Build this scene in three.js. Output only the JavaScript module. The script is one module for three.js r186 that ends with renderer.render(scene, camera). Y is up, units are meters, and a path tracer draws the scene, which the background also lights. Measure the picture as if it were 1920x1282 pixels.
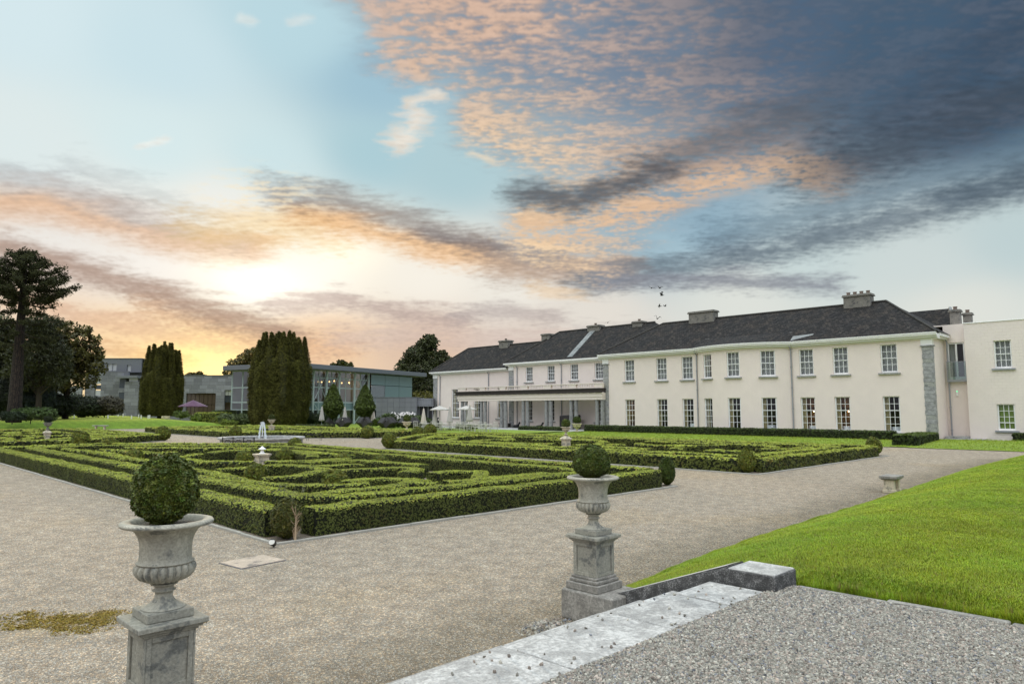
import * as THREE from 'three';
import * as BGU from 'three/addons/utils/BufferGeometryUtils.js';
import { RoundedBoxGeometry } from 'three/addons/geometries/RoundedBoxGeometry.js';

// ---------------------------------------------------------------- camera
const RT = Math.SQRT1_2, PI = Math.PI, D2R = PI / 180;
const scene = new THREE.Scene();
const EYE = 2.3, PITCH = 5.58 * D2R;
const camera = new THREE.PerspectiveCamera(52.49, 1024 / 683, 0.1, 6000);
camera.position.set(0, EYE, 0);
camera.lookAt(RT * Math.cos(PITCH), EYE + Math.sin(PITCH), -RT * Math.cos(PITCH));
const renderer = new THREE.WebGLRenderer({ antialias: true });
renderer.setSize(1024, 683);
renderer.toneMapping = THREE.LinearToneMapping;
renderer.toneMappingExposure = 1.0;
renderer.shadowMap.enabled = true;

// ---------------------------------------------------------------- noise
function rng(seed) { let a = seed >>> 0; return () => { a = (a + 0x6d2b79f5) | 0; let t = Math.imul(a ^ (a >>> 15), 1 | a); t = (t + Math.imul(t ^ (t >>> 7), 61 | t)) ^ t; return ((t ^ (t >>> 14)) >>> 0) / 4294967296; }; }
const PERM = new Uint8Array(512), GX = new Float32Array(256), GY = new Float32Array(256);
{ const r = rng(77); const p = [...Array(256).keys()]; for (let i = 255; i > 0; i--) { const j = (r() * (i + 1)) | 0; [p[i], p[j]] = [p[j], p[i]]; }
  for (let i = 0; i < 512; i++) PERM[i] = p[i & 255]; for (let i = 0; i < 256; i++) { const a = r() * 2 * PI; GX[i] = Math.cos(a); GY[i] = Math.sin(a); } }
const mod = (a, n) => ((a % n) + n) % n;
function gn(x, y, per = 256) {           // gradient noise, about -1..1, repeating every per cells
  const ix = Math.floor(x), iy = Math.floor(y), fx = x - ix, fy = y - iy;
  const x0 = mod(ix, per), x1 = mod(ix + 1, per), y0 = mod(iy, per), y1 = mod(iy + 1, per);
  const u = fx * fx * fx * (fx * (fx * 6 - 15) + 10), v = fy * fy * fy * (fy * (fy * 6 - 15) + 10);
  const a = PERM[PERM[x0 & 255] + (y0 & 255)], b = PERM[PERM[x1 & 255] + (y0 & 255)], c = PERM[PERM[x0 & 255] + (y1 & 255)], d = PERM[PERM[x1 & 255] + (y1 & 255)];
  const n0 = GX[a] * fx + GY[a] * fy, n1 = GX[b] * (fx - 1) + GY[b] * fy, n2 = GX[c] * fx + GY[c] * (fy - 1), n3 = GX[d] * (fx - 1) + GY[d] * (fy - 1);
  return 1.5 * (n0 + (n1 - n0) * u + (n2 - n0) * v + (n0 - n1 - n2 + n3) * u * v);
}
function worley(x, y) { const cx = Math.floor(x), cy = Math.floor(y); let d = 9; for (let j = -1; j < 2; j++) for (let i = -1; i < 2; i++) { const h = PERM[PERM[(cx + i) & 255] + ((cy + j) & 255)], a = cx + i + 0.5 + 0.42 * GX[h] - x, b = cy + j + 0.5 + 0.42 * GY[h] - y; d = Math.min(d, a * a + b * b); } return Math.sqrt(d); }
function fbm(x, y, oct = 4, per = 256, g = 0.5) { let s = 0, a = 1, t = 0, f = 1; for (let i = 0; i < oct; i++) { s += a * gn(x * f + i * 17, y * f + i * 31, per * f); t += a; a *= g; f *= 2; } return s / t; }
const sat = (x) => (x < 0 ? 0 : x > 1 ? 1 : x), sst = (a, b, x) => { const t = sat((x - a) / (b - a)); return t * t * (3 - 2 * t); }, lerp = (a, b, t) => a + (b - a) * t;
const lin = (c) => { c /= 255; return c <= 0.04045 ? c / 12.92 : Math.pow((c + 0.055) / 1.055, 2.4); };
const L3 = (r, g, b) => [lin(r), lin(g), lin(b)];

// ---------------------------------------------------------------- sky: evening air and clouds over the whole hemisphere
const AIR = [[-37.3, 25.6, 213, 232, 237], [-28, 25.3, 203, 226, 233], [-17.9, 28.5, 186, 216, 225], [-27.7, 18.9, 215, 234, 236], [-36.5, 17.2, 222, 234, 234], [-11.8, 25.8, 160, 194, 210], [-11.7, 20.3, 172, 205, 214], [-5, 19.4, 176, 205, 212], [-20, 19.1, 205, 228, 232],
  [1.9, 30, 120, 142, 164], [11, 28.5, 104, 127, 152], [21.6, 27.2, 86, 110, 138], [30.9, 26, 68, 96, 122], [37.3, 25, 52, 80, 108], [36.9, 20.2, 58, 88, 115], [15, 15.1, 150, 180, 197], [10.7, 13.7, 165, 195, 208], [22.9, 11.3, 200, 215, 215], [31.7, 10.1, 205, 216, 215], [36.4, 10.9, 190, 208, 210],
  [18.9, 8.7, 222, 225, 218], [33.1, 7.3, 224, 226, 218], [6.2, 7.8, 228, 222, 212], [0, 10, 240, 236, 226], [-7.1, 10.8, 248, 242, 230], [-15.7, 10.9, 255, 250, 238], [-20.5, 10.2, 255, 254, 245], [-29.1, 12.2, 242, 238, 230], [-34, 12, 235, 232, 226],
  [-33.5, 10.4, 244, 238, 231], [-28, 10.8, 250, 244, 236], [-39, 9.5, 236, 228, 222], [-35, 7.2, 240, 214, 186], [-30.4, 4.9, 252, 218, 172], [-25.9, 3.1, 255, 222, 150], [-22.6, 3.2, 255, 226, 160], [-15.5, 5.4, 242, 206, 168], [-7, 5.1, 222, 192, 168], [-21.8, 12.6, 255, 244, 215], [-14.1, 12.7, 255, 246, 225], [1.8, 6.1, 222, 208, 196], [-23.1, 15.6, 240, 240, 234], [20, 3, 226, 222, 212],
  // beyond the frame: the bright pale evening sky goes on, dimmest over the cloud bank to the right
  // opposite the sunset the unseen low sky is set dim grey-violet, brightness added above it
  [-65, 6, 236, 224, 214], [-65, 30, 225, 238, 240], [-105, 10, 182, 184, 196], [-115, 18, 182, 190, 202], [-115, 45, 238, 246, 250], [-150, 12, 176, 178, 192], [180, 14, 172, 176, 190], [180, 42, 242, 247, 252], [145, 12, 170, 175, 190], [115, 14, 170, 176, 190], [115, 42, 205, 218, 232], [85, 12, 165, 174, 188], [65, 9, 190, 200, 208], [70, 32, 110, 136, 164], [-30, 55, 190, 224, 235], [30, 58, 180, 190, 205], [0, 85, 232, 232, 230]]
  .map(([az, el, r, g, b]) => { const c = Math.cos(el * D2R); return [c * Math.sin(az * D2R), Math.sin(el * D2R), c * Math.cos(az * D2R), ...L3(r, g, b)]; });
const BEHIND = 4.0;                       // unseen sky overhead and behind, boosted to add fill light on ground and walls
const SHEET = [[-18.1, 32.6], [-14.5, 29.6], [-11.8, 27.3], [-8.7, 26], [-5, 24.6], [-5, 21.8], [-1.4, 20.3], [1.4, 19], [0, 16.9], [-1.8, 13.9], [1.8, 11.3], [7.5, 10.2], [10.2, 12.4], [12.8, 14.4], [16.3, 16.5], [22.3, 16.9], [25.3, 15], [30.3, 16.2], [38.6, 18.1], [46, 21.5], [60, 30], [60, 46], [-22, 46]];
function polySd(P, x, y) { let d = 1e9, inside = false; for (let i = 0, j = P.length - 1; i < P.length; j = i++) { const [ax, ay] = P[j], [bx, by] = P[i], ex = bx - ax, ey = by - ay, t = sat(((x - ax) * ex + (y - ay) * ey) / (ex * ex + ey * ey)), qx = x - ax - ex * t, qy = y - ay - ey * t; d = Math.min(d, qx * qx + qy * qy); if ((ay > y) !== (by > y) && x < ((bx - ax) * (y - ay)) / (by - ay) + ax) inside = !inside; } return (inside ? -1 : 1) * Math.sqrt(d); }
// strokes of cloud: [path of az, el], half width in degrees, opacity, colour, streakiness
const STROKES = [
  [[[-45, 13.3], [-38.8, 13.5], [-34.1, 14], [-29.8, 13.3], [-25.6, 12.6], [-21.4, 12.5]], 1.5, 0.85, L3(224, 182, 146), 0.5],
  [[[-45, 15], [-38.9, 15.2], [-34.2, 15.4], [-29.9, 14.2], [-26, 13.4], [-22.5, 13]], 1.0, 0.55, L3(176, 180, 184), 0.9],
  [[[-33, 17], [-29, 15.8], [-25, 14.6]], 0.8, 0.3, L3(170, 178, 182), 1.2],
  [[[-25.2, 13.6], [-19.9, 14.6], [-14.9, 13.6]], 1.3, 0.55, L3(245, 210, 150), 1.3],
  [[[-24, 12.9], [-18, 13.2]], 0.7, 0.5, L3(240, 200, 145), 1.2],
  [[[-17.5, 15.5], [-11.5, 14.5], [-5.4, 12.9], [1.8, 12], [9, 11.4]], 1.25, 0.82, L3(238, 186, 128), 0.8],
  [[[-18.8, 16.7], [-14.2, 16.7], [-8.9, 15.4], [-5.4, 14.3], [-0.4, 12.9], [3, 12.4]], 1.3, 0.75, L3(146, 136, 132), 0.9],
  [[[-7, 14.3], [-2, 13.1]], 0.7, 0.55, L3(112, 108, 114), 0.8],
  [[[-1, 11.3], [5, 11.2], [9, 11.2]], 1.3, 0.65, L3(185, 165, 150), 0.9],
  [[[-27.3, 7.4], [-22.5, 6.2], [-18.8, 5.3], [-13.9, 5.0]], 1.1, 0.75, L3(228, 184, 144), 0.9],
  [[[-36.4, 10.6], [-34.5, 10.2], [-30.7, 9.5], [-26.8, 8.4], [-22.7, 7], [-18, 5.9]], 1.15, 0.85, L3(172, 144, 128), 0.7],
  [[[-36, 7.6], [-32.8, 6.8], [-28.5, 5.9], [-22.6, 4.8], [-16, 4]], 0.8, 0.6, L3(220, 178, 148), 1.2],
  [[[-38, 5], [-31, 4.4], [-25, 3.6]], 0.5, 0.5, L3(210, 160, 120), 1.1],
  [[[-18.8, 8.2], [-14, 8.9], [-9.7, 7.9], [-4.4, 7.3]], 0.95, 0.8, L3(190, 170, 162), 0.7],
  [[[-13.9, 5.7], [-7.9, 6.1], [-2.7, 5.7], [3.5, 5.7]], 1.2, 0.6, L3(208, 188, 178), 0.8],
  [[[-4.2, 7.8], [0, 8.2], [3.4, 7.7]], 0.8, 0.7, L3(184, 172, 168), 0.7],
  [[[6, 6.6], [12, 6.4], [18, 6.8]], 0.6, 0.4, L3(190, 182, 178), 1],
  [[[39.3, 16.6], [32, 16.3], [25.3, 15], [18, 13.6]], 2.0, 0.72, L3(112, 136, 152), 1.0],
  [[[55, 15.5], [39.5, 15.2], [31.9, 14], [25.2, 12.9], [19, 12], [11.9, 11.4], [6.2, 10.5]], 1.25, 0.8, L3(104, 118, 130), 0.8],
  [[[55, 17], [40, 16], [34, 14.9]], 1.3, 0.6, L3(76, 92, 106), 0.6],
  [[[7.5, 10.6], [12, 10.5], [16.9, 10.2], [25.1, 9.4]], 0.85, 0.85, L3(136, 140, 150), 0.7],
  [[[1.8, 10], [6, 9.3]], 0.5, 0.5, L3(240, 205, 160), 0.8],
];
const DARKS = [[[[1.2, 17.6], [4.5, 16.9], [7, 17.6], [12, 19.2]], 1.35, 0.85, L3(86, 88, 94), 0.9], [[[11, 18.8], [15, 20.2], [19.4, 21.6], [24.1, 22]], 1.5, 0.5, L3(92, 94, 100), 1.0],
  [[[55, 23], [39.6, 21], [33.8, 19.6], [28.8, 18.6], [24, 17.8]], 1.9, 0.7, L3(68, 78, 90), 1.0], [[[27, 20], [34, 23], [44, 27]], 1.6, 0.4, L3(62, 76, 92), 0.9]];
const WISPS = [[[[-9.6, 21.3], [-8.2, 23.2]], 0.9, 0.9, L3(236, 226, 212), 1.4], [[[-8.9, 24.5], [-6.4, 25]], 0.45, 0.8, L3(240, 226, 208), 1.4], [[[-28.9, 18.9], [-27.2, 19.5]], 0.35, 0.55, L3(245, 240, 230), 1.3], [[[-22.2, 28.5], [-21.4, 28.4]], 0.3, 0.4, L3(240, 236, 226), 1.2], [[[-3.5, 20.8], [-1.5, 20.2]], 0.3, 0.6, L3(245, 222, 190), 1.4], [[[-18.6, 28.8], [-17.6, 29.3]], 0.3, 0.4, L3(235, 232, 225), 1.4]];
for (const S of [...STROKES, ...DARKS, ...WISPS]) { const xs = S[0].map((p) => p[0]), ys = S[0].map((p) => p[1]); S.push([Math.min(...xs) - S[1] * 2.4, Math.max(...xs) + S[1] * 2.4, Math.min(...ys) - S[1] * 2, Math.max(...ys) + S[1] * 2]); }
function lineD(P, x, y) { let best = 1e9; for (let i = 1; i < P.length; i++) { const ax = P[i - 1][0], ay = P[i - 1][1], ex = P[i][0] - ax, ey = P[i][1] - ay, t = sat(((x - ax) * ex + (y - ay) * ey) / (ex * ex + ey * ey)), qx = (x - ax - ex * t) * 0.62, qy = y - ay - ey * t; best = Math.min(best, qx * qx + qy * qy); } return Math.sqrt(best); }
const skyOut = [0, 0, 0];
function skyAt(az, el) {
  const ce = Math.cos(el * D2R), dy = Math.sin(el * D2R), R = ce * Math.sin(az * D2R), F = ce * Math.cos(az * D2R);
  let r = 0, g = 0, b = 0, ws = 0;
  for (const p of AIR) { const a = R - p[0], e = (dy - p[1]) * 1.6, c = F - p[2], d = a * a + e * e + c * c + 0.0025, w = 1 / (d * d); r += w * p[3]; g += w * p[4]; b += w * p[5]; ws += w; }
  r /= ws; g /= ws; b /= ws;
  const away = 1 + (BEHIND - 1) * Math.max(0.5 * sst(0.6, -0.3, F) * sst(14, 34, el), sst(36, 78, el));
  r *= away; g *= away; b *= away;
  if (el > 0.5) {
    const k = 1 / (dy + 0.05), pr = R * k, pf = F * k;
    const w1 = fbm(pr * 2.6 + 9, pf * 4.2, 3), w2 = fbm(pr * 2.6 + 40, pf * 4.2 + 7, 3);
    const fine = fbm(pr * 14 + 3, pf * 30 + 5, 4, 256, 0.6), rip = fbm(pr * 5, pf * 22 + 60, 4, 256, 0.6);
    const mix = (a, c, m = 1) => { r = lerp(r, c[0] * m, a); g = lerp(g, c[1] * m, a); b = lerp(b, c[2] * m, a); };
    const draw = (S) => {
      const bb = S[5], x = az + w1 * 1.6, y = el + w2 * 0.7;
      if (x < bb[0] || x > bb[1] || y < bb[2] || y > bb[3]) return;
      const d = lineD(S[0], x, y) / S[1], m = 1 - sst(0.0, 1.5, d + (rip * 0.5 * sst(17, 9, el) + fine * 0.85 + w2 * 0.5) * S[4]);
      if (m > 0) mix(m * S[2], S[3], 1 + 0.3 * fine + 0.14 * rip);
    };
    if (az > -75 && az < 75) for (const S of STROKES) draw(S);
    // the mackerel sheet
    const sd = polySd(SHEET, az + w1 * 2.2 + fine * 1.2, el + w2 * 1.4 + fine * 0.8), cover = sst(1.6, -2.2, sd) * sst(62, 44, az);
    if (cover > 0.001 && el < 60) {
      const hi = sst(46, 34, el), big = fbm(pr * 1.5 + 20, pf * 2.4 + 3, 3);
      const side = sst(6, 30, az + w1 * 4 + (el - 18) * 0.35), glow = sst(31, 13, el) * sst(20, -2, az);
      const lit = [lerp(lerp(lin(206), lin(248), glow), lin(92), side), lerp(lerp(lin(174), lin(216), glow), lin(98), side), lerp(lerp(lin(152), lin(172), glow), lin(110), side)];
      const base = [lerp(lin(140), lin(74), side), lerp(lin(148), lin(93), side), lerp(lin(160), lin(112), side)];
      mix(cover * hi * (0.5 + 0.35 * big), base);
      const det = fbm(pr * 30 + 11, pf * 60, 4, 256, 0.6), cell = 0.5 * (0.62 - worley(pr * 11.5 + w1 * 1.2 + 0.25 * det, pf * 23 + w2 * 1.2 + 0.3 * det)) + 0.34 * (0.6 - worley(pr * 24 + 7 + 0.3 * det, pf * 47)) + 0.5 * det + 0.42 * fbm(pr * 4.5 + 2, pf * 8, 3) + 0.25 * big;
      mix(cover * hi * sst(-0.16, 0.44, cell + (cover - 0.9) * 0.6 + 0.1 * glow) * lerp(0.88, 0.5, side) * (0.85 + 0.5 * big), lit, 0.9 + 0.2 * det + 0.24 * sst(0.0, 0.45, cell));
      for (const S of DARKS) draw(S);
      const rim = sst(2.0, 0.2, Math.abs(lineD([[1.5, 15], [6, 14.6], [11, 16.2], [16, 17.8], [22, 18.4], [26, 17]], az + w1 * 1.5, el + w2 * 0.8))) * sst(30, 18, az);
      mix(rim * 0.8 * sst(-0.16, 0.34, cell), L3(224, 188, 154), 1 + 0.25 * fine);
    }
    for (const S of WISPS) draw(S);
    const rp = sst(3.4, 0.6, Math.hypot((az + 20) * 0.5, el - 16.2)) * sst(-0.05, 0.25, rip + 0.5 * fine);   // golden ripples over the sunset
    mix(rp * 0.55, L3(255, 232, 190));
    // light from the low sun spreading through the haze
    const ds = Math.hypot((az + 20.2) * 0.62, (el - 9.9) * 1.35 + (az + 20) * 0.12), h1 = Math.exp(-ds * ds / 9) + 0.45 * Math.exp(-((az + 14) ** 2 * 0.35 + (el - 12.4) ** 2 * 1.6) / 3), d2 = Math.hypot((az + 23.6) * 0.5, el - 3), h2 = Math.exp(-d2 * d2 / 5);
    r += 0.3 * h1 + 0.6 * h2; g += 0.265 * h1 + 0.42 * h2; b += 0.21 * h1 + 0.14 * h2;
  }
  skyOut[0] = r; skyOut[1] = g; skyOut[2] = b; return skyOut;
}
{
  const W = 4096, H = 2048, data = new Float32Array(W * H * 4);
  const azOf = (x) => { let a = ((x + 0.5) / W - 0.5) * 360 + 45; if (a > 180) a -= 360; return a; };   // 45 degrees: the camera looks between +x and -z
  const put = (x, y, c) => { const o = (y * W + x) * 4; data[o] = c[0]; data[o + 1] = c[1]; data[o + 2] = c[2]; data[o + 3] = 1; };
  for (let y = 0; y < H / 2; y++) for (let x = 0; x < W; x++) put(x, y, [0.26, 0.24, 0.2]);
  const ST = 8, gw = W / ST, gh = H / 2 / ST + 1, grid = new Float32Array(gw * gh * 3);
  for (let j = 0; j < gh; j++) for (let i = 0; i < gw; i++) { const c = skyAt(azOf(i * ST), Math.min(90, Math.max(0.05, (j * ST / H) * 180))); grid.set(c, (j * gw + i) * 3); }
  const c = [0, 0, 0];
  for (let y = H / 2; y < H; y++) {
    const el = ((y + 0.5) / H - 0.5) * 180, fy = (y - H / 2) / ST, j = Math.min(gh - 2, Math.floor(fy)), ty = fy - j;
    for (let x = 0; x < W; x++) {
      const az = azOf(x);
      if (Math.abs(az) < 52 && el < 40) { put(x, y, skyAt(az, el)); continue; }
      const fx = x / ST, i = Math.floor(fx), i1 = (i + 1) % gw, tx = fx - i;
      for (let q = 0; q < 3; q++) c[q] = lerp(lerp(grid[(j * gw + i) * 3 + q], grid[(j * gw + i1) * 3 + q], tx), lerp(grid[((j + 1) * gw + i) * 3 + q], grid[((j + 1) * gw + i1) * 3 + q], tx), ty);
      put(x, y, c);
    }
  }
  const t = new THREE.DataTexture(data, W, H, THREE.RGBAFormat, THREE.FloatType);
  t.mapping = THREE.EquirectangularReflectionMapping; t.magFilter = THREE.LinearFilter; t.needsUpdate = true;
  scene.background = t; scene.environment = t;
}
scene.environmentIntensity = 1; scene.backgroundIntensity = 1;
const SUN_AZ = -23.6 * D2R, SUN_EL = 6.5 * D2R;
const sun = new THREE.DirectionalLight(new THREE.Color().setRGB(1, 0.72, 0.42), 1.8);
{ const F = Math.cos(SUN_AZ) * Math.cos(SUN_EL), R = Math.sin(SUN_AZ) * Math.cos(SUN_EL);
  sun.position.set((F + R) * RT * 300, Math.sin(SUN_EL) * 300, (R - F) * RT * 300); }
sun.castShadow = true; sun.shadow.radius = 10; sun.shadow.mapSize.set(2048, 2048);
Object.assign(sun.shadow.camera, { left: -120, right: 120, top: 120, bottom: -120, near: 1, far: 700 });
sun.name = 'sun'; scene.add(sun, sun.target);

// ---------------------------------------------------------------- builders
const V = (x, y, z) => new THREE.Vector3(x, y, z), col = (r, g, b) => new THREE.Color().setRGB(r, g, b);
const used = new Map(), bases = new WeakMap();
function numbered(n) { const k = used.get(n) ?? 0; used.set(n, k + 1); return k ? n + '_' + String(k).padStart(3, '0') : n; }
function tag(o, label, category, group, kind) { if (label) o.userData.label = label; if (category) o.userData.category = category; if (group) o.userData.group = group; if (kind) o.userData.kind = kind; return o; }
function thing(name, label, category, [x, y, z] = [0, 0, 0], group) { const o = new THREE.Group(); o.name = numbered(name); o.position.set(x, y, z); bases.set(o, V(x, y, z)); scene.add(o); return tag(o, label, category, group); }
const rootOf = (o) => { while (o.parent && o.parent !== scene) o = o.parent; return o; };
function uvBox(g) {
  const p = g.attributes.position, n = g.attributes.normal, uv = new Float32Array(p.count * 2);
  for (let i = 0; i < p.count; i += 3) {
    const nx = Math.abs(n.getX(i) + n.getX(i + 1) + n.getX(i + 2)), ny = Math.abs(n.getY(i) + n.getY(i + 1) + n.getY(i + 2)), nz = Math.abs(n.getZ(i) + n.getZ(i + 1) + n.getZ(i + 2));
    for (let k = i; k < i + 3; k++) { const x = p.getX(k), y = p.getY(k), z = p.getZ(k); if (ny >= nx && ny >= nz) { uv[k * 2] = x; uv[k * 2 + 1] = z; } else if (nx >= nz) { uv[k * 2] = z; uv[k * 2 + 1] = y; } else { uv[k * 2] = x; uv[k * 2 + 1] = y; } }
  }
  g.setAttribute('uv', new THREE.BufferAttribute(uv, 2)); return g;
}
function plain(g) { if (g.index) g = g.toNonIndexed(); for (const k of Object.keys(g.attributes)) if (k !== 'position' && k !== 'normal') g.deleteAttribute(k); if (!g.attributes.normal) g.computeVertexNormals(); return g; }
class B {
  constructor() { this.list = []; }
  add(g, m) { g = plain(g.clone()); if (m) g.applyMatrix4(m); this.list.push(g); return this; }
  box(x0, x1, y0, y1, z0, z1) { this.list.push(plain(new THREE.BoxGeometry(x1 - x0, y1 - y0, z1 - z0).translate((x0 + x1) / 2, (y0 + y1) / 2, (z0 + z1) / 2))); return this; }
  rbox(x0, x1, y0, y1, z0, z1, r = 0.015) { const g = new RoundedBoxGeometry(x1 - x0, y1 - y0, z1 - z0, 1, r); this.list.push(plain(g).translate((x0 + x1) / 2, (y0 + y1) / 2, (z0 + z1) / 2)); return this; }
  rod(a, b, r, seg = 6, r2 = r) { const d = b.clone().sub(a), l = d.length(), g = new THREE.CylinderGeometry(r2, r, l, seg); g.applyQuaternion(new THREE.Quaternion().setFromUnitVectors(V(0, 1, 0), d.normalize())); g.translate((a.x + b.x) / 2, (a.y + b.y) / 2, (a.z + b.z) / 2); return this.add(g); }
  lathe(pts, seg = 24, x = 0, y = 0, z = 0) { return this.add(new THREE.LatheGeometry(pts.map((p) => new THREE.Vector2(p[0], p[1])), seg).translate(x, y, z)); }
  tri(...ps) { const g = new THREE.BufferGeometry(); g.setAttribute('position', new THREE.BufferAttribute(new Float32Array(ps.flatMap((p) => [p.x, p.y, p.z])), 3)); g.computeVertexNormals(); this.list.push(g); return this; }
  quad(a, b, c, d) { return this.tri(a, b, c, a, c, d); }
  geo() { return uvBox(this.list.length === 1 ? this.list[0] : BGU.mergeGeometries(this.list)); }
}
function part(parent, name, g, m, label) {
  if (g instanceof B) g = g.geo();
  const b = bases.get(rootOf(parent)); if (b && b.lengthSq()) g.translate(-b.x, -b.y, -b.z);
  const o = new THREE.Mesh(g, m); o.name = name; o.castShadow = o.receiveShadow = true; parent.add(o); if (label) o.userData.label = label; return o;
}
function local(parent, name, g, m) { if (g instanceof B) g = g.geo(); const o = new THREE.Mesh(g, m); o.name = name; o.castShadow = o.receiveShadow = true; parent.add(o); return o; }   // geometry already in the thing's own axes
function struct(name, g, m, kind = 'structure') { if (g instanceof B) g = g.geo(); const o = new THREE.Mesh(g, m); o.name = numbered(name); o.userData.kind = kind; o.castShadow = o.receiveShadow = true; scene.add(o); return o; }
function copyOf(root, name, label, group) { const c = root.clone(); c.name = numbered(name); scene.add(c); if (label) c.userData.label = label; if (group) c.userData.group = group; return c; }
const cf = (F, R) => [(F + R) * RT, (R - F) * RT];       // forward / right of the camera's ground axes to world x, z

// ---------------------------------------------------------------- materials
function tex(n, f, srgb = true) {                          // f(u, v) gives r, g, b in 0..1
  const d = new Uint8Array(n * n * 4);
  for (let y = 0; y < n; y++) for (let x = 0; x < n; x++) { const c = f((x + 0.5) / n, (y + 0.5) / n), o = (y * n + x) * 4; d[o] = 255 * sat(c[0]); d[o + 1] = 255 * sat(c[1]); d[o + 2] = 255 * sat(c[2]); d[o + 3] = 255; }
  const t = new THREE.DataTexture(d, n, n); t.wrapS = t.wrapT = THREE.RepeatWrapping; t.magFilter = THREE.LinearFilter; t.minFilter = THREE.LinearMipmapLinearFilter; if (srgb) t.colorSpace = THREE.SRGBColorSpace; t.needsUpdate = true; return t;
}
const scaled = (t, s, s2 = s) => { const c = t.clone(); c.repeat.set(s, s2); c.needsUpdate = true; return c; };
const g1 = (f) => (u, v) => { const x = f(u, v); return [x, x, x]; };
const std = (r, g, b, rough = 0.8, o = {}) => new THREE.MeshStandardMaterial({ color: col(r, g, b), roughness: rough, ...o });
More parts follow.
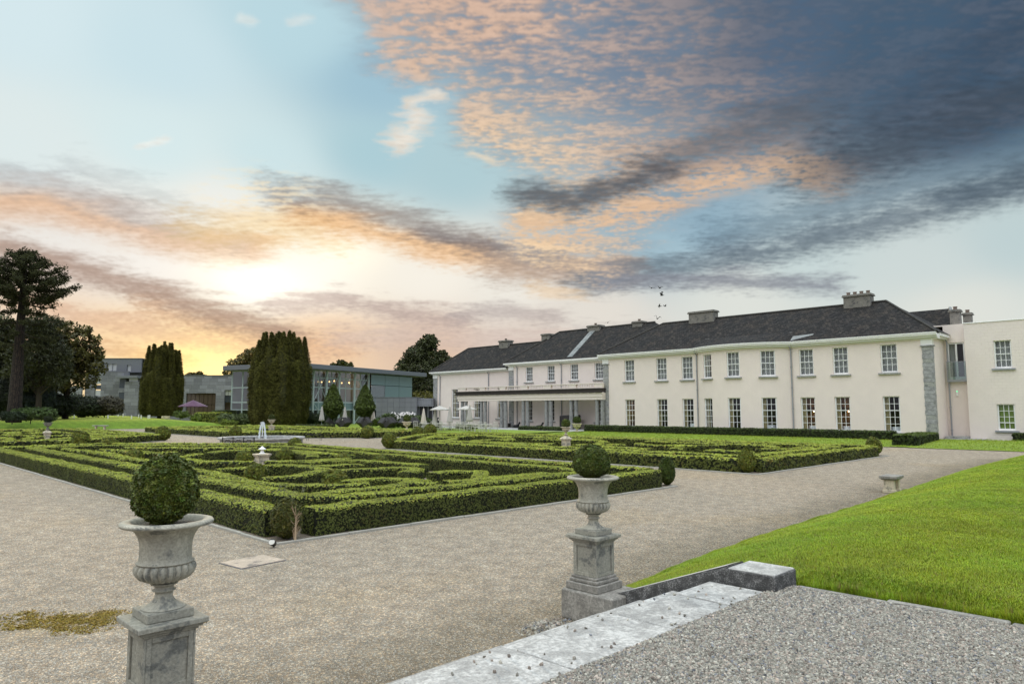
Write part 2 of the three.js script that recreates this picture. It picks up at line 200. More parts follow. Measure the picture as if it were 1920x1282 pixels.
// stones: cell pattern with a tone per pebble
function pebbles(n, cells, seed) {
  const r = rng(seed), px = [], tone = []; for (let i = 0; i < cells * cells; i++) { px.push(r(), r()); tone.push(r()); }
  return (u, v) => { const X = u * cells, Y = v * cells, cx = Math.floor(X), cy = Math.floor(Y); let d1 = 9, d2 = 9, k = 0;
    for (let j = -1; j < 2; j++) for (let i = -1; i < 2; i++) { const id = mod(cy + j, cells) * cells + mod(cx + i, cells), dx = cx + i + px[id * 2] - X, dy = cy + j + px[id * 2 + 1] - Y, d = dx * dx + dy * dy; if (d < d1) { d2 = d1; d1 = d; k = id; } else if (d < d2) d2 = d; }
    return [tone[k], Math.sqrt(d2) - Math.sqrt(d1)]; };
}
const TX = {};
{ const pb = pebbles(1024, 90, 5);
  TX.gravel = tex(1024, (u, v) => { const [t, e] = pb(u, v), m = 0.9 + 0.16 * fbm(u * 6, v * 6, 3, 6) + 0.14 * fbm(u * 90, v * 90, 2, 90), k = (0.79 + 0.38 * t * t) * m * (0.7 + 0.3 * sst(0, 0.25, e)); const w = 0.03 * Math.sin(t * 40); return [k * (0.86 + w), k * 0.82, k * (0.78 - w)]; });
  TX.gravelBump = tex(1024, g1((u, v) => { const [t, e] = pb(u, v); return 0.2 + 0.5 * sst(0, 0.45, e) * (0.5 + 0.5 * t) + 0.2 * fbm(u * 60, v * 60, 3, 60); }), false);
  TX.rough = tex(512, g1((u, v) => 0.5 + 0.5 * fbm(u * 24, v * 24, 5, 24, 0.6)), false);
  TX.plaster = tex(512, (u, v) => { const k = 0.965 + 0.018 * fbm(u * 5, v * 5, 5, 5) + 0.03 * fbm(u * 80, v * 80, 2, 80); return [k, k * 0.995, k * 0.985]; });
  TX.stone = tex(1024, (u, v) => { const a = fbm(u * 4, v * 4, 6, 4, 0.6), b = fbm(u * 22 + 3, v * 22, 4, 22), c = fbm(u * 60, v * 60, 2, 60), dark = sst(0.12, 0.4, a + 0.35 * b), pale = sst(0.1, 0.45, -a + 0.4 * b); const k = 0.8 + 0.08 * b + 0.09 * c - 0.22 * dark + 0.08 * pale; return [k * (1 - 0.02 * dark), k * 0.99, k * (0.95 + 0.03 * dark)]; });
  TX.lichen = tex(1024, (u, v) => { const a = fbm(u * 7, v * 7, 6, 7, 0.62), b = fbm(u * 40 + 9, v * 40, 3, 40), s = sst(-0.3, 0.45, a + 0.5 * b), d = sst(0.05, 0.6, -a + 0.5 * b); const e = fbm(u * 110, v * 110, 2, 110), k = 0.7 + 0.14 * s - 0.09 * d + 0.09 * b + 0.1 * e; return [k, k * 0.99, k * 0.97]; });
  TX.speckle = tex(1024, (u, v) => { const a = fbm(u * 60, v * 60, 4, 60, 0.7), b = fbm(u * 9, v * 9, 4, 9), k = 0.42 + 0.28 * sst(0.0, 0.32, a + 0.45 * b) + 0.12 * b; return [k, k * 0.99, k * 0.98]; });
  TX.course = tex(1024, (u, v) => { const rows = 14, y = v * rows, row = Math.floor(y), fy = y - row, x = u * 6 + (row % 2) * 0.5 + 0.23 * (row % 3), cc = Math.floor(x), fx = x - cc, h = PERM[PERM[mod(cc, 6) + 17] + row] / 255, j = sst(0, 0.05, Math.min(fy, 1 - fy)) * sst(0, 0.02, Math.min(fx, 1 - fx)), k = (0.74 + 0.2 * h + 0.07 * fbm(u * 40, v * 40, 3, 40)) * (0.72 + 0.28 * j); return [k, k, k]; });
  TX.slate = tex(1024, (u, v) => { const rows = 20, cols = 20, y = v * rows, row = Math.floor(y), fy = y - row, x = u * cols + (row % 2) * 0.5, c = Math.floor(x), fx = x - c, h = PERM[PERM[mod(c, cols) + 3] + row] / 255, h2 = PERM[PERM[mod(c, cols) + 91] + row] / 255;
    const jointShade = sst(0, 0.06, Math.min(fx, 1 - fx)) * sst(0, 0.3, fy), n = fbm(u * 10, v * 10, 4, 10), m = fbm(u * 60, v * 60, 2, 60); const q = fbm(u * 3, v * 3, 4, 3), k = (0.34 + 0.5 * h + 0.16 * n + 0.1 * m + 0.3 * q) * (0.3 + 0.7 * jointShade), l = h2 > 0.93 ? 0.16 : 0; return [k * (1 + 0.12 * q) + l, k * (0.96 + 0.04 * n) + l, k * (0.92 - 0.16 * q) + l]; });  // slate joints, plus the shadow along each row painted in
  TX.slateBump = tex(1024, g1((u, v) => { const rows = 20, cols = 20, y = v * rows, row = Math.floor(y), fy = y - row, x = u * cols + (row % 2) * 0.5, c = Math.floor(x), fx = x - c, h = PERM[PERM[mod(c, cols) + 3] + row] / 255; return (0.25 + 0.5 * (1 - fy) + 0.2 * h) * sst(0, 0.04, Math.min(fx, 1 - fx)); }), false);
  TX.block = tex(512, g1((u, v) => { const rows = 8, y = v * rows, row = Math.floor(y), fy = y - row, x = u * 4 + (row % 2) * 0.5, fx = x - Math.floor(x); return sst(0, 0.05, Math.min(fy, 1 - fy)) * sst(0, 0.025, Math.min(fx, 1 - fx)) * 0.8 + 0.1 * fbm(u * 30, v * 30, 3, 30); }), false);
  TX.turf = tex(1024, (u, v) => { const a = fbm(u * 5, v * 5, 4, 5), b = fbm(u * 120, v * 60, 3, 120, 0.7), c = fbm(u * 30, v * 30, 3, 30), k = 0.74 + 0.12 * a + 0.3 * b + 0.14 * c; return [k * (0.98 + 0.1 * c), k, k * 0.9]; });
  TX.turfBump = tex(512, g1((u, v) => 0.5 + 0.5 * fbm(u * 70, v * 70, 4, 70, 0.7)), false);
  TX.bark = tex(512, (u, v) => { const k = 0.6 + 0.3 * fbm(u * 14, v * 5, 5, 14, 0.6) - 0.25 * sst(0.3, 0.05, Math.abs(fbm(u * 10 + 4, v * 3, 3, 10))); return [k, k * 0.95, k * 0.9]; });
  const lp = pebbles(512, 48, 9);
  TX.leafy = tex(512, (u, v) => { const [t, e] = lp(u, v); const k = (0.35 + 0.65 * t) * (0.5 + 0.5 * sst(0, 0.4, e)); return [k, k, k * 0.8]; }); }

const M = {
  gravel: std(0.83, 0.76, 0.625, 0.95, { map: scaled(TX.gravel, 0.5), bumpMap: scaled(TX.gravelBump, 0.5), bumpScale: 0.012, vertexColors: true }),
  soil: std(0.55, 0.5, 0.42, 1, { map: scaled(TX.gravel, 0.8), bumpMap: scaled(TX.gravelBump, 0.8), bumpScale: 0.012 }),
  turf: std(0.46, 0.62, 0.035, 0.95, { map: scaled(TX.turf, 0.4), bumpMap: scaled(TX.turfBump, 0.9), bumpScale: 0.03, vertexColors: true }),
  turfFar: std(0.42, 0.56, 0.06, 0.95, { map: scaled(TX.turf, 0.3), bumpMap: scaled(TX.turfBump, 0.6), bumpScale: 0.05, vertexColors: true }),
  farGround: std(0.07, 0.11, 0.02, 1),
  plaster: std(0.91, 0.805, 0.75, 0.9, { map: scaled(TX.plaster, 0.25), bumpMap: scaled(TX.rough, 1.2), bumpScale: 0.003 }),
  blockwall: std(0.9, 0.81, 0.76, 0.9, { map: scaled(TX.plaster, 0.25), bumpMap: scaled(TX.block, 0.55, 0.55), bumpScale: 0.012 }),
  white: std(0.84, 0.83, 0.8, 0.5),
  joinery: std(0.86, 0.86, 0.85, 0.35),
  slate: std(0.055, 0.049, 0.045, 0.95, { map: scaled(TX.slate, 0.2), bumpMap: scaled(TX.slateBump, 0.2), bumpScale: 0.045 }),
  ridge: std(0.07, 0.065, 0.06, 0.8, { map: scaled(TX.stone, 0.5) }),
  lead: std(0.36, 0.38, 0.4, 0.55, { map: scaled(TX.stone, 0.4) }),
  limestone: std(0.55, 0.56, 0.575, 0.8, { map: scaled(TX.stone, 0.6), bumpMap: scaled(TX.rough, 1), bumpScale: 0.006 }),
  limestone2: std(0.62, 0.63, 0.66, 0.8, { map: scaled(TX.lichen, 0.5), bumpMap: scaled(TX.rough, 1), bumpScale: 0.006 }),
  column: std(0.44, 0.45, 0.47, 0.7, { map: scaled(TX.stone, 0.5) }),
  pipe: std(0.3, 0.31, 0.33, 0.5),
  darkTimber: std(0.035, 0.026, 0.022, 0.6),
  chimney: std(0.34, 0.325, 0.31, 0.9, { map: scaled(TX.stone, 0.5) }),
  pot: std(0.2, 0.15, 0.12, 0.9),
  urn: std(0.62, 0.6, 0.53, 0.9, { map: scaled(TX.stone, 1.1), bumpMap: scaled(TX.rough, 3), bumpScale: 0.004 }),
  pedestal: std(0.5, 0.49, 0.44, 0.92, { map: scaled(TX.stone, 0.9), bumpMap: scaled(TX.rough, 3), bumpScale: 0.005 }),
  plinth: std(0.5, 0.48, 0.44, 0.92, { map: scaled(TX.lichen, 0.8), bumpMap: scaled(TX.rough, 3), bumpScale: 0.006 }),
  cream: std(0.98, 0.88, 0.7, 0.85, { map: scaled(TX.stone, 0.8) }),
  step: std(0.72, 0.72, 0.71, 0.85, { map: scaled(TX.lichen, 0.7), bumpMap: scaled(TX.rough, 2.2), bumpScale: 0.01 }),
  step2: std(0.64, 0.64, 0.63, 0.85, { map: scaled(TX.lichen, 0.7), bumpMap: scaled(TX.rough, 2.2), bumpScale: 0.01 }), step3: std(0.8, 0.8, 0.79, 0.85, { map: scaled(TX.lichen, 0.6), bumpMap: scaled(TX.rough, 2.2), bumpScale: 0.01 }),
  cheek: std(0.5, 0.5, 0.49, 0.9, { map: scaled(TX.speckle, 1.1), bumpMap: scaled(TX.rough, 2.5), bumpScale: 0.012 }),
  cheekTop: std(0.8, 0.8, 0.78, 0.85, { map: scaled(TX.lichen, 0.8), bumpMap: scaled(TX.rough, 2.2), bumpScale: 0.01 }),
  paving: std(0.6, 0.61, 0.63, 0.8, { map: scaled(TX.stone, 0.4) }),
  kerb: std(0.6, 0.59, 0.56, 0.9, { map: scaled(TX.stone, 1) }),
  black: std(0.012, 0.012, 0.013, 0.45),
  iron: std(0.03, 0.027, 0.025, 0.5, { metalness: 0.4 }),
  rattan: std(0.028, 0.024, 0.024, 0.6, { bumpMap: scaled(TX.rough, 3), bumpScale: 0.01 }),
  paleMetal: std(0.55, 0.53, 0.47, 0.5),
  canvas: new THREE.MeshPhysicalMaterial({ color: col(0.55, 0.515, 0.47), roughness: 0.95, transmission: 0.25, thickness: 0 }),
  purple: new THREE.MeshPhysicalMaterial({ color: col(0.13, 0.05, 0.11), roughness: 0.95, transmission: 0.3, thickness: 0 }),
  clad: std(0.225, 0.232, 0.258, 0.75, { map: scaled(TX.course, 0.14) }),
  clad2: std(0.275, 0.282, 0.31, 0.75, { map: scaled(TX.course, 0.12) }), slabA: std(0.165, 0.17, 0.187, 0.75), slabB: std(0.18, 0.185, 0.2, 0.75),
  stucco: std(0.86, 0.77, 0.69, 0.85, { map: scaled(TX.plaster, 0.4) }),
  zinc: std(0.15, 0.158, 0.175, 0.55),
  greenFrame: std(0.42, 0.5, 0.48, 0.45),
  greenGlass: std(0.17, 0.25, 0.245, 0.12, { metalness: 0.15 }),
  glass: new THREE.MeshPhysicalMaterial({ color: col(0.92, 0.95, 0.94), roughness: 0.02, transmission: 1, thickness: 0, ior: 1.5 }),
  tintGlass: new THREE.MeshPhysicalMaterial({ color: col(0.72, 0.8, 0.77), roughness: 0.03, transmission: 1, thickness: 0, ior: 2.2 }),
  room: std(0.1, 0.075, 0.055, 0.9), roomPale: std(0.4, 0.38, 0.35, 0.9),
  net: new THREE.MeshPhysicalMaterial({ color: col(0.5, 0.5, 0.5), roughness: 1, transmission: 0.4, thickness: 0 }),
  drape: std(0.4, 0.33, 0.19, 0.95), cloth: std(0.8, 0.82, 0.86, 0.9), blind: std(0.2, 0.27, 0.07, 0.9),
  lamp: new THREE.MeshStandardMaterial({ color: col(1, 0.8, 0.5), emissive: col(1, 0.55, 0.2), emissiveIntensity: 3 }),
  water: new THREE.MeshPhysicalMaterial({ color: col(0.75, 0.82, 0.85), roughness: 0.06, transmission: 0.9, thickness: 0.4, ior: 1.33, attenuationColor: col(0.3, 0.4, 0.38), attenuationDistance: 0.6 }),
  spray: new THREE.MeshPhysicalMaterial({ color: col(0.95, 0.97, 0.98), roughness: 0.7, transmission: 0.3, thickness: 0 }),
  bark: std(0.12, 0.095, 0.07, 0.95, { map: scaled(TX.bark, 0.6), bumpMap: scaled(TX.rough, 1.5), bumpScale: 0.03 }),
  darkBark: std(0.05, 0.04, 0.03, 0.95),
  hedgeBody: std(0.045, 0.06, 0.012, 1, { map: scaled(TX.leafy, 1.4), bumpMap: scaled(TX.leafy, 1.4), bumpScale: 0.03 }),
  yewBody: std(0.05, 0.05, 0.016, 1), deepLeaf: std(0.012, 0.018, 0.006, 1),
  leaf: new THREE.MeshPhysicalMaterial({ color: col(1, 1, 1), roughness: 0.45, transmission: 0.28, thickness: 0, specularIntensity: 0.55 }),
  needle: new THREE.MeshPhysicalMaterial({ color: col(1, 1, 1), roughness: 0.75, transmission: 0.2, thickness: 0, specularIntensity: 0.3 }),
  stones: std(1, 1, 1, 0.85),
  flower: std(0.8, 0.76, 0.74, 0.9), bronze: std(0.09, 0.12, 0.12, 0.5, { metalness: 0.5 }), bird: std(0.015, 0.015, 0.016, 0.8), plate: std(0.75, 0.62, 0.52, 0.8, { map: scaled(TX.stone, 0.8) }),
};

// ---------------------------------------------------------------- terrain
function sheet(x0, x1, z0, z1, nx, nz, hf, cfn, keep) {      // grid with heights, metre uv and vertex colours
  const P = [], U = [], C = [], I = [];
  for (let j = 0; j <= nz; j++) for (let i = 0; i <= nx; i++) { const x = lerp(x0, x1, i / nx), z = lerp(z0, z1, j / nz); P.push(x, hf(x, z), z); U.push(x, z); C.push(...(cfn ? cfn(x, z) : [1, 1, 1])); }
  for (let j = 0; j < nz; j++) for (let i = 0; i < nx; i++) { if (keep && !keep(lerp(x0, x1, (i + 0.5) / nx), lerp(z0, z1, (j + 0.5) / nz))) continue; const a = j * (nx + 1) + i, b = a + 1, c = a + nx + 1, d = c + 1; I.push(a, c, b, b, c, d); }
  const g = new THREE.BufferGeometry(); g.setAttribute('position', new THREE.Float32BufferAttribute(P, 3)); g.setAttribute('uv', new THREE.Float32BufferAttribute(U, 2)); g.setAttribute('color', new THREE.Float32BufferAttribute(C, 3)); g.setIndex(I); g.computeVertexNormals(); return g;
}
struct('ground', new THREE.CircleGeometry(3000, 64).rotateX(-PI / 2).translate(0, -0.06, 0), M.farGround);
function EDGEZ(x) { return lawnEdge(x); }
const EDGE = [[6, -5.3], [7.44, -5.42], [9.73, -5.68], [11.32, -5.79], [14.06, -5.9], [18.49, -6.04], [21.53, -6.19], [29.05, -6.57], [38.06, -6.57], [39.2, -6.1], [40.5, -4]];
const lawnEdge = (x) => { for (let i = 1; i < EDGE.length; i++) if (x < EDGE[i][0] || i === EDGE.length - 1) return lerp(EDGE[i - 1][1], EDGE[i][1], sat((x - EDGE[i - 1][0]) / (EDGE[i][0] - EDGE[i - 1][0]))) + 0.05 * gn(x * 1.7, 3.3); };
const mossAt = (x, z) => { const F = (x - z) * RT - 7.85, R = (x + z) * RT + 4.95; let m = 1 - Math.hypot(R / 1.15, F / 0.55); m = Math.max(m, 0.7 - Math.hypot((R - 1.2) / 0.9, F / 0.4)); return sst(0.15, 0.75, m + 0.5 * fbm(x * 2.2, z * 2.2, 4)); };
const damp = (x, z) => { const e = x > 6.7 ? z - (x < 40 ? EDGEZ(x) : 9) : z + 5.0; return sst(-1.9, -0.1, e + 0.7 * fbm(x * 0.7, z * 0.7, 4)); };   // trodden, damp gravel along the lawn and the steps
struct('gravel_court', sheet(-45, 47, -92, 26, 184, 236, (x, z) => 0, (x, z) => {
  const a = fbm(x * 0.12, z * 0.12, 3), b = fbm(x * 0.5 + 8, z * 0.5, 4), t = sst(0.1, 0.5, fbm(x * 0.2 + 30, z * 0.35, 3)), m = mossAt(x, z), k = 1 + 0.1 * a + 0.1 * b, dm = damp(x, z), d = 1 - 0.4 * dm - 0.06 * sst(0.1, 0.5, fbm(x * 0.3 + z * 0.28, (x - z) * 0.05 + 7, 3));
  const q = m * sst(-0.1, 0.35, fbm(x * 9, z * 9, 3) + 0.2); return [lerp(k * d * (1 + 0.04 * t), 0.78, q * 0.45), lerp(k * d, 0.66, q * 0.45), lerp(k * d * (1 - 0.08 * t - 0.06 * dm), 0.25, q * 0.45)]; }), M.gravel);
// lawn beside the steps: level with the terrace, falling to the court
const lawnH = (x, z) => { const t = sat((z - lawnEdge(x)) / 3.1), e = sat((39.9 - x) / 3.5), k = Math.min(t, e), top = 0.7 - 0.1 * (z > -2.9 ? sst(7.3, 6.75, x) : 0); return (z < lawnEdge(x) ? -0.03 : 0.02) + (top - 0.02) * (1 - (1 - k) * (1 - k)) + 0.025 * fbm(x * 0.4, z * 0.4, 3) * sst(0, 0.6, k); };
const turfC = (x, z) => { const a = fbm(x * 0.25, z * 0.25, 3), b = fbm(x * 1.2 + 5, z * 1.2, 3), k = 1 + 0.16 * a + 0.14 * b; return [k * (1 + 0.14 * b), k, k]; };
struct('lawn', sheet(6.72, 40.1, -7.4, 26, 222, 222, lawnH, turfC, (x, z) => z > lawnEdge(x) - 0.12 && x < 40), M.turf);
const houseLawnH = (x, z) => 0.03 + 0.12 * sst(47, 55, x);
struct('lawn', sheet(46.8, 59, -45, 30, 24, 75, houseLawnH, turfC, (x, z) => !(z < -12.6 && z > -14.1 && x < 47.2)), M.turfFar);
struct('lawn', sheet(38.4, 60, -96, -45, 108, 102, (x, z) => 0.03 + 0.13 * sst(40, 52, x), turfC, (x, z) => x > 44 - 5 * sst(-60, -70, z) && !(x > 52.5 && z > -75.1)), M.turfFar);
// raised croquet lawn with a grass bank in front
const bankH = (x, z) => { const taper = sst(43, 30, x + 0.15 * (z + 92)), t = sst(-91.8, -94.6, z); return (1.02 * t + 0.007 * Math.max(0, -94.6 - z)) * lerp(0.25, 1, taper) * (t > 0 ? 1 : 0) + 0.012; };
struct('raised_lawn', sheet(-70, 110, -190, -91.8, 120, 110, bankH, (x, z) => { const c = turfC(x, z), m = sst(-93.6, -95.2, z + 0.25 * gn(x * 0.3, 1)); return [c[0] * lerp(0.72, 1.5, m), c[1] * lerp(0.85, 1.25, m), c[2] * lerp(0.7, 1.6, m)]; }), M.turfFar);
struct('portico_terrace', new B().box(52.6, 60.4, -0.1, 0.16, -75, -44.75), M.paving);
{ const g = new B(), r = rng(4); for (let z = -75; z < -45.4; z += 0.95) for (let x = 52.65; x < 60.2; x += 0.95) g.box(x, Math.min(60.35, x + 0.935), 0.1, 0.172 + r() * 0.006, z, Math.min(-44.8, z + 0.935)); const o = struct('paving_slabs', g, M.paving); }

// terrace of loose gravel above the steps
const TY = 0.65;
struct('terrace', new B().box(-30, 6.62, -0.5, TY - 0.03, -3.0, 20), M.soil);
struct('terrace_gravel', sheet(-20, 6.62, -2.98, 18, 60, 60, (x, z) => TY - 0.012 + 0.01 * fbm(x * 2, z * 2, 2), (x, z) => { const k = 0.42 + 0.08 * fbm(x * 0.8, z * 0.8, 3); return [k * 1.0, k, k * 0.97]; }), M.gravel);

// ---------------------------------------------------------------- steps and walls of the terrace
{
  const r = rng(21);
  const st = thing('stone_steps', 'broad flight of worn grey limestone steps from the terrace down to the gravel court', 'steps', [4, 0, -4]);
  const rows = [[-3.52, -2.98, TY], [-3.94, -3.5, 0.49], [-4.34, -3.92, 0.325], [-4.72, -4.32, 0.16]];
  const x0 = 1.75, x1 = 6.24;
  rows.forEach(([z0, z1, y], k) => {
    let x = x0 - (k === 0 ? 1 : 0);
    const cuts = k === 0 ? [2.05, 3.55, 4.72, 5.62, x1] : k === 1 ? [2.9, 4.3, 5.4, x1] : k === 2 ? [2.4, 3.9, 5.0, x1] : [3.2, 4.6, x1];
    for (const c of cuts) { const g = new B().rbox(x + 0.009, c - 0.009, y - 0.15 + r() * 0.004, y + (r() - 0.5) * 0.008, z0 - 0.012 * r(), z1, 0.014); const o = part(st, 'step_slab', g, [M.step, M.step2, M.step3][(r() * 3) | 0]), uv = o.geometry.attributes.uv, du = r() * 3, dv = r() * 3; for (let i = 0; i < uv.count; i++) uv.setXY(i, uv.getX(i) + du, uv.getY(i) + dv); x = c; }
    if (k) part(st, 'step_core', new B().box(x0 + 0.02, x1 - 0.02, -0.2, y - 0.151, z0 + 0.03, z1), M.plinth);
  });
  const ck = thing('cheek_wall', 'low sloping dark speckled stone wall beside the steps, ending in a square pale-topped block', 'wall', [6.45, 0, -3.9]);
  const sh = new THREE.Shape([[-4.68, 0.0], [-3.36, 0.0], [-3.36, 0.8], [-4.68, 0.3]].map((p) => new THREE.Vector2(...p)));
  const eg = new THREE.ExtrudeGeometry(sh, { depth: 0.3, bevelEnabled: true, bevelSize: 0.012, bevelThickness: 0.012, bevelSegments: 1 }).rotateY(-PI / 2).translate(6.58, 0, 0);
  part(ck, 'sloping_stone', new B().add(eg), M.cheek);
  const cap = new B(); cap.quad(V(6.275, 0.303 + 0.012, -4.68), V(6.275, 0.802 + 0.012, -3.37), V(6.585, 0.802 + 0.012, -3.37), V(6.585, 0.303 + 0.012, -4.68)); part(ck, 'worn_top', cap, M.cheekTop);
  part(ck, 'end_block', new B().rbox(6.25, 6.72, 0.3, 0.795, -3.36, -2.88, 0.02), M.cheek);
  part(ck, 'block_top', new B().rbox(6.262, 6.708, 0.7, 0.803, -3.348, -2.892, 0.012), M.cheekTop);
  // edging between the terrace gravel and the lawn
  const ed = thing('stone_edging', 'line of old stone edging between the loose gravel terrace and the lawn', 'edging', [6.68, 0, 0]);
  let z = -2.86; while (z < 14) { const l = 0.55 + r() * 0.5; part(ed, 'edging_stone', new B().rbox(6.64 + r() * 0.02, 6.71 + r() * 0.02, 0.45, TY - 0.005 + r() * 0.025, z, z + l - 0.012, 0.012), M.plinth); z += l; }
}

// ---------------------------------------------------------------- urns
const URN = [[0, 0], [0.165, 0], [0.165, 0.006], [0.15, 0.012], [0.12, 0.03], [0.088, 0.055], [0.066, 0.085], [0.056, 0.115], [0.055, 0.135], [0.073, 0.142], [0.075, 0.152], [0.06, 0.158], [0.06, 0.185], [0.066, 0.19], [0.085, 0.196], [0.087, 0.208], [0.07, 0.216]];
function bowlPts() { return [[0.07, 0.216], [0.11, 0.226], [0.15, 0.248], [0.176, 0.282], [0.186, 0.318], [0.178, 0.345], [0.172, 0.36]]; }
function gadroon(h) {                                       // fluted lower bowl
  const P = bowlPts(), n = 264, pos = [], idx = [], lobes = 22;
  P.forEach(([r, y], j) => { for (let i = 0; i <= n; i++) { const a = (i / n) * 2 * PI, w = Math.abs(Math.cos((a * lobes) / 2)), f = sst(0, 0.2, j / (P.length - 1)) * sst(1, 0.82, j / (P.length - 1)), rr = r * (1 - 0.13 * (1 - w) * f) + 0.012 * f; pos.push(Math.cos(a) * rr, h(y), Math.sin(a) * rr); } });
  for (let j = 0; j < P.length - 1; j++) for (let i = 0; i < n; i++) { const a = j * (n + 1) + i; idx.push(a, a + n + 1, a + 1, a + 1, a + n + 1, a + n + 2); }
  const g = new THREE.BufferGeometry(); g.setAttribute('position', new THREE.Float32BufferAttribute(pos, 3)); g.setIndex(idx); g.computeVertexNormals(); return g.scale(1, 1, 1);
}
const BODY = [[0.172, 0.36], [0.183, 0.364], [0.183, 0.372], [0.168, 0.378], [0.163, 0.41], [0.162, 0.45], [0.167, 0.5], [0.18, 0.54], [0.2, 0.572], [0.226, 0.594], [0.255, 0.604], [0.284, 0.606], [0.294, 0.614], [0.296, 0.624], [0.288, 0.635], [0.268, 0.64], [0.24, 0.638], [0.224, 0.63], [0.205, 0.61], [0.19, 0.585], [0.0, 0.58]];
function tuft(n, len, wid, seed, up = 0.5) {               // a sprig of n small leaves growing along +y
  const r = rng(seed), P = [];
  for (let i = 0; i < n; i++) {
    const a = (i / n) * 2 * PI + r() * 1.5, t = Math.acos(lerp(1, up - 0.5, r())), d = V(Math.sin(t) * Math.cos(a), Math.cos(t), Math.sin(t) * Math.sin(a)), s = V(-d.z, 0.6 * (r() - 0.5), d.x).normalize(), l = len * (0.7 + 0.5 * r()), o = V((r() - 0.5) * len * 0.7, (r() - 0.3) * len * 0.35, (r() - 0.5) * len * 0.7);
    const m = d.clone().multiplyScalar(l * 0.5).add(o), tip = d.clone().multiplyScalar(l).add(o).add(V(0, -0.08 * l, 0)), q1 = m.clone().addScaledVector(s, wid * 0.5), q2 = m.clone().addScaledVector(s, -wid * 0.5);
    P.push(o, q1, tip, o, tip, q2);
  }
  const g = new THREE.BufferGeometry(); g.setAttribute('position', new THREE.Float32BufferAttribute(P.flatMap((p) => [p.x, p.y, p.z]), 3)); g.computeVertexNormals(); return g;
}
const TUFT = { box: tuft(9, 1, 0.55, 3, 0.3), spike: tuft(7, 1.3, 0.28, 4, 0.75), broad: tuft(8, 1, 0.62, 5, 0.1), drop: tuft(8, 1, 0.5, 6, -0.2) };
// leaves: items are [x, y, z, nx, ny, nz, size, r, g, b]
const qa = new THREE.Quaternion(), qb = new THREE.Quaternion(), UP = V(0, 1, 0), mtx = new THREE.Matrix4(), nv = V(), pv = V(), sv = V();
function foliage(parent, name, geo, mat, items, seed, wild = 0.5, stretch = 1) {
  const r = rng(seed), o = new THREE.InstancedMesh(geo, mat, items.length), c = new THREE.Color(), b = bases.get(rootOf(parent)) ?? V();
  items.forEach((it, i) => {
    nv.set(it[3] + (r() - 0.5) * wild, it[4] + (r() - 0.5) * wild, it[5] + (r() - 0.5) * wild).normalize();
    qa.setFromUnitVectors(UP, nv); qb.setFromAxisAngle(UP, r() * 2 * PI); qa.multiply(qb);
    const s = it[6] * (0.75 + 0.5 * r()); mtx.compose(pv.set(it[0] - b.x, it[1] - b.y, it[2] - b.z), qa, sv.set(s, s * stretch, s)); o.setMatrixAt(i, mtx);
    o.setColorAt(i, c.setRGB(it[7], it[8], it[9]));
  });
  o.name = name; o.userData.kind = 'stuff'; o.castShadow = o.receiveShadow = true; parent.add(o); return o;
}
// a clipped ball (or egg) of box leaves, standing at y
function boxBall(name, label, x, y, z, rx, ry, size, count, seed, group, tone = [0.11, 0.16, 0.018], flat = 0) {
  const t = thing(name, label, 'topiary', [x, y, z], group), r = rng(seed);
  const shape = (d) => { const k = (1 - 0.16 * sst(-0.2, -1, d.y)) * (1 + 0.07 * gn(d.x * 2 + seed, d.y * 2 + d.z * 2) + 0.05 * gn(d.x * 3.7 + seed, d.y * 4 - d.z * 3)) ; let yy = d.y * ry; if (flat) yy = Math.min(yy, ry * (1 - flat)); return V(d.x * rx * k, ry + yy * k, d.z * rx * k); };
  const g = new THREE.IcosahedronGeometry(1, 3), p = g.attributes.position; for (let i = 0; i < p.count; i++) { const q = shape(V().fromBufferAttribute(p, i)); p.setXYZ(i, q.x * 0.93, q.y * 0.93 + ry * 0.07, q.z * 0.93); } g.computeVertexNormals();
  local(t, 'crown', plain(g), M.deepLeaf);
  const items = []; for (let i = 0; i < count; i++) { const u = r() * 2 - 1, a = r() * 2 * PI, s = Math.sqrt(1 - u * u), d = V(s * Math.cos(a), u, s * Math.sin(a)), q = shape(d), dep = 0.92 + 0.1 * r() + (r() < 0.06 ? 0.06 * r() : 0), k = (0.6 + 0.8 * r()) * (r() < 0.12 ? 1.7 : 1), h = r(); items.push([x + q.x * dep, y + ry + (q.y - ry) * dep, z + q.z * dep, d.x, d.y + 0.2, d.z, size, tone[0] * k * (0.9 + 0.5 * h), tone[1] * k, tone[2] * k]); }
  foliage(t, 'foliage', TUFT.box, M.leaf, items, seed + 1, 1.2); return t;
}
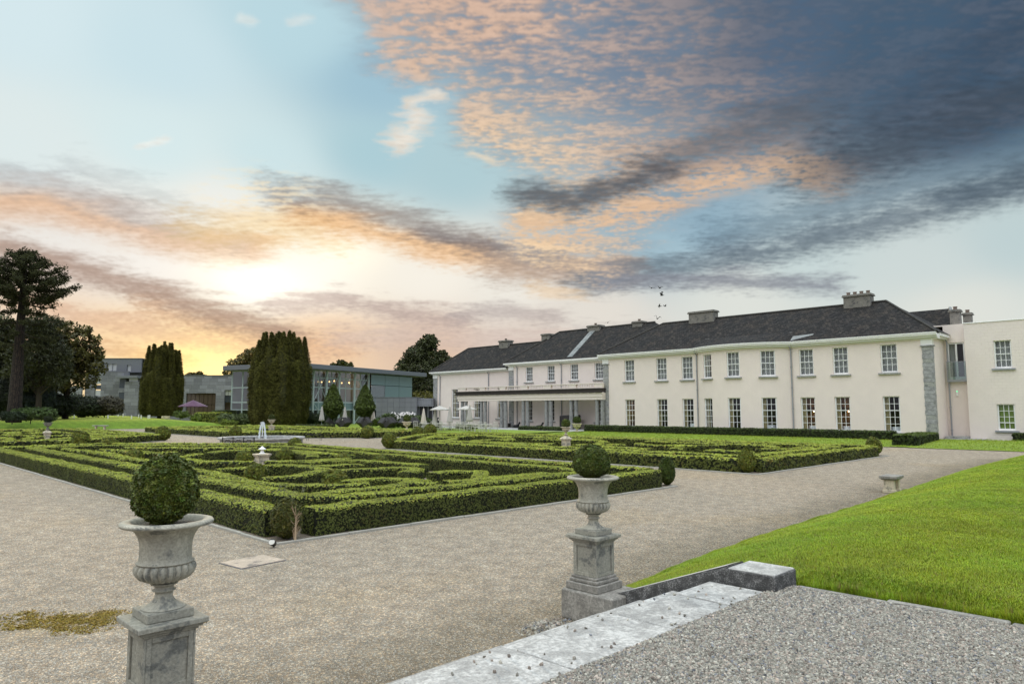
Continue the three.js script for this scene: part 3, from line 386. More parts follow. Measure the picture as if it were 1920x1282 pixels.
function pedestalUrn(x, z, ptxt, utxt, ptop, plinth) {
  const p = thing('stone_pedestal', ptxt, 'pedestal', [x, 0, z]), rb = (g, h, y0, y1, r) => g.rbox(x - h, x + h, y0, y1, z - h, z + h, r);
  part(p, 'plinth', plinth ? new B().rbox(6.03, 6.62, 0, 0.32, -5.26, -4.54, 0.02) : rb(new B(), 0.27, 0, 0.32, 0.018), M.plinth);
  part(p, 'base_moulding', rb(rb(rb(new B(), 0.226, 0.321, 0.4, 0.01), 0.2, 0.4, 0.44, 0.014), 0.182, 0.44, 0.47, 0.01), M.plinth);
  part(p, 'shaft', rb(new B(), 0.148, 0.47, 0.83, 0.005), M.pedestal);
  const fr = new B(), e = 0.163, i = 0.148;                  // stiles and rails stand proud round sunken panels
  for (const [sx, sz] of [[1, 0], [-1, 0], [0, 1], [0, -1]]) {
    const bx = (a0, a1, y0, y1) => (sx ? fr.rbox(x + Math.min(sx * i, sx * e), x + Math.max(sx * i, sx * e), y0, y1, z + a0, z + a1, 0.004) : fr.rbox(x + a0, x + a1, y0, y1, z + Math.min(sz * i, sz * e), z + Math.max(sz * i, sz * e), 0.004));
    const w = sx ? e : i; bx(-w, -0.115, 0.471, 0.829); bx(0.115, w, 0.471, 0.829); bx(-0.115, 0.115, 0.471, 0.51); bx(-0.115, 0.115, 0.79, 0.829);
  }
  part(p, 'panel_frame', fr, M.pedestal);
  part(p, 'cornice', rb(rb(rb(new B(), 0.176, 0.83, 0.85, 0.005), 0.198, 0.85, 0.872, 0.007), 0.224, 0.872, ptop, 0.009), M.pedestal);
  const u = thing('stone_urn', utxt, 'urn', [x, ptop, z]);
  local(u, 'foot_slab', new B().rbox(-0.15, 0.15, 0, 0.06, -0.15, 0.15, 0.008), M.pedestal);
  const yy = (y) => (y <= 0.216 ? y * 0.78 : y <= 0.36 ? 0.1685 + (y - 0.216) * 0.88 : 0.2952 + (y - 0.36) * 1.02) + 0.06, up = (pts) => pts.map(([r, y]) => [r * (y < 0.1 ? 0.84 : 1), yy(y)]);
  local(u, 'stem', new B().lathe(up(URN), 40), M.urn);
  local(u, 'fluted_bowl', new B().add(gadroon(yy)), M.urn);
  local(u, 'body', new B().lathe(up(BODY), 56), M.urn);
  local(u, 'soil', new B().add(new THREE.CircleGeometry(0.2, 24).rotateX(-PI / 2).translate(0, 0.605, 0)), M.soil);
  return u;
}
pedestalUrn(1.76, -5.11, 'panelled grey stone pedestal nearest the camera at the lower left', 'weathered stone urn with fluted bowl at lower left, nearest of all urns', 0.91, false);
pedestalUrn(6.3, -5.0, 'panelled grey stone pedestal on a dark plinth beside the steps', 'weathered stone urn on the pedestal beside the cheek wall of the steps', 0.91, true);
boxBall('box_ball', 'large shaggy clipped box bush growing in the nearest urn', 1.74, 1.5, -5.12, 0.19, 0.235, 0.024, 12000, 31, undefined, [0.085, 0.125, 0.017]);
boxBall('box_ball', 'neat round box ball in the urn beside the steps', 6.28, 1.51, -5.0, 0.198, 0.19, 0.02, 11000, 32, undefined, [0.075, 0.115, 0.016]);

// ---------------------------------------------------------------- the manor house (its front looks along -x)
const H = thing('manor_house', 'long cream two storey manor house with dark slate roofs, grey pilasters and white sash windows', 'house', [58.3, 0, -44.7]);
function wallX(X, z0, z1, y0, y1, holes, th = 0.4) {        // wall in the plane x = X with rectangular openings [z0, z1, y0, y1]
  const s = new THREE.Shape([[z0, y0], [z1, y0], [z1, y1], [z0, y1]].map((p) => new THREE.Vector2(...p)));
  for (const [a, b, c, d] of holes) s.holes.push(new THREE.Path([[a, c], [a, d], [b, d], [b, c]].map((p) => new THREE.Vector2(...p))));
  return new THREE.ExtrudeGeometry(s, { depth: th, bevelEnabled: false }).rotateY(-PI / 2).translate(X + th, 0, 0);
}
// sash windows, built facing +z and turned into place; shared by kind
const winCache = new Map();
function sashParts(w, h, rows, meet, cols) {
  const key = [w, h, rows, meet, cols].join(); if (winCache.has(key)) return winCache.get(key);
  const f = new B(), b = new B(), W = w / 2;
  f.box(-W, -W + 0.095, 0, h, -0.1, 0).box(W - 0.095, W, 0, h, -0.1, 0).box(-W + 0.095, W - 0.095, h - 0.06, h, -0.1, 0).box(-W + 0.095, W - 0.095, 0, 0.14, -0.1, 0);
  const x0 = -W + 0.095, x1 = W - 0.095, y0 = 0.14, y1 = h - 0.06, ym = lerp(y1, y0, meet / rows);
  b.box(x0, x1, ym - 0.03, ym + 0.03, -0.085, -0.02);
  for (let i = 1; i < cols; i++) { const x = lerp(x0, x1, i / cols); b.box(x - 0.018, x + 0.018, y0, ym - 0.03, -0.085, -0.05).box(x - 0.018, x + 0.018, ym + 0.03, y1, -0.06, -0.025); }
  for (let j = 1; j < rows; j++) if (j !== meet) { const y = lerp(y1, y0, j / rows), up = j < meet; for (let i = 0; i < cols; i++) { const a = lerp(x0, x1, i / cols) + (i ? 0.018 : 0), c = lerp(x0, x1, (i + 1) / cols) - (i < cols - 1 ? 0.014 : 0); b.box(a, c, y - 0.017, y + 0.017, up ? -0.06 : -0.085, up ? -0.025 : -0.05); } }
  const pane = new B().quad(V(x0, y0, -0.068), V(x1, y0, -0.068), V(x1, ym - 0.03, -0.068), V(x0, ym - 0.03, -0.068)).quad(V(x0, ym + 0.03, -0.043), V(x1, ym + 0.03, -0.043), V(x1, y1, -0.043), V(x0, y1, -0.043));
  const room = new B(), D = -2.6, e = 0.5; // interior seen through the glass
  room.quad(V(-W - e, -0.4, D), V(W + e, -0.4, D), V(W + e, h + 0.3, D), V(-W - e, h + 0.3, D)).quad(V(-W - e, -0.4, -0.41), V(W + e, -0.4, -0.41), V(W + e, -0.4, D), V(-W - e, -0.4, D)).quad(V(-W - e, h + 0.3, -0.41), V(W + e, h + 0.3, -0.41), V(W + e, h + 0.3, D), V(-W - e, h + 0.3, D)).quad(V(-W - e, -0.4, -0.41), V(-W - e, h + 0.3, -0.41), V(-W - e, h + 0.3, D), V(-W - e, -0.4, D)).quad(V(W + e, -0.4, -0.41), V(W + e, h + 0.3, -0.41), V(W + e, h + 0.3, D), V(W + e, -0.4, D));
  const fold = (xa, xb, zz, n) => { const g = new B(); for (let i = 0; i < n; i++) { const a = lerp(xa, xb, i / n), c = lerp(xa, xb, (i + 1) / n), za = zz + (i % 2 ? 0.05 : 0), zc = zz + (i % 2 ? 0 : 0.05); g.quad(V(a, 0.02, za), V(c, 0.02, zc), V(c, h, zc), V(a, h, za)); } return g.geo(); };
  const sill = new B().rbox(-W - 0.18, W + 0.18, -0.13, 0, -0.1, 0.26, 0.012).geo();
  const r = { f: f.geo(), b: b.geo(), p: pane.geo(), room: room.geo(), net: fold(-W, W, -0.3, 14), dl: fold(-W, -W + 0.3 * w, -0.28, 6), dr: fold(W - 0.2 * w, W, -0.28, 5), blind: fold(-W, W, -0.2, 6), sill, table: new B().lathe([[0, 0.42], [0.5, 0.42], [0.52, 0.4], [0.56, 0.1], [0.6, -0.35]], 18, 0.1, 0, -0.95).geo() };
  winCache.set(key, r); return r;
}
function sash(parent, base, X, y, z, w, h, o = {}) {        // o: rows, meet, cols, turn, fill
  const s = sashParts(w, h, o.rows ?? 4, o.meet ?? 2, o.cols ?? 3), m = new THREE.Mesh(s.f, M.joinery); m.name = 'window';
  const t = o.turn ?? -PI / 2; m.position.set(X - base[0], y - base[1], z - base[2]); m.rotation.y = t; parent.add(m);
  const sub = (n, g, mm) => { const q = new THREE.Mesh(g, mm); q.name = n; q.castShadow = q.receiveShadow = true; m.add(q); return q; };
  sub('glazing_bars', s.b, M.joinery); sub('pane', s.p, M.glass); if (o.sill !== null) sub('sill', s.sill, o.sill ?? M.limestone);
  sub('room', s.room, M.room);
  for (const f of o.fill ?? []) { if (f === 'net') sub('curtain', s.net, M.net); if (f === 'drapes') { sub('curtain', s.dl, M.drape); sub('curtain', s.dr, M.drape); } if (f === 'left') sub('curtain', s.dl, M.drape); if (f === 'table') sub('table', s.table, M.cloth); if (f === 'blind') sub('blind', s.blind, M.blind); if (f === 'pale') { sub('curtain', s.dl, M.net); sub('curtain', s.dr, M.net); } }
  return m;
}
const HB = [58.3, 0, -44.7], XM = 58.3, XC = 60.4, XL = 60.9;
const REV = 0.11;                                          // windows stand this far back from the wall face
{ // main block
  const wz = [-41.4, -37.6, -34.75, -23.5, -20.75, -17.15], up = [5.13, 7.33], lo = [0.57, 3.33];
  const hs = (a, b) => wz.filter((z) => z > a && z < b).flatMap((z) => [[z - 0.6, z + 0.6, ...up], [z - 0.6, z + 0.6, ...lo]]);
  const w = new B().add(wallX(XM, -44.3, -33.65, -0.1, 7.66, hs(-44.3, -33.65))).add(wallX(XM, -24.75, -14.6, -0.1, 7.66, hs(-24.75, -14.6)));
  w.box(58.3, 67, -0.1, 7.66, -44.7, -44.3).box(58.32, 67, -0.1, 7.66, -14.6, -14.2).box(66.6, 67, -0.1, 7.66, -44.3, -14.6);
  part(H, 'wall', w, M.plaster);
  // bow
  const BC = [63.27, -29.2], BR = 6.67, BA = Math.asin(4.45 / 6.67), arc = (g, r0, r1, a0, a1, y0, y1) => { const n = Math.max(2, Math.ceil((a1 - a0) / 0.06)); const P = (r, a, y) => V(BC[0] - r * Math.cos(a), y, BC[1] + r * Math.sin(a)); for (let i = 0; i < n; i++) { const a = lerp(a0, a1, i / n), b = lerp(a0, a1, (i + 1) / n); g.quad(P(r1, a, y0), P(r1, b, y0), P(r1, b, y1), P(r1, a, y1)).quad(P(r0, a, y0), P(r0, b, y0), P(r0, b, y1), P(r0, a, y1)).quad(P(r0, a, y1), P(r0, b, y1), P(r1, b, y1), P(r1, a, y1)).quad(P(r0, a, y0), P(r0, b, y0), P(r1, b, y0), P(r1, a, y0)); } g.quad(P(r0, a0, y0), P(r1, a0, y0), P(r1, a0, y1), P(r0, a0, y1)).quad(P(r0, a1, y0), P(r1, a1, y0), P(r1, a1, y1), P(r0, a1, y1)); };
  const bow = new B(), wa = [-0.445, 0, 0.445], hw = 0.6 / 6.55;
  let a = -BA; for (const c of [...wa, 9]) { const e = c === 9 ? BA : c - hw; arc(bow, BR - 0.35, BR, a, e, -0.1, 7.66); if (c !== 9) { arc(bow, BR - 0.35, BR, c - hw, c + hw, -0.1, lo[0]); arc(bow, BR - 0.35, BR, c - hw, c + hw, lo[1], up[0]); arc(bow, BR - 0.35, BR, c - hw, c + hw, up[1], 7.66); } a = c + hw; }
  part(H, 'bow_wall', bow, M.plaster);
  const fills = [['left'], ['drapes'], ['drapes', 'table'], ['left', 'table'], ['left', 'table'], ['table', 'left']];
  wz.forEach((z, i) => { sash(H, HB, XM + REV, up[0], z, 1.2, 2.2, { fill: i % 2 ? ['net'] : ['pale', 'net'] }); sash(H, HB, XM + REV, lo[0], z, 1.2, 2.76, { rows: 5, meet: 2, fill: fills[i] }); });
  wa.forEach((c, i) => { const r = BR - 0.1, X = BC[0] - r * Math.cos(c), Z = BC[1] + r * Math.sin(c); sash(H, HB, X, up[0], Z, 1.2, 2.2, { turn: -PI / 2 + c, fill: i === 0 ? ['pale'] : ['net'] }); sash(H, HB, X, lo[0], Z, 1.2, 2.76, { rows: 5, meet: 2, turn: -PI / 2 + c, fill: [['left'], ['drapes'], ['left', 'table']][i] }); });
  // cornice: bed mould, fascia and gutter, following the bow and returning at the right end
  const co = new B();
  const run = (z0, z1) => co.box(58.16, 58.72, 7.56, 7.66, z0, z1).box(57.98, 58.74, 7.663, 7.8, z0, z1).box(57.84, 58.74, 7.803, 7.93, z0, z1).box(57.8, 58.0, 7.933, 8.03, z0, z1);
  run(-45.16, -33.3); run(-25.1, -13.74);
  arc(co, BR - 0.3, BR + 0.14, -BA, BA, 7.56, 7.66); arc(co, BR - 0.3, BR + 0.32, -BA + 0.02, BA - 0.02, 7.663, 7.8); arc(co, BR - 0.3, BR + 0.46, -BA + 0.03, BA - 0.03, 7.803, 7.93); arc(co, BR + 0.28, BR + 0.5, -BA + 0.03, BA - 0.03, 7.933, 8.03);
  co.box(58.74, 61.6, 7.663, 7.8, -14.18, -13.9).box(58.74, 61.6, 7.803, 8.03, -14.18, -13.74).box(58.74, 60.3, 7.663, 8.0, -45.16, -44.72);
  part(H, 'cornice', co, M.white);
  // corner pilasters of separate limestone blocks
  const pil = (z0, z1, X, y1, nm) => { const p = part(H, nm, new B().box(X + 0.02, X + 0.2, -0.1, y1, z0 + 0.02, z1 - 0.02), M.limestone2); const r = rng(Math.round(-z0 * 10)); let y = 0.02, k = 0; while (y < y1 - 0.05) { const h = Math.min(0.24 + r() * 0.12, y1 - y), o = r() * 0.012, dz = k++ % 2 ? 0.03 : 0; part(p, 'stone', new B().rbox(X - 0.05 - o, X + 0.3, y + 0.005, y + h - 0.005, z0 + dz, z1 + (z1 > -15 ? 0.03 : 0) - dz * 0.3, 0.012), r() < 0.45 ? M.limestone : M.limestone2); y += h; } };
  pil(-14.86, -14.16, XM, 7.0, 'pilaster'); pil(-44.74, -44.02, XM, 7.0, 'pilaster');
  part(H, 'pilaster_cap', new B().rbox(58.16, 58.7, 7.0, 7.1, -14.95, -14.06, 0.02).rbox(58.16, 58.7, 7.0, 7.1, -44.84, -43.94, 0.02), M.limestone2);
  part(H, 'pilaster_head', new B().box(58.22, 58.6, 7.1, 7.56, -14.9, -14.12).box(58.22, 58.6, 7.1, 7.56, -44.78, -44.0), M.white);
  const pipe = (X, z, y0, y1) => { const g = new B().rod(V(X, y0, z), V(X, y1, z), 0.055, 10).rod(V(X, y1, z), V(X - 0.3, y1 + 0.22, z), 0.05, 8); for (let y = y0 + 0.6; y < y1; y += 1.75) g.rod(V(X, y, z), V(X, y + 0.09, z), 0.075, 10); part(H, 'downpipe', g, M.pipe); };
  pipe(58.2, -33.68, 0, 7.4); pipe(58.2, -24.72, 0, 7.4); pipe(61.55, -13.95, 0.1, 7.5);
  // main roof
  const rf = new B(), E = 8.03, e = [57.82, 67.2, -45.2, -13.7], rg = 11.3, rx = 62.5, z0 = -40, z1 = -18.35, A = V(e[0], E, e[2]), Bb = V(e[0], E, e[3]), C = V(e[1], E, e[3]), D = V(e[1], E, e[2]), P = V(rx, rg, z0), Q = V(rx, rg, z1);
  rf.quad(A, Bb, Q, P).tri(Bb, C, Q).quad(C, D, P, Q).tri(D, A, P);
  // the little bow roof running up into the slope
  const n = 18, prev = []; for (let i = 0; i <= n; i++) { const t = lerp(-BA + 0.03, BA - 0.03, i / n), lo_ = V(BC[0] - (BR + 0.44) * Math.cos(t), 8.01, BC[1] + (BR + 0.44) * Math.sin(t)), hi = V(59.2, E + (59.2 - 57.82) * 0.699 + 0.02, BC[1] + (BR + 0.2) * Math.sin(t)); if (i) rf.quad(prev[0], lo_, hi, prev[1]); prev[0] = lo_; prev[1] = hi; }
  const roof = part(H, 'roof', roofUv(rf), M.slate);
  const rl = new B(); const line = (a_, b_, w_) => rl.rod(a_.clone().add(V(0, 0.03, 0)), b_.clone().add(V(0, 0.03, 0)), w_, 6);
  line(P, Q, 0.1); line(Bb, Q, 0.09); line(A, P, 0.09); part(roof, 'ridge_tiles', rl, M.ridge);
  const fl = new B(); fl.quad(V(58.95, E + 0.81, -33.2), V(58.95, E + 0.81, -24.9), V(59.1, E + 0.93, -24.9), V(59.1, E + 0.93, -33.2)); fl.quad(V(57.9, E + 0.08, -24.6), V(58.5, E + 0.5, -24.6), V(58.62, E + 0.6, -22.9), V(58.5, E + 0.5, -22.9)); part(roof, 'lead_flashing', fl, M.lead);
  const chim = (X, z0_, z1_, yb, yt, pots, d = 0.5) => { const c = part(H, 'chimney', new B().rbox(X - d, X + d, yb - 0.8, yt - 0.2, z0_, z1_, 0.03), M.chimney); part(c, 'chimney_cap', new B().rbox(X - d - 0.11, X + d + 0.11, yt - 0.2, yt - 0.1, z0_ - 0.1, z1_ + 0.1, 0.02).rbox(X - d - 0.06, X + d + 0.06, yt - 0.1, yt, z0_ - 0.06, z1_ + 0.06, 0.02), M.chimney); for (let i = 0; i < pots; i++) { const z = lerp(z0_ + 0.28, z1_ - 0.28, pots > 1 ? i / (pots - 1) : 0.5); part(c, 'chimney_pot', new B().lathe([[0.16, yt - 0.02], [0.14, yt + 0.2], [0.17, yt + 0.22], [0.17, yt + 0.27], [0.12, yt + 0.27], [0.11, yt]], 12, X, 0, z), M.pot); } };
  chim(62.5, -21.6, -19.45, 11.3, 12.1, 4); chim(62.5, -36.65, -33.9, 11.3, 12.15, 0); chim(65, -45.3, -44.05, 11.9, 12.2, 1); chim(65, -51.8, -50.0, 11.9, 12.28, 1); chim(64.3, -58.6, -57.35, 10.9, 11.75, 0); chim(64.3, -66.3, -64.6, 10.8, 11.45, 1);
  chim(66, -14.55, -13.85, 8.6, 10.5, 1, 0.36); chim(68.2, -14.1, -13.5, 8.6, 10.42, 1, 0.3);
}
function roofUv(b) {                                       // slates run level along each slope
  const g = b.list.length === 1 ? b.list[0] : BGU.mergeGeometries(b.list), p = g.attributes.position, n = g.attributes.normal, uv = new Float32Array(p.count * 2), N = V(), h = V(), s = V(), q = V();
  for (let i = 0; i < p.count; i++) { N.fromBufferAttribute(n, i); if (N.y < 0) N.negate(); h.set(-N.z, 0, N.x); if (h.lengthSq() < 1e-6) h.set(1, 0, 0); h.normalize(); s.crossVectors(N, h); if (s.y < 0) { s.negate(); } q.fromBufferAttribute(p, i); uv[i * 2] = q.dot(h); uv[i * 2 + 1] = q.dot(s); }
  g.setAttribute('uv', new THREE.BufferAttribute(uv, 2)); return g;
}
{ // middle block behind the portico
  const wz = [-57.5, -54.0, -50.45, -46.95], up = [5.6, 7.42], lo = [0.95, 3.4];
  part(H, 'wall', new B().add(wallX(XC, -60.9, -44.7, -0.1, 7.7, wz.flatMap((z) => [[z - 0.58, z + 0.58, ...up], [z - 0.52, z + 0.52, ...lo]]))).box(XC + 0.02, 70, 7, 7.7, -60.9, -60.5), M.plaster);
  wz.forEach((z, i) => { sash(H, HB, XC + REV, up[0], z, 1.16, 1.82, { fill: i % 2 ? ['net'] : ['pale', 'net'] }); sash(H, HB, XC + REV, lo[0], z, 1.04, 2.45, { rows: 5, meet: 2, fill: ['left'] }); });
  part(H, 'cornice', new B().box(XC - 0.14, XC + 0.3, 7.58, 7.68, -61.0, -44.72).box(XC - 0.32, XC + 0.32, 7.683, 7.82, -61.3, -44.72).box(XC - 0.48, XC + 0.32, 7.823, 8.0, -61.5, -44.72).box(XC + 0.32, XC + 2.2, 7.683, 7.998, -61.5, -60.92), M.white);
  const p = part(H, 'pilaster', new B().box(XC + 0.02, XC + 0.2, -0.1, 7.1, -60.88, -60.14), M.limestone2); { const r = rng(66); let y = 0; while (y < 7.05) { const h = Math.min(0.26 + r() * 0.1, 7.1 - y); part(p, 'stone', new B().rbox(XC - 0.05 - r() * 0.01, XC + 0.3, y + 0.005, y + h - 0.005, -60.93, -60.1, 0.012), r() < 0.5 ? M.limestone : M.limestone2); y += h; } }
  part(H, 'pilaster_head', new B().box(XC - 0.09, XC + 0.3, 7.12, 7.58, -60.96, -60.06), M.white);
  for (const z of [-59.45, -52.3]) part(H, 'downpipe', new B().rod(V(XC - 0.09, 0.1, z), V(XC - 0.09, 7.4, z), 0.055, 10).rod(V(XC - 0.09, 7.4, z), V(XC - 0.36, 7.62, z), 0.05, 8).rod(V(XC - 0.09, 5.6, z), V(XC - 0.09, 5.7, z), 0.075, 10), M.pipe);
  const rf = new B(), E = 8.0, x0 = 59.94, x1 = 70.06, rx = 65, rg = 11.93, A = V(x0, E, -61.6), P = V(rx, rg, -56.6), Q = V(rx, rg, -42.6), Bq = V(x0, E, -37.6), D = V(x1, E, -61.6), C = V(x1, E, -37.6);
  rf.quad(A, Bq, Q, P).tri(D, A, P).quad(C, D, P, Q).tri(Bq, C, Q);
  const roof = part(H, 'roof', roofUv(rf), M.slate);
  part(roof, 'ridge_tiles', new B().rod(P.clone().add(V(0, 0.03, 0)), Q.clone().add(V(0, 0.03, 0)), 0.1).rod(A.clone().add(V(0, 0.03, 0)), P.clone().add(V(0, 0.03, 0)), 0.09), M.ridge);
  const s = (x) => E + (x - x0) * (rg - E) / (rx - x0); const v = new B(); for (const z of [-51.35]) v.quad(V(60.2, s(60.2) + 0.08, z), V(60.2, s(60.2) + 0.08, z + 0.75), V(64.9, s(64.9) + 0.08, z + 0.75), V(64.9, s(64.9) + 0.08, z)).quad(V(60.2, s(60.2) - 0.05, z + 0.75), V(64.9, s(64.9) - 0.05, z + 0.75), V(64.9, s(64.9) + 0.08, z + 0.75), V(60.2, s(60.2) + 0.08, z + 0.75)).quad(V(60.2, s(60.2) - 0.05, z), V(64.9, s(64.9) - 0.05, z), V(64.9, s(64.9) + 0.08, z), V(60.2, s(60.2) + 0.08, z)); part(roof, 'coping', v, M.lead);
}
{ // left wing
  part(H, 'wall', new B().add(wallX(XL, -76.4, -60.9, -0.1, 7.2, [[-72.5, -70.95, 1.2, 5.05], [-68.0, -66.5, 1.2, 5.05], [-63.6, -62.1, 1.2, 5.05]])).box(XL + 0.02, 69.5, -0.1, 7.2, -76.4, -76.0), M.plaster);
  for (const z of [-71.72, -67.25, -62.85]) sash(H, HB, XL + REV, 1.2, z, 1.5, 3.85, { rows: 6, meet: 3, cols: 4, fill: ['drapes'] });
  part(H, 'cornice', new B().box(XL - 0.14, XL + 0.3, 7.1, 7.2, -76.5, -61.5).box(XL - 0.32, XL + 0.32, 7.203, 7.33, -76.7, -61.5).box(XL - 0.48, XL + 0.32, 7.333, 7.5, -76.9, -61.5), M.white);
  const p = part(H, 'pilaster', new B().box(XL + 0.02, XL + 0.2, -0.1, 6.6, -76.4, -75.6), M.limestone2); { const r = rng(67); let y = 0; while (y < 6.55) { const h = Math.min(0.27 + r() * 0.1, 6.6 - y); part(p, 'stone', new B().rbox(XL - 0.05, XL + 0.3, y + 0.005, y + h - 0.005, -76.45, -75.55, 0.012), r() < 0.5 ? M.limestone : M.limestone2); y += h; } }
  part(H, 'pilaster_head', new B().box(XL - 0.09, XL + 0.3, 6.62, 7.1, -76.48, -75.5), M.white);
  for (const z of [-74.9, -65.1]) part(H, 'downpipe', new B().rod(V(XL - 0.09, 0.1, z), V(XL - 0.09, 6.9, z), 0.06, 10).rod(V(XL - 0.09, 6.9, z), V(XL - 0.36, 7.12, z), 0.05, 8), M.pipe);
  const rf = new B(), E = 7.5, x0 = 60.44, x1 = 68.2, rx = 64.3, rg = 10.84, A = V(x0, E, -76.95), P = V(rx, rg, -73.0), Q = V(rx, rg, -57), Bq = V(x0, E, -60.2), D = V(x1, E, -76.95), C = V(x1, E, -57);
  rf.quad(A, Bq, Q, P).tri(D, A, P).quad(C, D, P, Q);
  const roof = part(H, 'roof', roofUv(rf), M.slate);
  part(roof, 'ridge_tiles', new B().rod(P.clone().add(V(0, 0.03, 0)), Q.clone().add(V(0, 0.03, 0)), 0.09).rod(A.clone().add(V(0, 0.03, 0)), P.clone().add(V(0, 0.03, 0)), 0.09), M.ridge);
}
{ // portico of paired columns
  const po = thing('portico', 'long portico of paired grey columns with pale balustrade along the middle of the house', 'portico', [58, 0.16, -56]);
  const zc = [-66.55, -62.96, -59.38, -55.78, -52.18, -48.54, -44.98], shape = [[0.0, 0.16], [0.27, 0.16], [0.27, 0.26], [0.245, 0.29], [0.23, 0.34], [0.228, 1.3], [0.2, 3.12], [0.215, 3.14], [0.215, 3.17], [0.2, 3.19], [0.24, 3.25], [0.25, 3.34], [0, 3.34]];
  for (const z of zc) for (const d of [-0.345, 0.345]) part(po, 'column', new B().lathe(shape, 20, 58, 0, z + d), M.column);
  const z0 = -67.55, z1 = -44.42;
  part(po, 'entablature', new B().rbox(57.72, 58.28, 3.34, 3.62, z0, z1, 0.015).rbox(57.66, 58.3, 3.623, 4.09, z0 - 0.04, z1 + 0.02, 0.015).box(58.3, 60.38, 3.5, 3.94, z0, z0 + 0.5), M.stucco);
  const den = new B(); for (let z = z0 + 0.3; z < z1; z += 0.95) den.rbox(57.56, 57.655, 4.0, 4.095, z, z + 0.3, 0.02); part(po, 'bracket', den, M.stucco);
  part(po, 'cornice', new B().rbox(57.48, 58.4, 4.1, 4.2, z0 - 0.3, z1 + 0.05, 0.02).box(57.5, 58.4, 4.2, 4.42, z0 - 0.15, z1 + 0.04).rbox(57.42, 58.4, 4.42, 4.56, z0 - 0.3, z1 + 0.05, 0.02), M.darkTimber);
  part(po, 'flat_roof', new B().box(58.4, 60.38, 3.96, 4.4, -60.9, z1), M.lead); part(po, 'ceiling', new B().box(58.3, 60.38, 3.7, 3.95, -60.9, z1), M.white);
  const X0 = 57.75, X1 = 58.05; part(po, 'parapet_plinth', new B().rbox(X0 - 0.02, X1 + 0.02, 4.56, 4.64, z0, z1, 0.01), M.stucco); part(po, 'parapet_rail', new B().rbox(X0 - 0.03, X1 + 0.03, 5.0, 5.09, z0, z1, 0.01), M.stucco);
  const mids = zc.slice(1).map((z, i) => (z + zc[i]) / 2), bg = new B().lathe([[0, 0], [0.06, 0], [0.06, 0.03], [0.035, 0.05], [0.055, 0.13], [0.05, 0.18], [0.03, 0.27], [0.045, 0.31], [0.06, 0.33], [0.06, 0.36], [0, 0.36]], 8).geo(); bg.deleteAttribute('uv');
  let pz = z0; for (const m of [...mids, 1e3]) { const e = m > 99 ? z1 : m - 1.28; part(po, 'parapet_pier', new B().rbox(X0, X1, 4.64, 5.0, pz, e, 0.008), M.stucco); pz = m + 1.28; if (m < 99) for (let i = 0; i < 11; i++) part(po, 'baluster', new B().add(bg, new THREE.Matrix4().makeTranslation(57.9, 4.64, m - 1.17 + i * 0.234).scale(V(0.8, 1, 0.8))), M.stucco); }
}
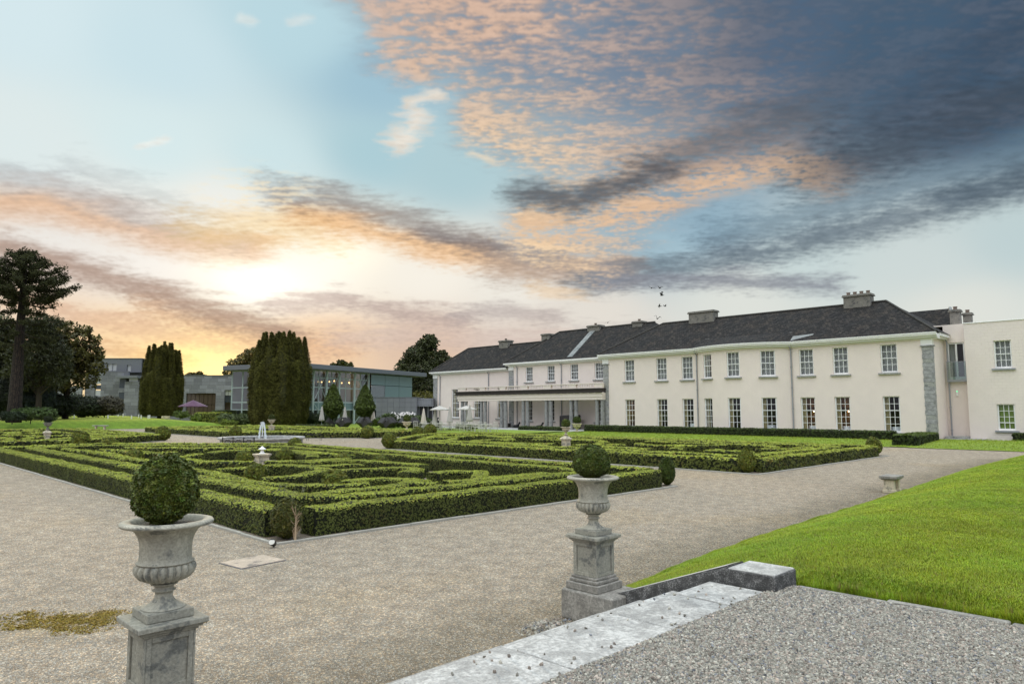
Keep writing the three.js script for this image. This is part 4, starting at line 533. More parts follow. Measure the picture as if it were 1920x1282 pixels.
{ // link and right wing
  part(H, 'link_wall', new B().add(wallX(61.7, -14.2, -12.66, -0.1, 8.75, [[-13.98, -12.84, 4.62, 7.45]])).box(61.7, 70, 8.75, 8.85, -15, -12.66), M.plaster);
  part(H, 'link_back', new B().box(64, 64.4, 0, 8.7, -14.2, -12.6), M.room);
  const fd = part(H, 'balcony_door', new B().box(61.8, 61.9, 4.62, 7.45, -13.98, -13.88).box(61.8, 61.9, 4.62, 7.45, -12.94, -12.84).box(61.8, 61.9, 7.33, 7.45, -13.88, -12.94).box(61.8, 61.9, 4.62, 4.82, -13.88, -12.94).box(61.8, 61.9, 4.82, 7.33, -13.47, -13.35), M.joinery);
  part(fd, 'pane', new B().quad(V(61.85, 4.8, -13.9), V(61.85, 4.8, -12.92), V(61.85, 7.35, -12.92), V(61.85, 7.35, -13.9)), M.glass); part(fd, 'curtain', new B().box(62.1, 62.14, 4.6, 7.4, -13.9, -13.5), M.net);
  const bal = part(H, 'balcony', new B().box(61.35, 61.7, 4.42, 4.56, -14.02, -12.72).box(61.35, 61.39, 4.56, 5.95, -14.02, -13.98).box(61.35, 61.39, 4.56, 5.95, -12.76, -12.72).box(61.34, 61.4, 5.93, 5.97, -14.02, -12.72), M.pipe);
  part(bal, 'glass_panel', new B().box(61.36, 61.375, 4.58, 5.93, -13.97, -12.77), M.tintGlass);
  const wl = part(H, 'wall_light', new B().rbox(61.6, 61.7, 3.35, 3.75, -13.55, -13.4, 0.02), M.white); part(wl, 'green_indicator', new B().box(61.585, 61.6, 3.66, 3.73, -13.52, -13.43), new THREE.MeshStandardMaterial({ color: col(0.1, 0.8, 0.3), emissive: col(0.1, 0.9, 0.35), emissiveIntensity: 1 }));
  const X = 61, wins = [[-10.32, 5.3, 2.05], [-10.36, 0.8, 1.9], [-5.2, 5.3, 2.05], [-5.2, 0.8, 1.9], [0.2, 5.3, 2.05], [0.2, 0.8, 1.9]];
  part(H, 'wing_wall', new B().add(wallX(X, -12.66, 9, -0.1, 8.75, wins.map(([z, y, h]) => [z - 0.54, z + 0.54, y, y + h]))).box(X + 0.4, 61.7, -0.1, 8.74, -12.655, -12.3).box(69.6, 70, -0.1, 8.75, -12.6, 9), M.blockwall);
  part(H, 'wing_roof', new B().box(X + 0.05, 70, 8.5, 8.7, -12.3, 9), M.lead); part(H, 'parapet_coping', new B().rbox(X - 0.05, X + 0.5, 8.75, 8.83, -12.7, 9, 0.02), M.white);
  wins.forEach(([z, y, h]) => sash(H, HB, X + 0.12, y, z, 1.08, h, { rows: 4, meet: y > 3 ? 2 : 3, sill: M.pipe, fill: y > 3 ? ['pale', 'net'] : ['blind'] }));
  const st = part(H, 'door_step', new B().rbox(59.3, 61.7, -0.1, 0.17, -14.0, -11.6, 0.015), M.limestone); part(st, 'upper_step', new B().rbox(60.1, 61.7, 0.17, 0.32, -14.1, -12.7, 0.015), M.limestone); part(st, 'lower_step', new B().rbox(58.7, 59.29, -0.1, 0.08, -14.0, -11.3, 0.015), M.limestone);
  // rear gable with pale coping rising behind the right hip
  const g = new B().quad(V(66.5, 8.3, -19), V(66.5, 8.3, -14.1), V(69.5, 11.1, -15.4), V(69.5, 11.1, -20)).tri(V(66.5, 8.3, -14.1), V(75, 8.3, -14.5), V(69.5, 11.1, -15.4)).quad(V(75, 8.3, -20), V(75, 8.3, -14.5), V(69.5, 11.1, -15.4), V(69.5, 11.1, -20));
  const rr = part(H, 'rear_roof', roofUv(g), M.slate); part(rr, 'coping', new B().rod(V(66.3, 8.35, -14.05), V(69.5, 11.16, -15.35), 0.13, 6), M.lead);
}
// lamps lit inside the ground floor rooms
for (const [x, y, z, nm] of [[60.1, 2.75, -26.2, 'warm chandelier glowing inside the right window of the bow'], [60.4, 2.1, -23.7, 'warm lamp glowing inside the window just right of the bow'], [60.5, 2.1, -20.9, 'warm lamp glowing inside the second window from the right'], [60.4, 2.1, -41.2, 'warm lamp glowing inside the leftmost window of the main block']]) {
  const c = thing('interior_lamp', nm, 'lamp', [x, y, z]);
  for (const d of [-0.16, 0, 0.16]) local(c, 'bulb', new B().lathe([[0, 0], [0.05, 0.02], [0.06, 0.08], [0, 0.14]], 8, 0, 0, d), M.lamp);
  local(c, 'stem', new B().rod(V(0, 0.1, -0.16), V(0, 0.1, 0.16), 0.012).rod(V(0, 0.1, 0), V(0, 0.9, 0), 0.01), M.iron);
  const l = new THREE.PointLight(col(1, 0.6, 0.28), 2.2); l.position.set(-0.12, 0.05, 0); l.castShadow = true; c.add(l);
}

// ---------------------------------------------------------------- modern hotel buildings far behind
function wallZ(x0, x1, y0, y1, holes, z, th = 0.4) { const s = new THREE.Shape([[x0, y0], [x1, y0], [x1, y1], [x0, y1]].map((p) => new THREE.Vector2(...p))); for (const [a, b, c, d] of holes) s.holes.push(new THREE.Path([[a, c], [a, d], [b, d], [b, c]].map((p) => new THREE.Vector2(...p)))); return new THREE.ExtrudeGeometry(s, { depth: th, bevelEnabled: false }).translate(0, 0, z - th); }
function placed(name, label, cat, F, R, turn) { const [x, z] = cf(F, R), o = thing(name, label, cat, [x, 0, z]); o.rotation.y = turn; return o; }
{ // glass pavilion
  const o = placed('glass_pavilion', 'two storey pavilion of green framed glass under a flat grey roof beside the tallest yew', 'building', 96, -29.5, 0.308);
  const L = 27.4, Dp = 13.1, RY = 8.0;
  local(o, 'roof', new B().rbox(-1.4, L + 1.5, RY, RY + 0.66, -Dp - 0.5, 1.5, 0.04), M.zinc);
  local(o, 'soffit', new B().box(-1.3, L + 1.4, RY - 0.06, RY - 0.003, -Dp - 0.4, 1.4), M.clad2);
  local(o, 'floor_slab', new B().box(0.1, L - 0.1, 3.25, 3.5, -Dp + 0.1, -0.35).box(-0.1, L, -0.4, 0.1, -Dp, 0), M.roomPale);
  local(o, 'back_wall', new B().box(0.2, L, 0.1, RY, -Dp - 0.3, -Dp).box(8, 8.3, 0.1, RY, -Dp, -6).box(15.4, L, 0.1, 3.2, -9, -8.7).box(15.4, 15.7, 0.1, RY, -Dp, -2), M.roomPale);
  const xs = [0, 2.79, 5.5, 8.21, 11.66, 15.0, 15.66, 19.22, 23.0, 26.62];
  const fr = new B(); for (const x of xs.slice(0, 6)) local(o, 'column', new B().rod(V(x, 0, 0), V(x, RY, 0), 0.16, 10), M.greenFrame);
  for (const y of [0.12, 2.3, 3.35, 5.5, 6.9, 7.9]) fr.box(0.05, 15, y - 0.07, y + 0.07, -0.34, -0.22);
  for (let i = 0; i < 5; i++) { const a = xs[i], b = xs[i + 1]; fr.box((a + b) / 2 - 0.04, (a + b) / 2 + 0.04, 0.1, RY, -0.34, -0.22); for (const [y0, y1] of [[0.12, 2.3], [2.3, 3.35], [3.35, 5.5], [5.5, 6.9], [6.9, 7.9]]) for (const [p, q] of [[a, (a + b) / 2], [(a + b) / 2, b]]) local(o, 'pane', new B().quad(V(p, y0 + 0.07, -0.28), V(q, y0 + 0.07, -0.28), V(q, y1 - 0.07, -0.28), V(p, y1 - 0.07, -0.28)), y0 > 2.2 && y0 < 3 ? M.greenGlass : M.tintGlass); }
  local(o, 'glazing_frame', fr, M.greenFrame);
  for (const [a, b] of [[2.79, 5.5], [5.5, 8.21], [11.66, 15.0]]) { const g = new B().rod(V(a, 3.4, 0.1), V(b, 7.8, 0.1), 0.045).rod(V(a, 7.8, 0.13), V(b, 3.4, 0.13), 0.045); if (a !== 5.5) g.rod(V(a, 0.2, 0.1), V(b, 3.3, 0.1), 0.045).rod(V(a, 3.3, 0.13), V(b, 0.2, 0.13), 0.045); local(o, 'cross_brace', g, M.greenFrame); }
  const gx = [15.66, 19.22, 23.0, 26.62]; for (let i = 0; i < 3; i++) for (const [y0, y1] of [[2.2, 4.2], [4.2, 6.2], [6.2, 7.9]]) local(o, 'glass_panel', new B().rbox(gx[i] + 0.03, gx[i + 1] - 0.03, y0 + 0.03, y1 - 0.03, -0.12, -0.04, 0.01), i === 0 && y1 < 7 ? M.tintGlass : M.greenGlass);
  local(o, 'side_panel', new B().box(26.62, 26.8, 0.1, 7.9, -Dp, -0.1), M.greenGlass);
  // left face
  const lf = new B(); for (const y of [0.12, 2.3, 3.35, 5.5, 7.9]) lf.box(-0.1, 0.02, y - 0.07, y + 0.07, -Dp, 0); for (let i = 0; i <= 6; i++) { const z = -Dp * i / 6; local(o, 'column', new B().rod(V(0, 0, z), V(0, RY, z), 0.12, 8), M.greenFrame); if (i) for (const [y0, y1] of [[0.12, 3.35], [3.35, 5.5], [5.5, 7.9]]) local(o, 'pane', new B().quad(V(-0.04, y0 + 0.07, z + 0.1), V(-0.04, y0 + 0.07, z + Dp / 6 - 0.1), V(-0.04, y1 - 0.07, z + Dp / 6 - 0.1), V(-0.04, y1 - 0.07, z + 0.1)), M.tintGlass); }
  local(o, 'glazing_frame', lf, M.greenFrame);
  const rt = new B().rod(V(6, RY + 0.66, -5), V(6, RY + 2.0, -5), 0.06); rt.add(new THREE.SphereGeometry(0.45, 12, 8).translate(6, RY + 2.2, -5)); local(o, 'roof_vent', rt, M.zinc);
  for (let i = 0; i < 9; i++) { const c = thing('ceiling_lamp', `small warm ceiling lamp, ${['first', 'second', 'third', 'fourth', 'fifth'][i % 5]} from the left in the ${i < 5 ? 'front' : 'back'} row inside the pavilion`, 'lamp', [0, 0, 0], 'ceiling lamps inside the glass pavilion'); const p = V(6.5 + (i % 5) * 1.7, 6.3 + (i % 3) * 0.12, -2.5 - Math.floor(i / 5) * 2.5).applyAxisAngle(UP, 0.308).add(o.position); c.position.copy(p); bases.set(c, p.clone()); local(c, 'bulb', new B().lathe([[0, 0], [0.1, 0.04], [0.12, 0.14], [0.05, 0.24], [0, 0.25]], 8), M.lamp); local(c, 'cord', new B().rod(V(0, 0.24, 0), V(0, 1.4, 0), 0.01), M.iron); if (i % 3 === 1) { const l = new THREE.PointLight(col(1, 0.62, 0.3), 3); l.position.set(0, -0.12, 0.1); l.castShadow = true; c.add(l); } }
}
{ // low stone-clad building between the pavilion and the house: separate slabs
  const o = placed('stone_clad_annexe', 'low grey stone clad building with a flat roof between the glass pavilion and the house', 'building', 95, 0, -PI / 4);
  const k = 95 / 1300, X = (px) => (px - 960) * k, r = rng(8);
  local(o, 'wall', new B().box(X(706), X(782), 0, 3.95, -8, -0.05), M.clad);
  for (let j = 0; j < 6; j++) for (let i = 0; i < 7; i++) { const a = lerp(X(706), X(782), i / 7), b = lerp(X(706), X(782), (i + 1) / 7), y0 = j * 0.66, y1 = y0 + 0.655; if (i === 0 && j < 2) continue; local(o, 'cladding_slab', new B().rbox(a + 0.01, b - 0.012, y0 + 0.01, y1 - 0.005, -0.05, r() * 0.02, 0.01), r() < 0.5 ? M.slabA : M.slabB); }
  local(o, 'window', new B().box(X(708), X(716), 0.1, 1.25, -0.04, 0.0), M.black);
  local(o, 'coping', new B().box(X(705.5), X(782.5), 3.96, 4.02, -8, 0.06), M.zinc);
  local(o, 'beam', new B().box(X(782), X(812), 2.75, 3.85, -8, -0.4), M.clad2); local(o, 'glazing', new B().box(X(783), X(812), 0.05, 2.75, -1.2, -1.1), M.black);
  for (let i = 0; i < 4; i++) local(o, 'mullion', new B().box(X(784 + i * 8.5), X(785 + i * 8.5), 0, 2.75, -1.08, -0.95), M.pipe);
}
{ // grey hotel wings on the left
  const o = placed('grey_hotel', 'large grey stone and zinc hotel building behind the trees at left', 'building', 120, 0, -PI / 4);
  const k = 120 / 1300, X = (px) => (px - 960) * k, Y = (py) => 2.3 + (768 - py) * k;
  local(o, 'upper_block', new B().add(wallZ(X(150), X(251), Y(697), Y(671), [[X(186), X(204.5), Y(694), Y(681)], [X(224), X(232), Y(695), Y(683)]], -2)).box(X(150), X(251), Y(697), Y(671), -16, -10), M.zinc);
  local(o, 'roof_edge', new B().box(X(149), X(252), Y(671), Y(670), -16, -1.9), M.zinc);
  const pane = (x0, x1, y0, y1, z, m = M.glass) => local(o, 'window', new B().box(X(x0), X(x1), Y(y1), Y(y0), z - 0.06, z), m);
  const winM = std(0.5, 0.52, 0.5, 0.05, { metalness: 0.25 }), winD = std(0.06, 0.07, 0.08, 0.06, { metalness: 0.2 });
  pane(186, 204.5, 681, 694, -2.25, winM); pane(224, 232, 683, 695, -2.25, winM); local(o, 'mullion', new B().box(X(195), X(195.8), Y(694), Y(681), -2.2, -2.1), M.pipe);
  local(o, 'main_wall', new B().add(wallZ(X(160), X(240), 0, Y(696.5), [[X(178), X(189.5), Y(743), Y(708)]], 0)).box(X(160), X(240), 0, Y(697), -12, -6), M.clad);
  pane(178, 189.5, 708, 720, -0.25, winM); pane(178, 189.5, 722, 730, -0.25, winD); pane(178, 189.5, 732, 743, -0.25, winM);
  local(o, 'bay_roof', new B().rbox(X(226), X(266), Y(710), Y(705), -4, 1.6, 0.03), M.zinc); local(o, 'bay_wall', new B().box(X(240), X(266), 0, Y(716), -4, 1), M.clad2);
  pane(228, 240, 711, 728, 0.6, winD); pane(228, 240, 736, 757, 0.6, winD); pane(228, 240, 763, 777, 0.6, winD); local(o, 'spandrel', new B().box(X(227.5), X(240), Y(736), Y(728), -1, 0.7).box(X(227.5), X(240), Y(763), Y(757), -1, 0.7), M.clad); pane(246, 262, 710.5, 716, 0.7, winM);
  local(o, 'long_wall', new B().add(wallZ(X(262), X(437), 0, Y(704), [[X(345), X(401), 1.2, Y(737)], [X(417), X(436), 1.6, Y(731)]], -1)).box(X(262), X(437), 6, Y(704), -14, -12), M.clad2);
  local(o, 'inner_wall', new B().box(X(262), X(437), 0, 6, -2.6, -2.3), M.room);
  local(o, 'wall_coping', new B().box(X(262), X(438), Y(704), Y(703), -14, -0.9), M.zinc);
  const br = std(0.1, 0.075, 0.055, 0.08, { metalness: 0.2 }); for (let i = 0; i < 7; i++) for (let j = 0; j < 2; j++) local(o, 'pane', new B().box(X(345 + i * 8) + 0.04, X(353 + i * 8) - 0.04, lerp(1.2, Y(737), j / 2) + 0.05, lerp(1.2, Y(737), (j + 1) / 2) - 0.05, -1.35, -1.3), br);
  for (let i = 0; i < 3; i++) { pane(417.5 + i * 6.2, 423 + i * 6.2, 732, 741, -1.3, winM); pane(417.5 + i * 6.2, 423 + i * 6.2, 742, 754, -1.3, winD); }
  local(o, 'left_wing', new B().box(X(-60), X(60), 0, Y(720), -14, -4).box(X(-60), X(40), Y(720), Y(663), -13, -5), M.zinc); pane(-10, 10, 676, 688, -4.9, winM); pane(12, 24, 678, 689, -4.9, winM); pane(-20, 24, 705, 716, -3.9, winD);
  local(o, 'rendered_wall', new B().add(wallZ(X(60), X(160), 0, Y(727), [[X(132), X(151), Y(757), Y(737)], [X(104), X(111), Y(752), Y(738)], [X(132), X(150), Y(773), Y(766)]], 1)), M.clad2.clone());
  pane(132, 151, 737, 757, 0.8, winD); pane(104, 111, 738, 752, 0.8, winD); local(o, 'mullion', new B().box(X(138), X(138.7), Y(757), Y(737), 0.8, 0.9).box(X(144.5), X(145.2), Y(757), Y(737), 0.8, 0.9), M.joinery);
  local(o, 'roof_plant', new B().rbox(X(256), X(262), Y(704), Y(690), -8, -7, 0.05).rbox(X(345), X(362), Y(703), Y(702), -8, -4, 0.05), M.zinc);
}

// ---------------------------------------------------------------- box hedges of the parterre
let hedgeSeed = 100;
function resample(pts, step) { const out = [], pos = pts.map((p) => V(p[0], 0, p[1])); for (let i = 0; i < pos.length - 1; i++) { const l = pos[i].distanceTo(pos[i + 1]), n = Math.max(1, Math.round(l / step)); for (let k = 0; k < n; k++) out.push(pos[i].clone().lerp(pos[i + 1], k / n)); } out.push(pos[pos.length - 1]); return out; }
const curve = (pts, n = 24, closed = false) => new THREE.CatmullRomCurve3(pts.map((p) => V(p[0], 0, p[1])), closed).getSpacedPoints(n).map((p) => [p.x, p.z]);
function hedge(name, label, pts, o = {}) {
  const { w = 0.46, h = 0.5, dens = 100, size = 0.075, group, tone = [0.135, 0.16, 0.03], top = [0.45, 0.5, 0.08], y = 0, cat = 'hedge', body = M.hedgeBody, brown = 0.07 } = o;  // top leaves lighter for new growth plus sky light painted in, sides darker
  const seed = hedgeSeed++, r = rng(seed), path = resample(pts, Math.max(0.22, w * 0.5)), n = path.length, tan = path.map((p, i) => path[Math.min(n - 1, i + 1)].clone().sub(path[Math.max(0, i - 1)]).normalize());
  const mid = path[n >> 1], t = thing(name, label, cat, [mid.x, y, mid.z], group), b = bases.get(t);
  const prof = [[-0.5, 0], [-0.52, 0.5], [-0.5, 0.88], [-0.42, 1], [0, 1.015], [0.42, 1], [0.5, 0.88], [0.52, 0.5], [0.5, 0]];
  const wob = (x, z, k) => 0.06 * gn(x * 1.3 + k, z * 1.3) + 0.03 * gn(x * 4 + k, z * 4);
  const at = (i, q) => { const p = path[i], T = tan[i], ww = w * (1 + wob(p.x, p.z, 7) * 1.4), hh = h * (1 + wob(p.x, p.z, 31)); return V(p.x - T.z * q[0] * ww, y + q[1] * hh, p.z + T.x * q[0] * ww); };
  const P = [], I = [], m = prof.length;
  for (let i = 0; i < n; i++) for (const q of prof) { const v = at(i, q); P.push(v.x - b.x, v.y - b.y, v.z - b.z); }
  for (let i = 0; i < n - 1; i++) for (let j = 0; j < m - 1; j++) { const a = i * m + j; I.push(a, a + 1, a + m, a + 1, a + m + 1, a + m); }
  for (const e of [0, n - 1]) for (let j = 1; j < m - 1; j++) I.push(e * m, e * m + j, e * m + j + 1);
  let g = new THREE.BufferGeometry(); g.setAttribute('position', new THREE.Float32BufferAttribute(P, 3)); g.setIndex(I); g.computeVertexNormals(); g = plain(g);
  local(t, 'hedge_body', uvBox(g), body);
  const items = [], per = w + 2 * h; let len = 0; for (let i = 1; i < n; i++) len += path[i].distanceTo(path[i - 1]);
  const count = Math.round(len * per * dens), ends = Math.round(w * h * dens * 1.2);
  for (let k = 0; k < count; k++) {
    const f = r() * (n - 1), i = Math.min(n - 2, f | 0), u = f - i, s = r() * per; let q, nn;
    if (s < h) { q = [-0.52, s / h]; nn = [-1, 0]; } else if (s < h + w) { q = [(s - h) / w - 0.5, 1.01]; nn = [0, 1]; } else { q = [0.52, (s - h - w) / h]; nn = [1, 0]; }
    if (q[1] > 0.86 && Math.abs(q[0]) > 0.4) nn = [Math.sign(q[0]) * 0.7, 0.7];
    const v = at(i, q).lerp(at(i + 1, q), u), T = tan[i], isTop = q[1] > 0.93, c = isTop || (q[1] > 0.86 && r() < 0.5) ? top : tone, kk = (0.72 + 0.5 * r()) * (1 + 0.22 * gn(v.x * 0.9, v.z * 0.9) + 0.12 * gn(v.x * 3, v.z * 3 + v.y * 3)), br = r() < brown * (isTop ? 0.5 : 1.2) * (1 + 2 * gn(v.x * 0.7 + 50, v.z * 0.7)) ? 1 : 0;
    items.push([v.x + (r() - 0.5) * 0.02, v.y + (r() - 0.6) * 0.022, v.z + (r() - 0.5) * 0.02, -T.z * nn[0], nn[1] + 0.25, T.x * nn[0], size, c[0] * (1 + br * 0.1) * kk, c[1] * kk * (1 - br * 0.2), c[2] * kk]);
  }
  for (const e of [0, n - 1]) for (let k = 0; k < ends; k++) { const q = [r() - 0.5, r()], v = at(e, q), T = tan[e], d = e ? 1 : -1, kk = 0.55 + 0.8 * r(); items.push([v.x + T.x * d * 0.03, v.y, v.z + T.z * d * 0.03, T.x * d, 0.2, T.z * d, size, tone[0] * kk, tone[1] * kk, tone[2] * kk]); }
  foliage(t, 'foliage', TUFT.box, M.leaf, items, seed + 7, 0.9); return t;
}
const NEAR = { dens: 900, size: 0.021 };
// near bed, x 5.8..18.4, z -11.6..-41.6, inner corner cut back towards the fountain
const nearBed = (x, z) => [x, z];
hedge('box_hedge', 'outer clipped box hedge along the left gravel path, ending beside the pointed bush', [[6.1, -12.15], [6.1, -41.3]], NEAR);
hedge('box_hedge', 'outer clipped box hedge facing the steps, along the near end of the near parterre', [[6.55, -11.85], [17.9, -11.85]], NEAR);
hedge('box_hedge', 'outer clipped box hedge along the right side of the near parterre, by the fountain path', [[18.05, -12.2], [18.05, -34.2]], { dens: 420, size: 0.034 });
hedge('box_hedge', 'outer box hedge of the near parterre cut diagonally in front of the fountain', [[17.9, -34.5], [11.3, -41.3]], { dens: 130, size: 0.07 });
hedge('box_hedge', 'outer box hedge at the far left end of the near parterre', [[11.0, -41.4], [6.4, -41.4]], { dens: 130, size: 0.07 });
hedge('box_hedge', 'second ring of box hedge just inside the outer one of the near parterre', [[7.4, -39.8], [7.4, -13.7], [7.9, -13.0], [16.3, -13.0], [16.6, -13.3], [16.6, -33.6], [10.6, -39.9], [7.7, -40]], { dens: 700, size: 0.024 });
const SC = 'scrolled inner box hedges of the near parterre';
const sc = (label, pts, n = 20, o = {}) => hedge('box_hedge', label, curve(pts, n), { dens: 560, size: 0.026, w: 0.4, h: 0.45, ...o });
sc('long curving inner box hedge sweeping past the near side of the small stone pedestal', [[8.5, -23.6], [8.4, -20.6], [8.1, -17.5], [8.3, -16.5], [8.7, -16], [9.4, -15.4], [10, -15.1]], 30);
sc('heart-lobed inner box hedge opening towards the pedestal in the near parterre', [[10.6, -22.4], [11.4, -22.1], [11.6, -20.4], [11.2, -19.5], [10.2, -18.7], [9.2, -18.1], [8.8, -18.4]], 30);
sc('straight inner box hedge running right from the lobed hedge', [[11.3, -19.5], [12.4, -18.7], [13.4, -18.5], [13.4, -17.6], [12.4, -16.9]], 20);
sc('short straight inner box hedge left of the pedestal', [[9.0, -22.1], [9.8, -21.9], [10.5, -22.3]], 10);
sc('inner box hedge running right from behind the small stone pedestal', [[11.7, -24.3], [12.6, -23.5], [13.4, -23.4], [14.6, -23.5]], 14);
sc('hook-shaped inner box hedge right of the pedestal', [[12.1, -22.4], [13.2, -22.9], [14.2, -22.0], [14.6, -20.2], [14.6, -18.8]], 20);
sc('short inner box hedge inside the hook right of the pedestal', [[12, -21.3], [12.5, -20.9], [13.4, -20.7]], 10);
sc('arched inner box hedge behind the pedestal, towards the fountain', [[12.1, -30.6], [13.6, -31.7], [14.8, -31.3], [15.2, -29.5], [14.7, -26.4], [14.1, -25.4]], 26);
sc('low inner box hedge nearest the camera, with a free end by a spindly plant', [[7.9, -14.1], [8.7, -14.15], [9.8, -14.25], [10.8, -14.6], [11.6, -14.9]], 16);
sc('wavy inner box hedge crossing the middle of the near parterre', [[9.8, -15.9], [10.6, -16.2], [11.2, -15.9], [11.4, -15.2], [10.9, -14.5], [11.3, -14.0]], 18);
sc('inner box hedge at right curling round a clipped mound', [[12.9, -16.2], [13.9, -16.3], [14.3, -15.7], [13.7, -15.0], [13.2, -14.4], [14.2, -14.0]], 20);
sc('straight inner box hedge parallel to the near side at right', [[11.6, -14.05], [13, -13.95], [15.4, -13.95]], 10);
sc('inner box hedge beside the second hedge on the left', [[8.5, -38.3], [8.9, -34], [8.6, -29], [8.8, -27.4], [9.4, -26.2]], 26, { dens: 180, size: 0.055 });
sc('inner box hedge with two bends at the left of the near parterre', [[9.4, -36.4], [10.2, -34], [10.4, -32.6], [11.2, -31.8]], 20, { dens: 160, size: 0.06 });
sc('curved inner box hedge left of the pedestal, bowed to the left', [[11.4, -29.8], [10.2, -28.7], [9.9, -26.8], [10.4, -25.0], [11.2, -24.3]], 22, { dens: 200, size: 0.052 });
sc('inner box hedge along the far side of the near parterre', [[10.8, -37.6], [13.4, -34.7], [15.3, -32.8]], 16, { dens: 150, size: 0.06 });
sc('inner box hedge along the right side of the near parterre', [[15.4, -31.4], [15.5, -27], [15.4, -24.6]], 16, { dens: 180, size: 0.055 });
// the three other beds mirror the near one about the fountain
const FX = 21.15, FZ = -44.7;
const PAT = [[[8.5, -23.6], [8.3, -20], [8.2, -17], [9, -15.6], [10, -15.1]], [[10.6, -22.4], [11.5, -21.8], [11.5, -20], [10.2, -18.7], [8.8, -18.4]], [[11.3, -19.5], [12.6, -18.6], [13.6, -18.2]], [[11.7, -24.3], [13, -23.4], [14.6, -23.5]], [[12.1, -22.4], [13.4, -22.8], [14.4, -21.2], [14.6, -18.8]], [[12.1, -30.6], [13.8, -31.7], [15, -30.8], [15.1, -28.5], [14.1, -25.4]], [[7.9, -14.3], [10, -14.3], [11.6, -15]], [[12.9, -16.2], [14.2, -16], [13.4, -14.6], [14.4, -14.1]], [[8.5, -38.3], [8.9, -34], [8.6, -29], [9.4, -26.2]], [[9.4, -36.4], [10.3, -33.6], [11.2, -31.8]], [[11.4, -29.8], [10, -28], [10.2, -25.6], [11.2, -24.3]], [[10.8, -37.6], [13.4, -34.7], [15.3, -32.8]], [[15.4, -31.4], [15.5, -27], [15.4, -24.6]]];
const PATN = ['long bowed inner box hedge sweeping past the pedestal', 'heart-lobed inner box hedge beside the pedestal', 'short inner box hedge joining the lobed hedge and the side', 'wavy inner box hedge leading away from the pedestal', 'hook-shaped inner box hedge beside the pedestal', 'arched inner box hedge between pedestal and fountain corner', 'low inner box hedge nearest the narrow end', 'inner box hedge curling like an S near the narrow end', 'long inner box hedge beside the second hedge on the outer side', 'inner box hedge with two bends on the outer side', 'bowed inner box hedge at the back of the pedestal', 'diagonal inner box hedge at the fountain end', 'straight inner box hedge on the middle path side'];
function mirrored(nm, mx, mz, dens, size, sx) {
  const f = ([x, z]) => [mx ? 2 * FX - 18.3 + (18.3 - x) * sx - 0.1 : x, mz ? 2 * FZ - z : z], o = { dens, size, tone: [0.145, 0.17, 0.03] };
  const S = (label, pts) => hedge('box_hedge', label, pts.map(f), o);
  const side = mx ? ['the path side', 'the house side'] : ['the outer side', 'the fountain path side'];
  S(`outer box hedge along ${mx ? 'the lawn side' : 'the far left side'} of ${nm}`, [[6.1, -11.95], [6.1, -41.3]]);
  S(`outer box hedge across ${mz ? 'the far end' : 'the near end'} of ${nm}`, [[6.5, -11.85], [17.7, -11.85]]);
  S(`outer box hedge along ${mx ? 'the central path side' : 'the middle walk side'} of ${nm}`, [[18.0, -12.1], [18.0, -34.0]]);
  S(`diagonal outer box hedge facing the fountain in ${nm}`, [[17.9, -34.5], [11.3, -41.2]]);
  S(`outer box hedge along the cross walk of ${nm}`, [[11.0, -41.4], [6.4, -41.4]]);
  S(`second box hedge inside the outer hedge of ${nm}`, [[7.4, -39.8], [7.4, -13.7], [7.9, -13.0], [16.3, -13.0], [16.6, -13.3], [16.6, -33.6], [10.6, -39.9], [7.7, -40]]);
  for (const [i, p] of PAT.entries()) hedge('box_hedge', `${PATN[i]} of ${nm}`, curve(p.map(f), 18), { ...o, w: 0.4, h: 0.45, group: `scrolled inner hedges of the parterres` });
  return f;
}
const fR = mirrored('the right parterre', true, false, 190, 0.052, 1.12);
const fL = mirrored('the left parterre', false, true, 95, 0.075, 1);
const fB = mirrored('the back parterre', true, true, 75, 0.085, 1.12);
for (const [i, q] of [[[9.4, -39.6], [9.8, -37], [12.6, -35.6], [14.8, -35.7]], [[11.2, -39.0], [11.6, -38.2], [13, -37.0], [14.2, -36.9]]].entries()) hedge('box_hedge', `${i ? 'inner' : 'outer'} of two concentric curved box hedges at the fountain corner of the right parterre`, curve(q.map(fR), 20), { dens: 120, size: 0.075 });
// clipped balls and cones on the corners
const ball = (label, x, z, rx, ry, n, seed, size = 0.05, o = {}) => boxBall('topiary_bush', label, x, 0, z, rx, ry, size, n, seed, o.group, o.tone ?? [0.14, 0.18, 0.024]);
ball('round clipped box mound at the fountain corner of the near parterre', 18.1, -34.4, 0.36, 0.4, 1500, 41);
ball('upright clipped box bush at the right corner of the near parterre', 18.4, -11.75, 0.22, 0.42, 3600, 42, 0.036, { tone: [0.06, 0.1, 0.014] });
ball('round clipped box mound at the left end of the diagonal hedge of the near parterre', 11.2, -41.5, 0.42, 0.4, 900, 43, 0.07);
ball('pointed box bush at the near left corner of the right parterre, by the path', 24.0, -34.2, 0.4, 0.47, 1100, 44, 0.075);
ball('upright box bush at the near corner of the right parterre, towards the bench', 24.1, -12.0, 0.26, 0.44, 1900, 45, 0.055);
ball('round box bush at the far right corner of the right parterre', 38.0, -12.1, 0.34, 0.44, 1100, 46, 0.08);
ball('pointed box bush at the far fountain corner of the right parterre', 31.7, -41.6, 0.45, 0.5, 700, 47, 0.09);
ball('clipped box ball at the fountain corner of the left parterre, by the walk', 18.4, -55.2, 0.5, 0.52, 700, 48, 0.1);
ball('clipped box ball on the front hedge of the left parterre', 11.3, -47.8, 0.45, 0.5, 700, 49, 0.09);
ball('box ball at the left fountain corner of the back parterre', 23.9, -55.2, 0.42, 0.48, 500, 50, 0.1);
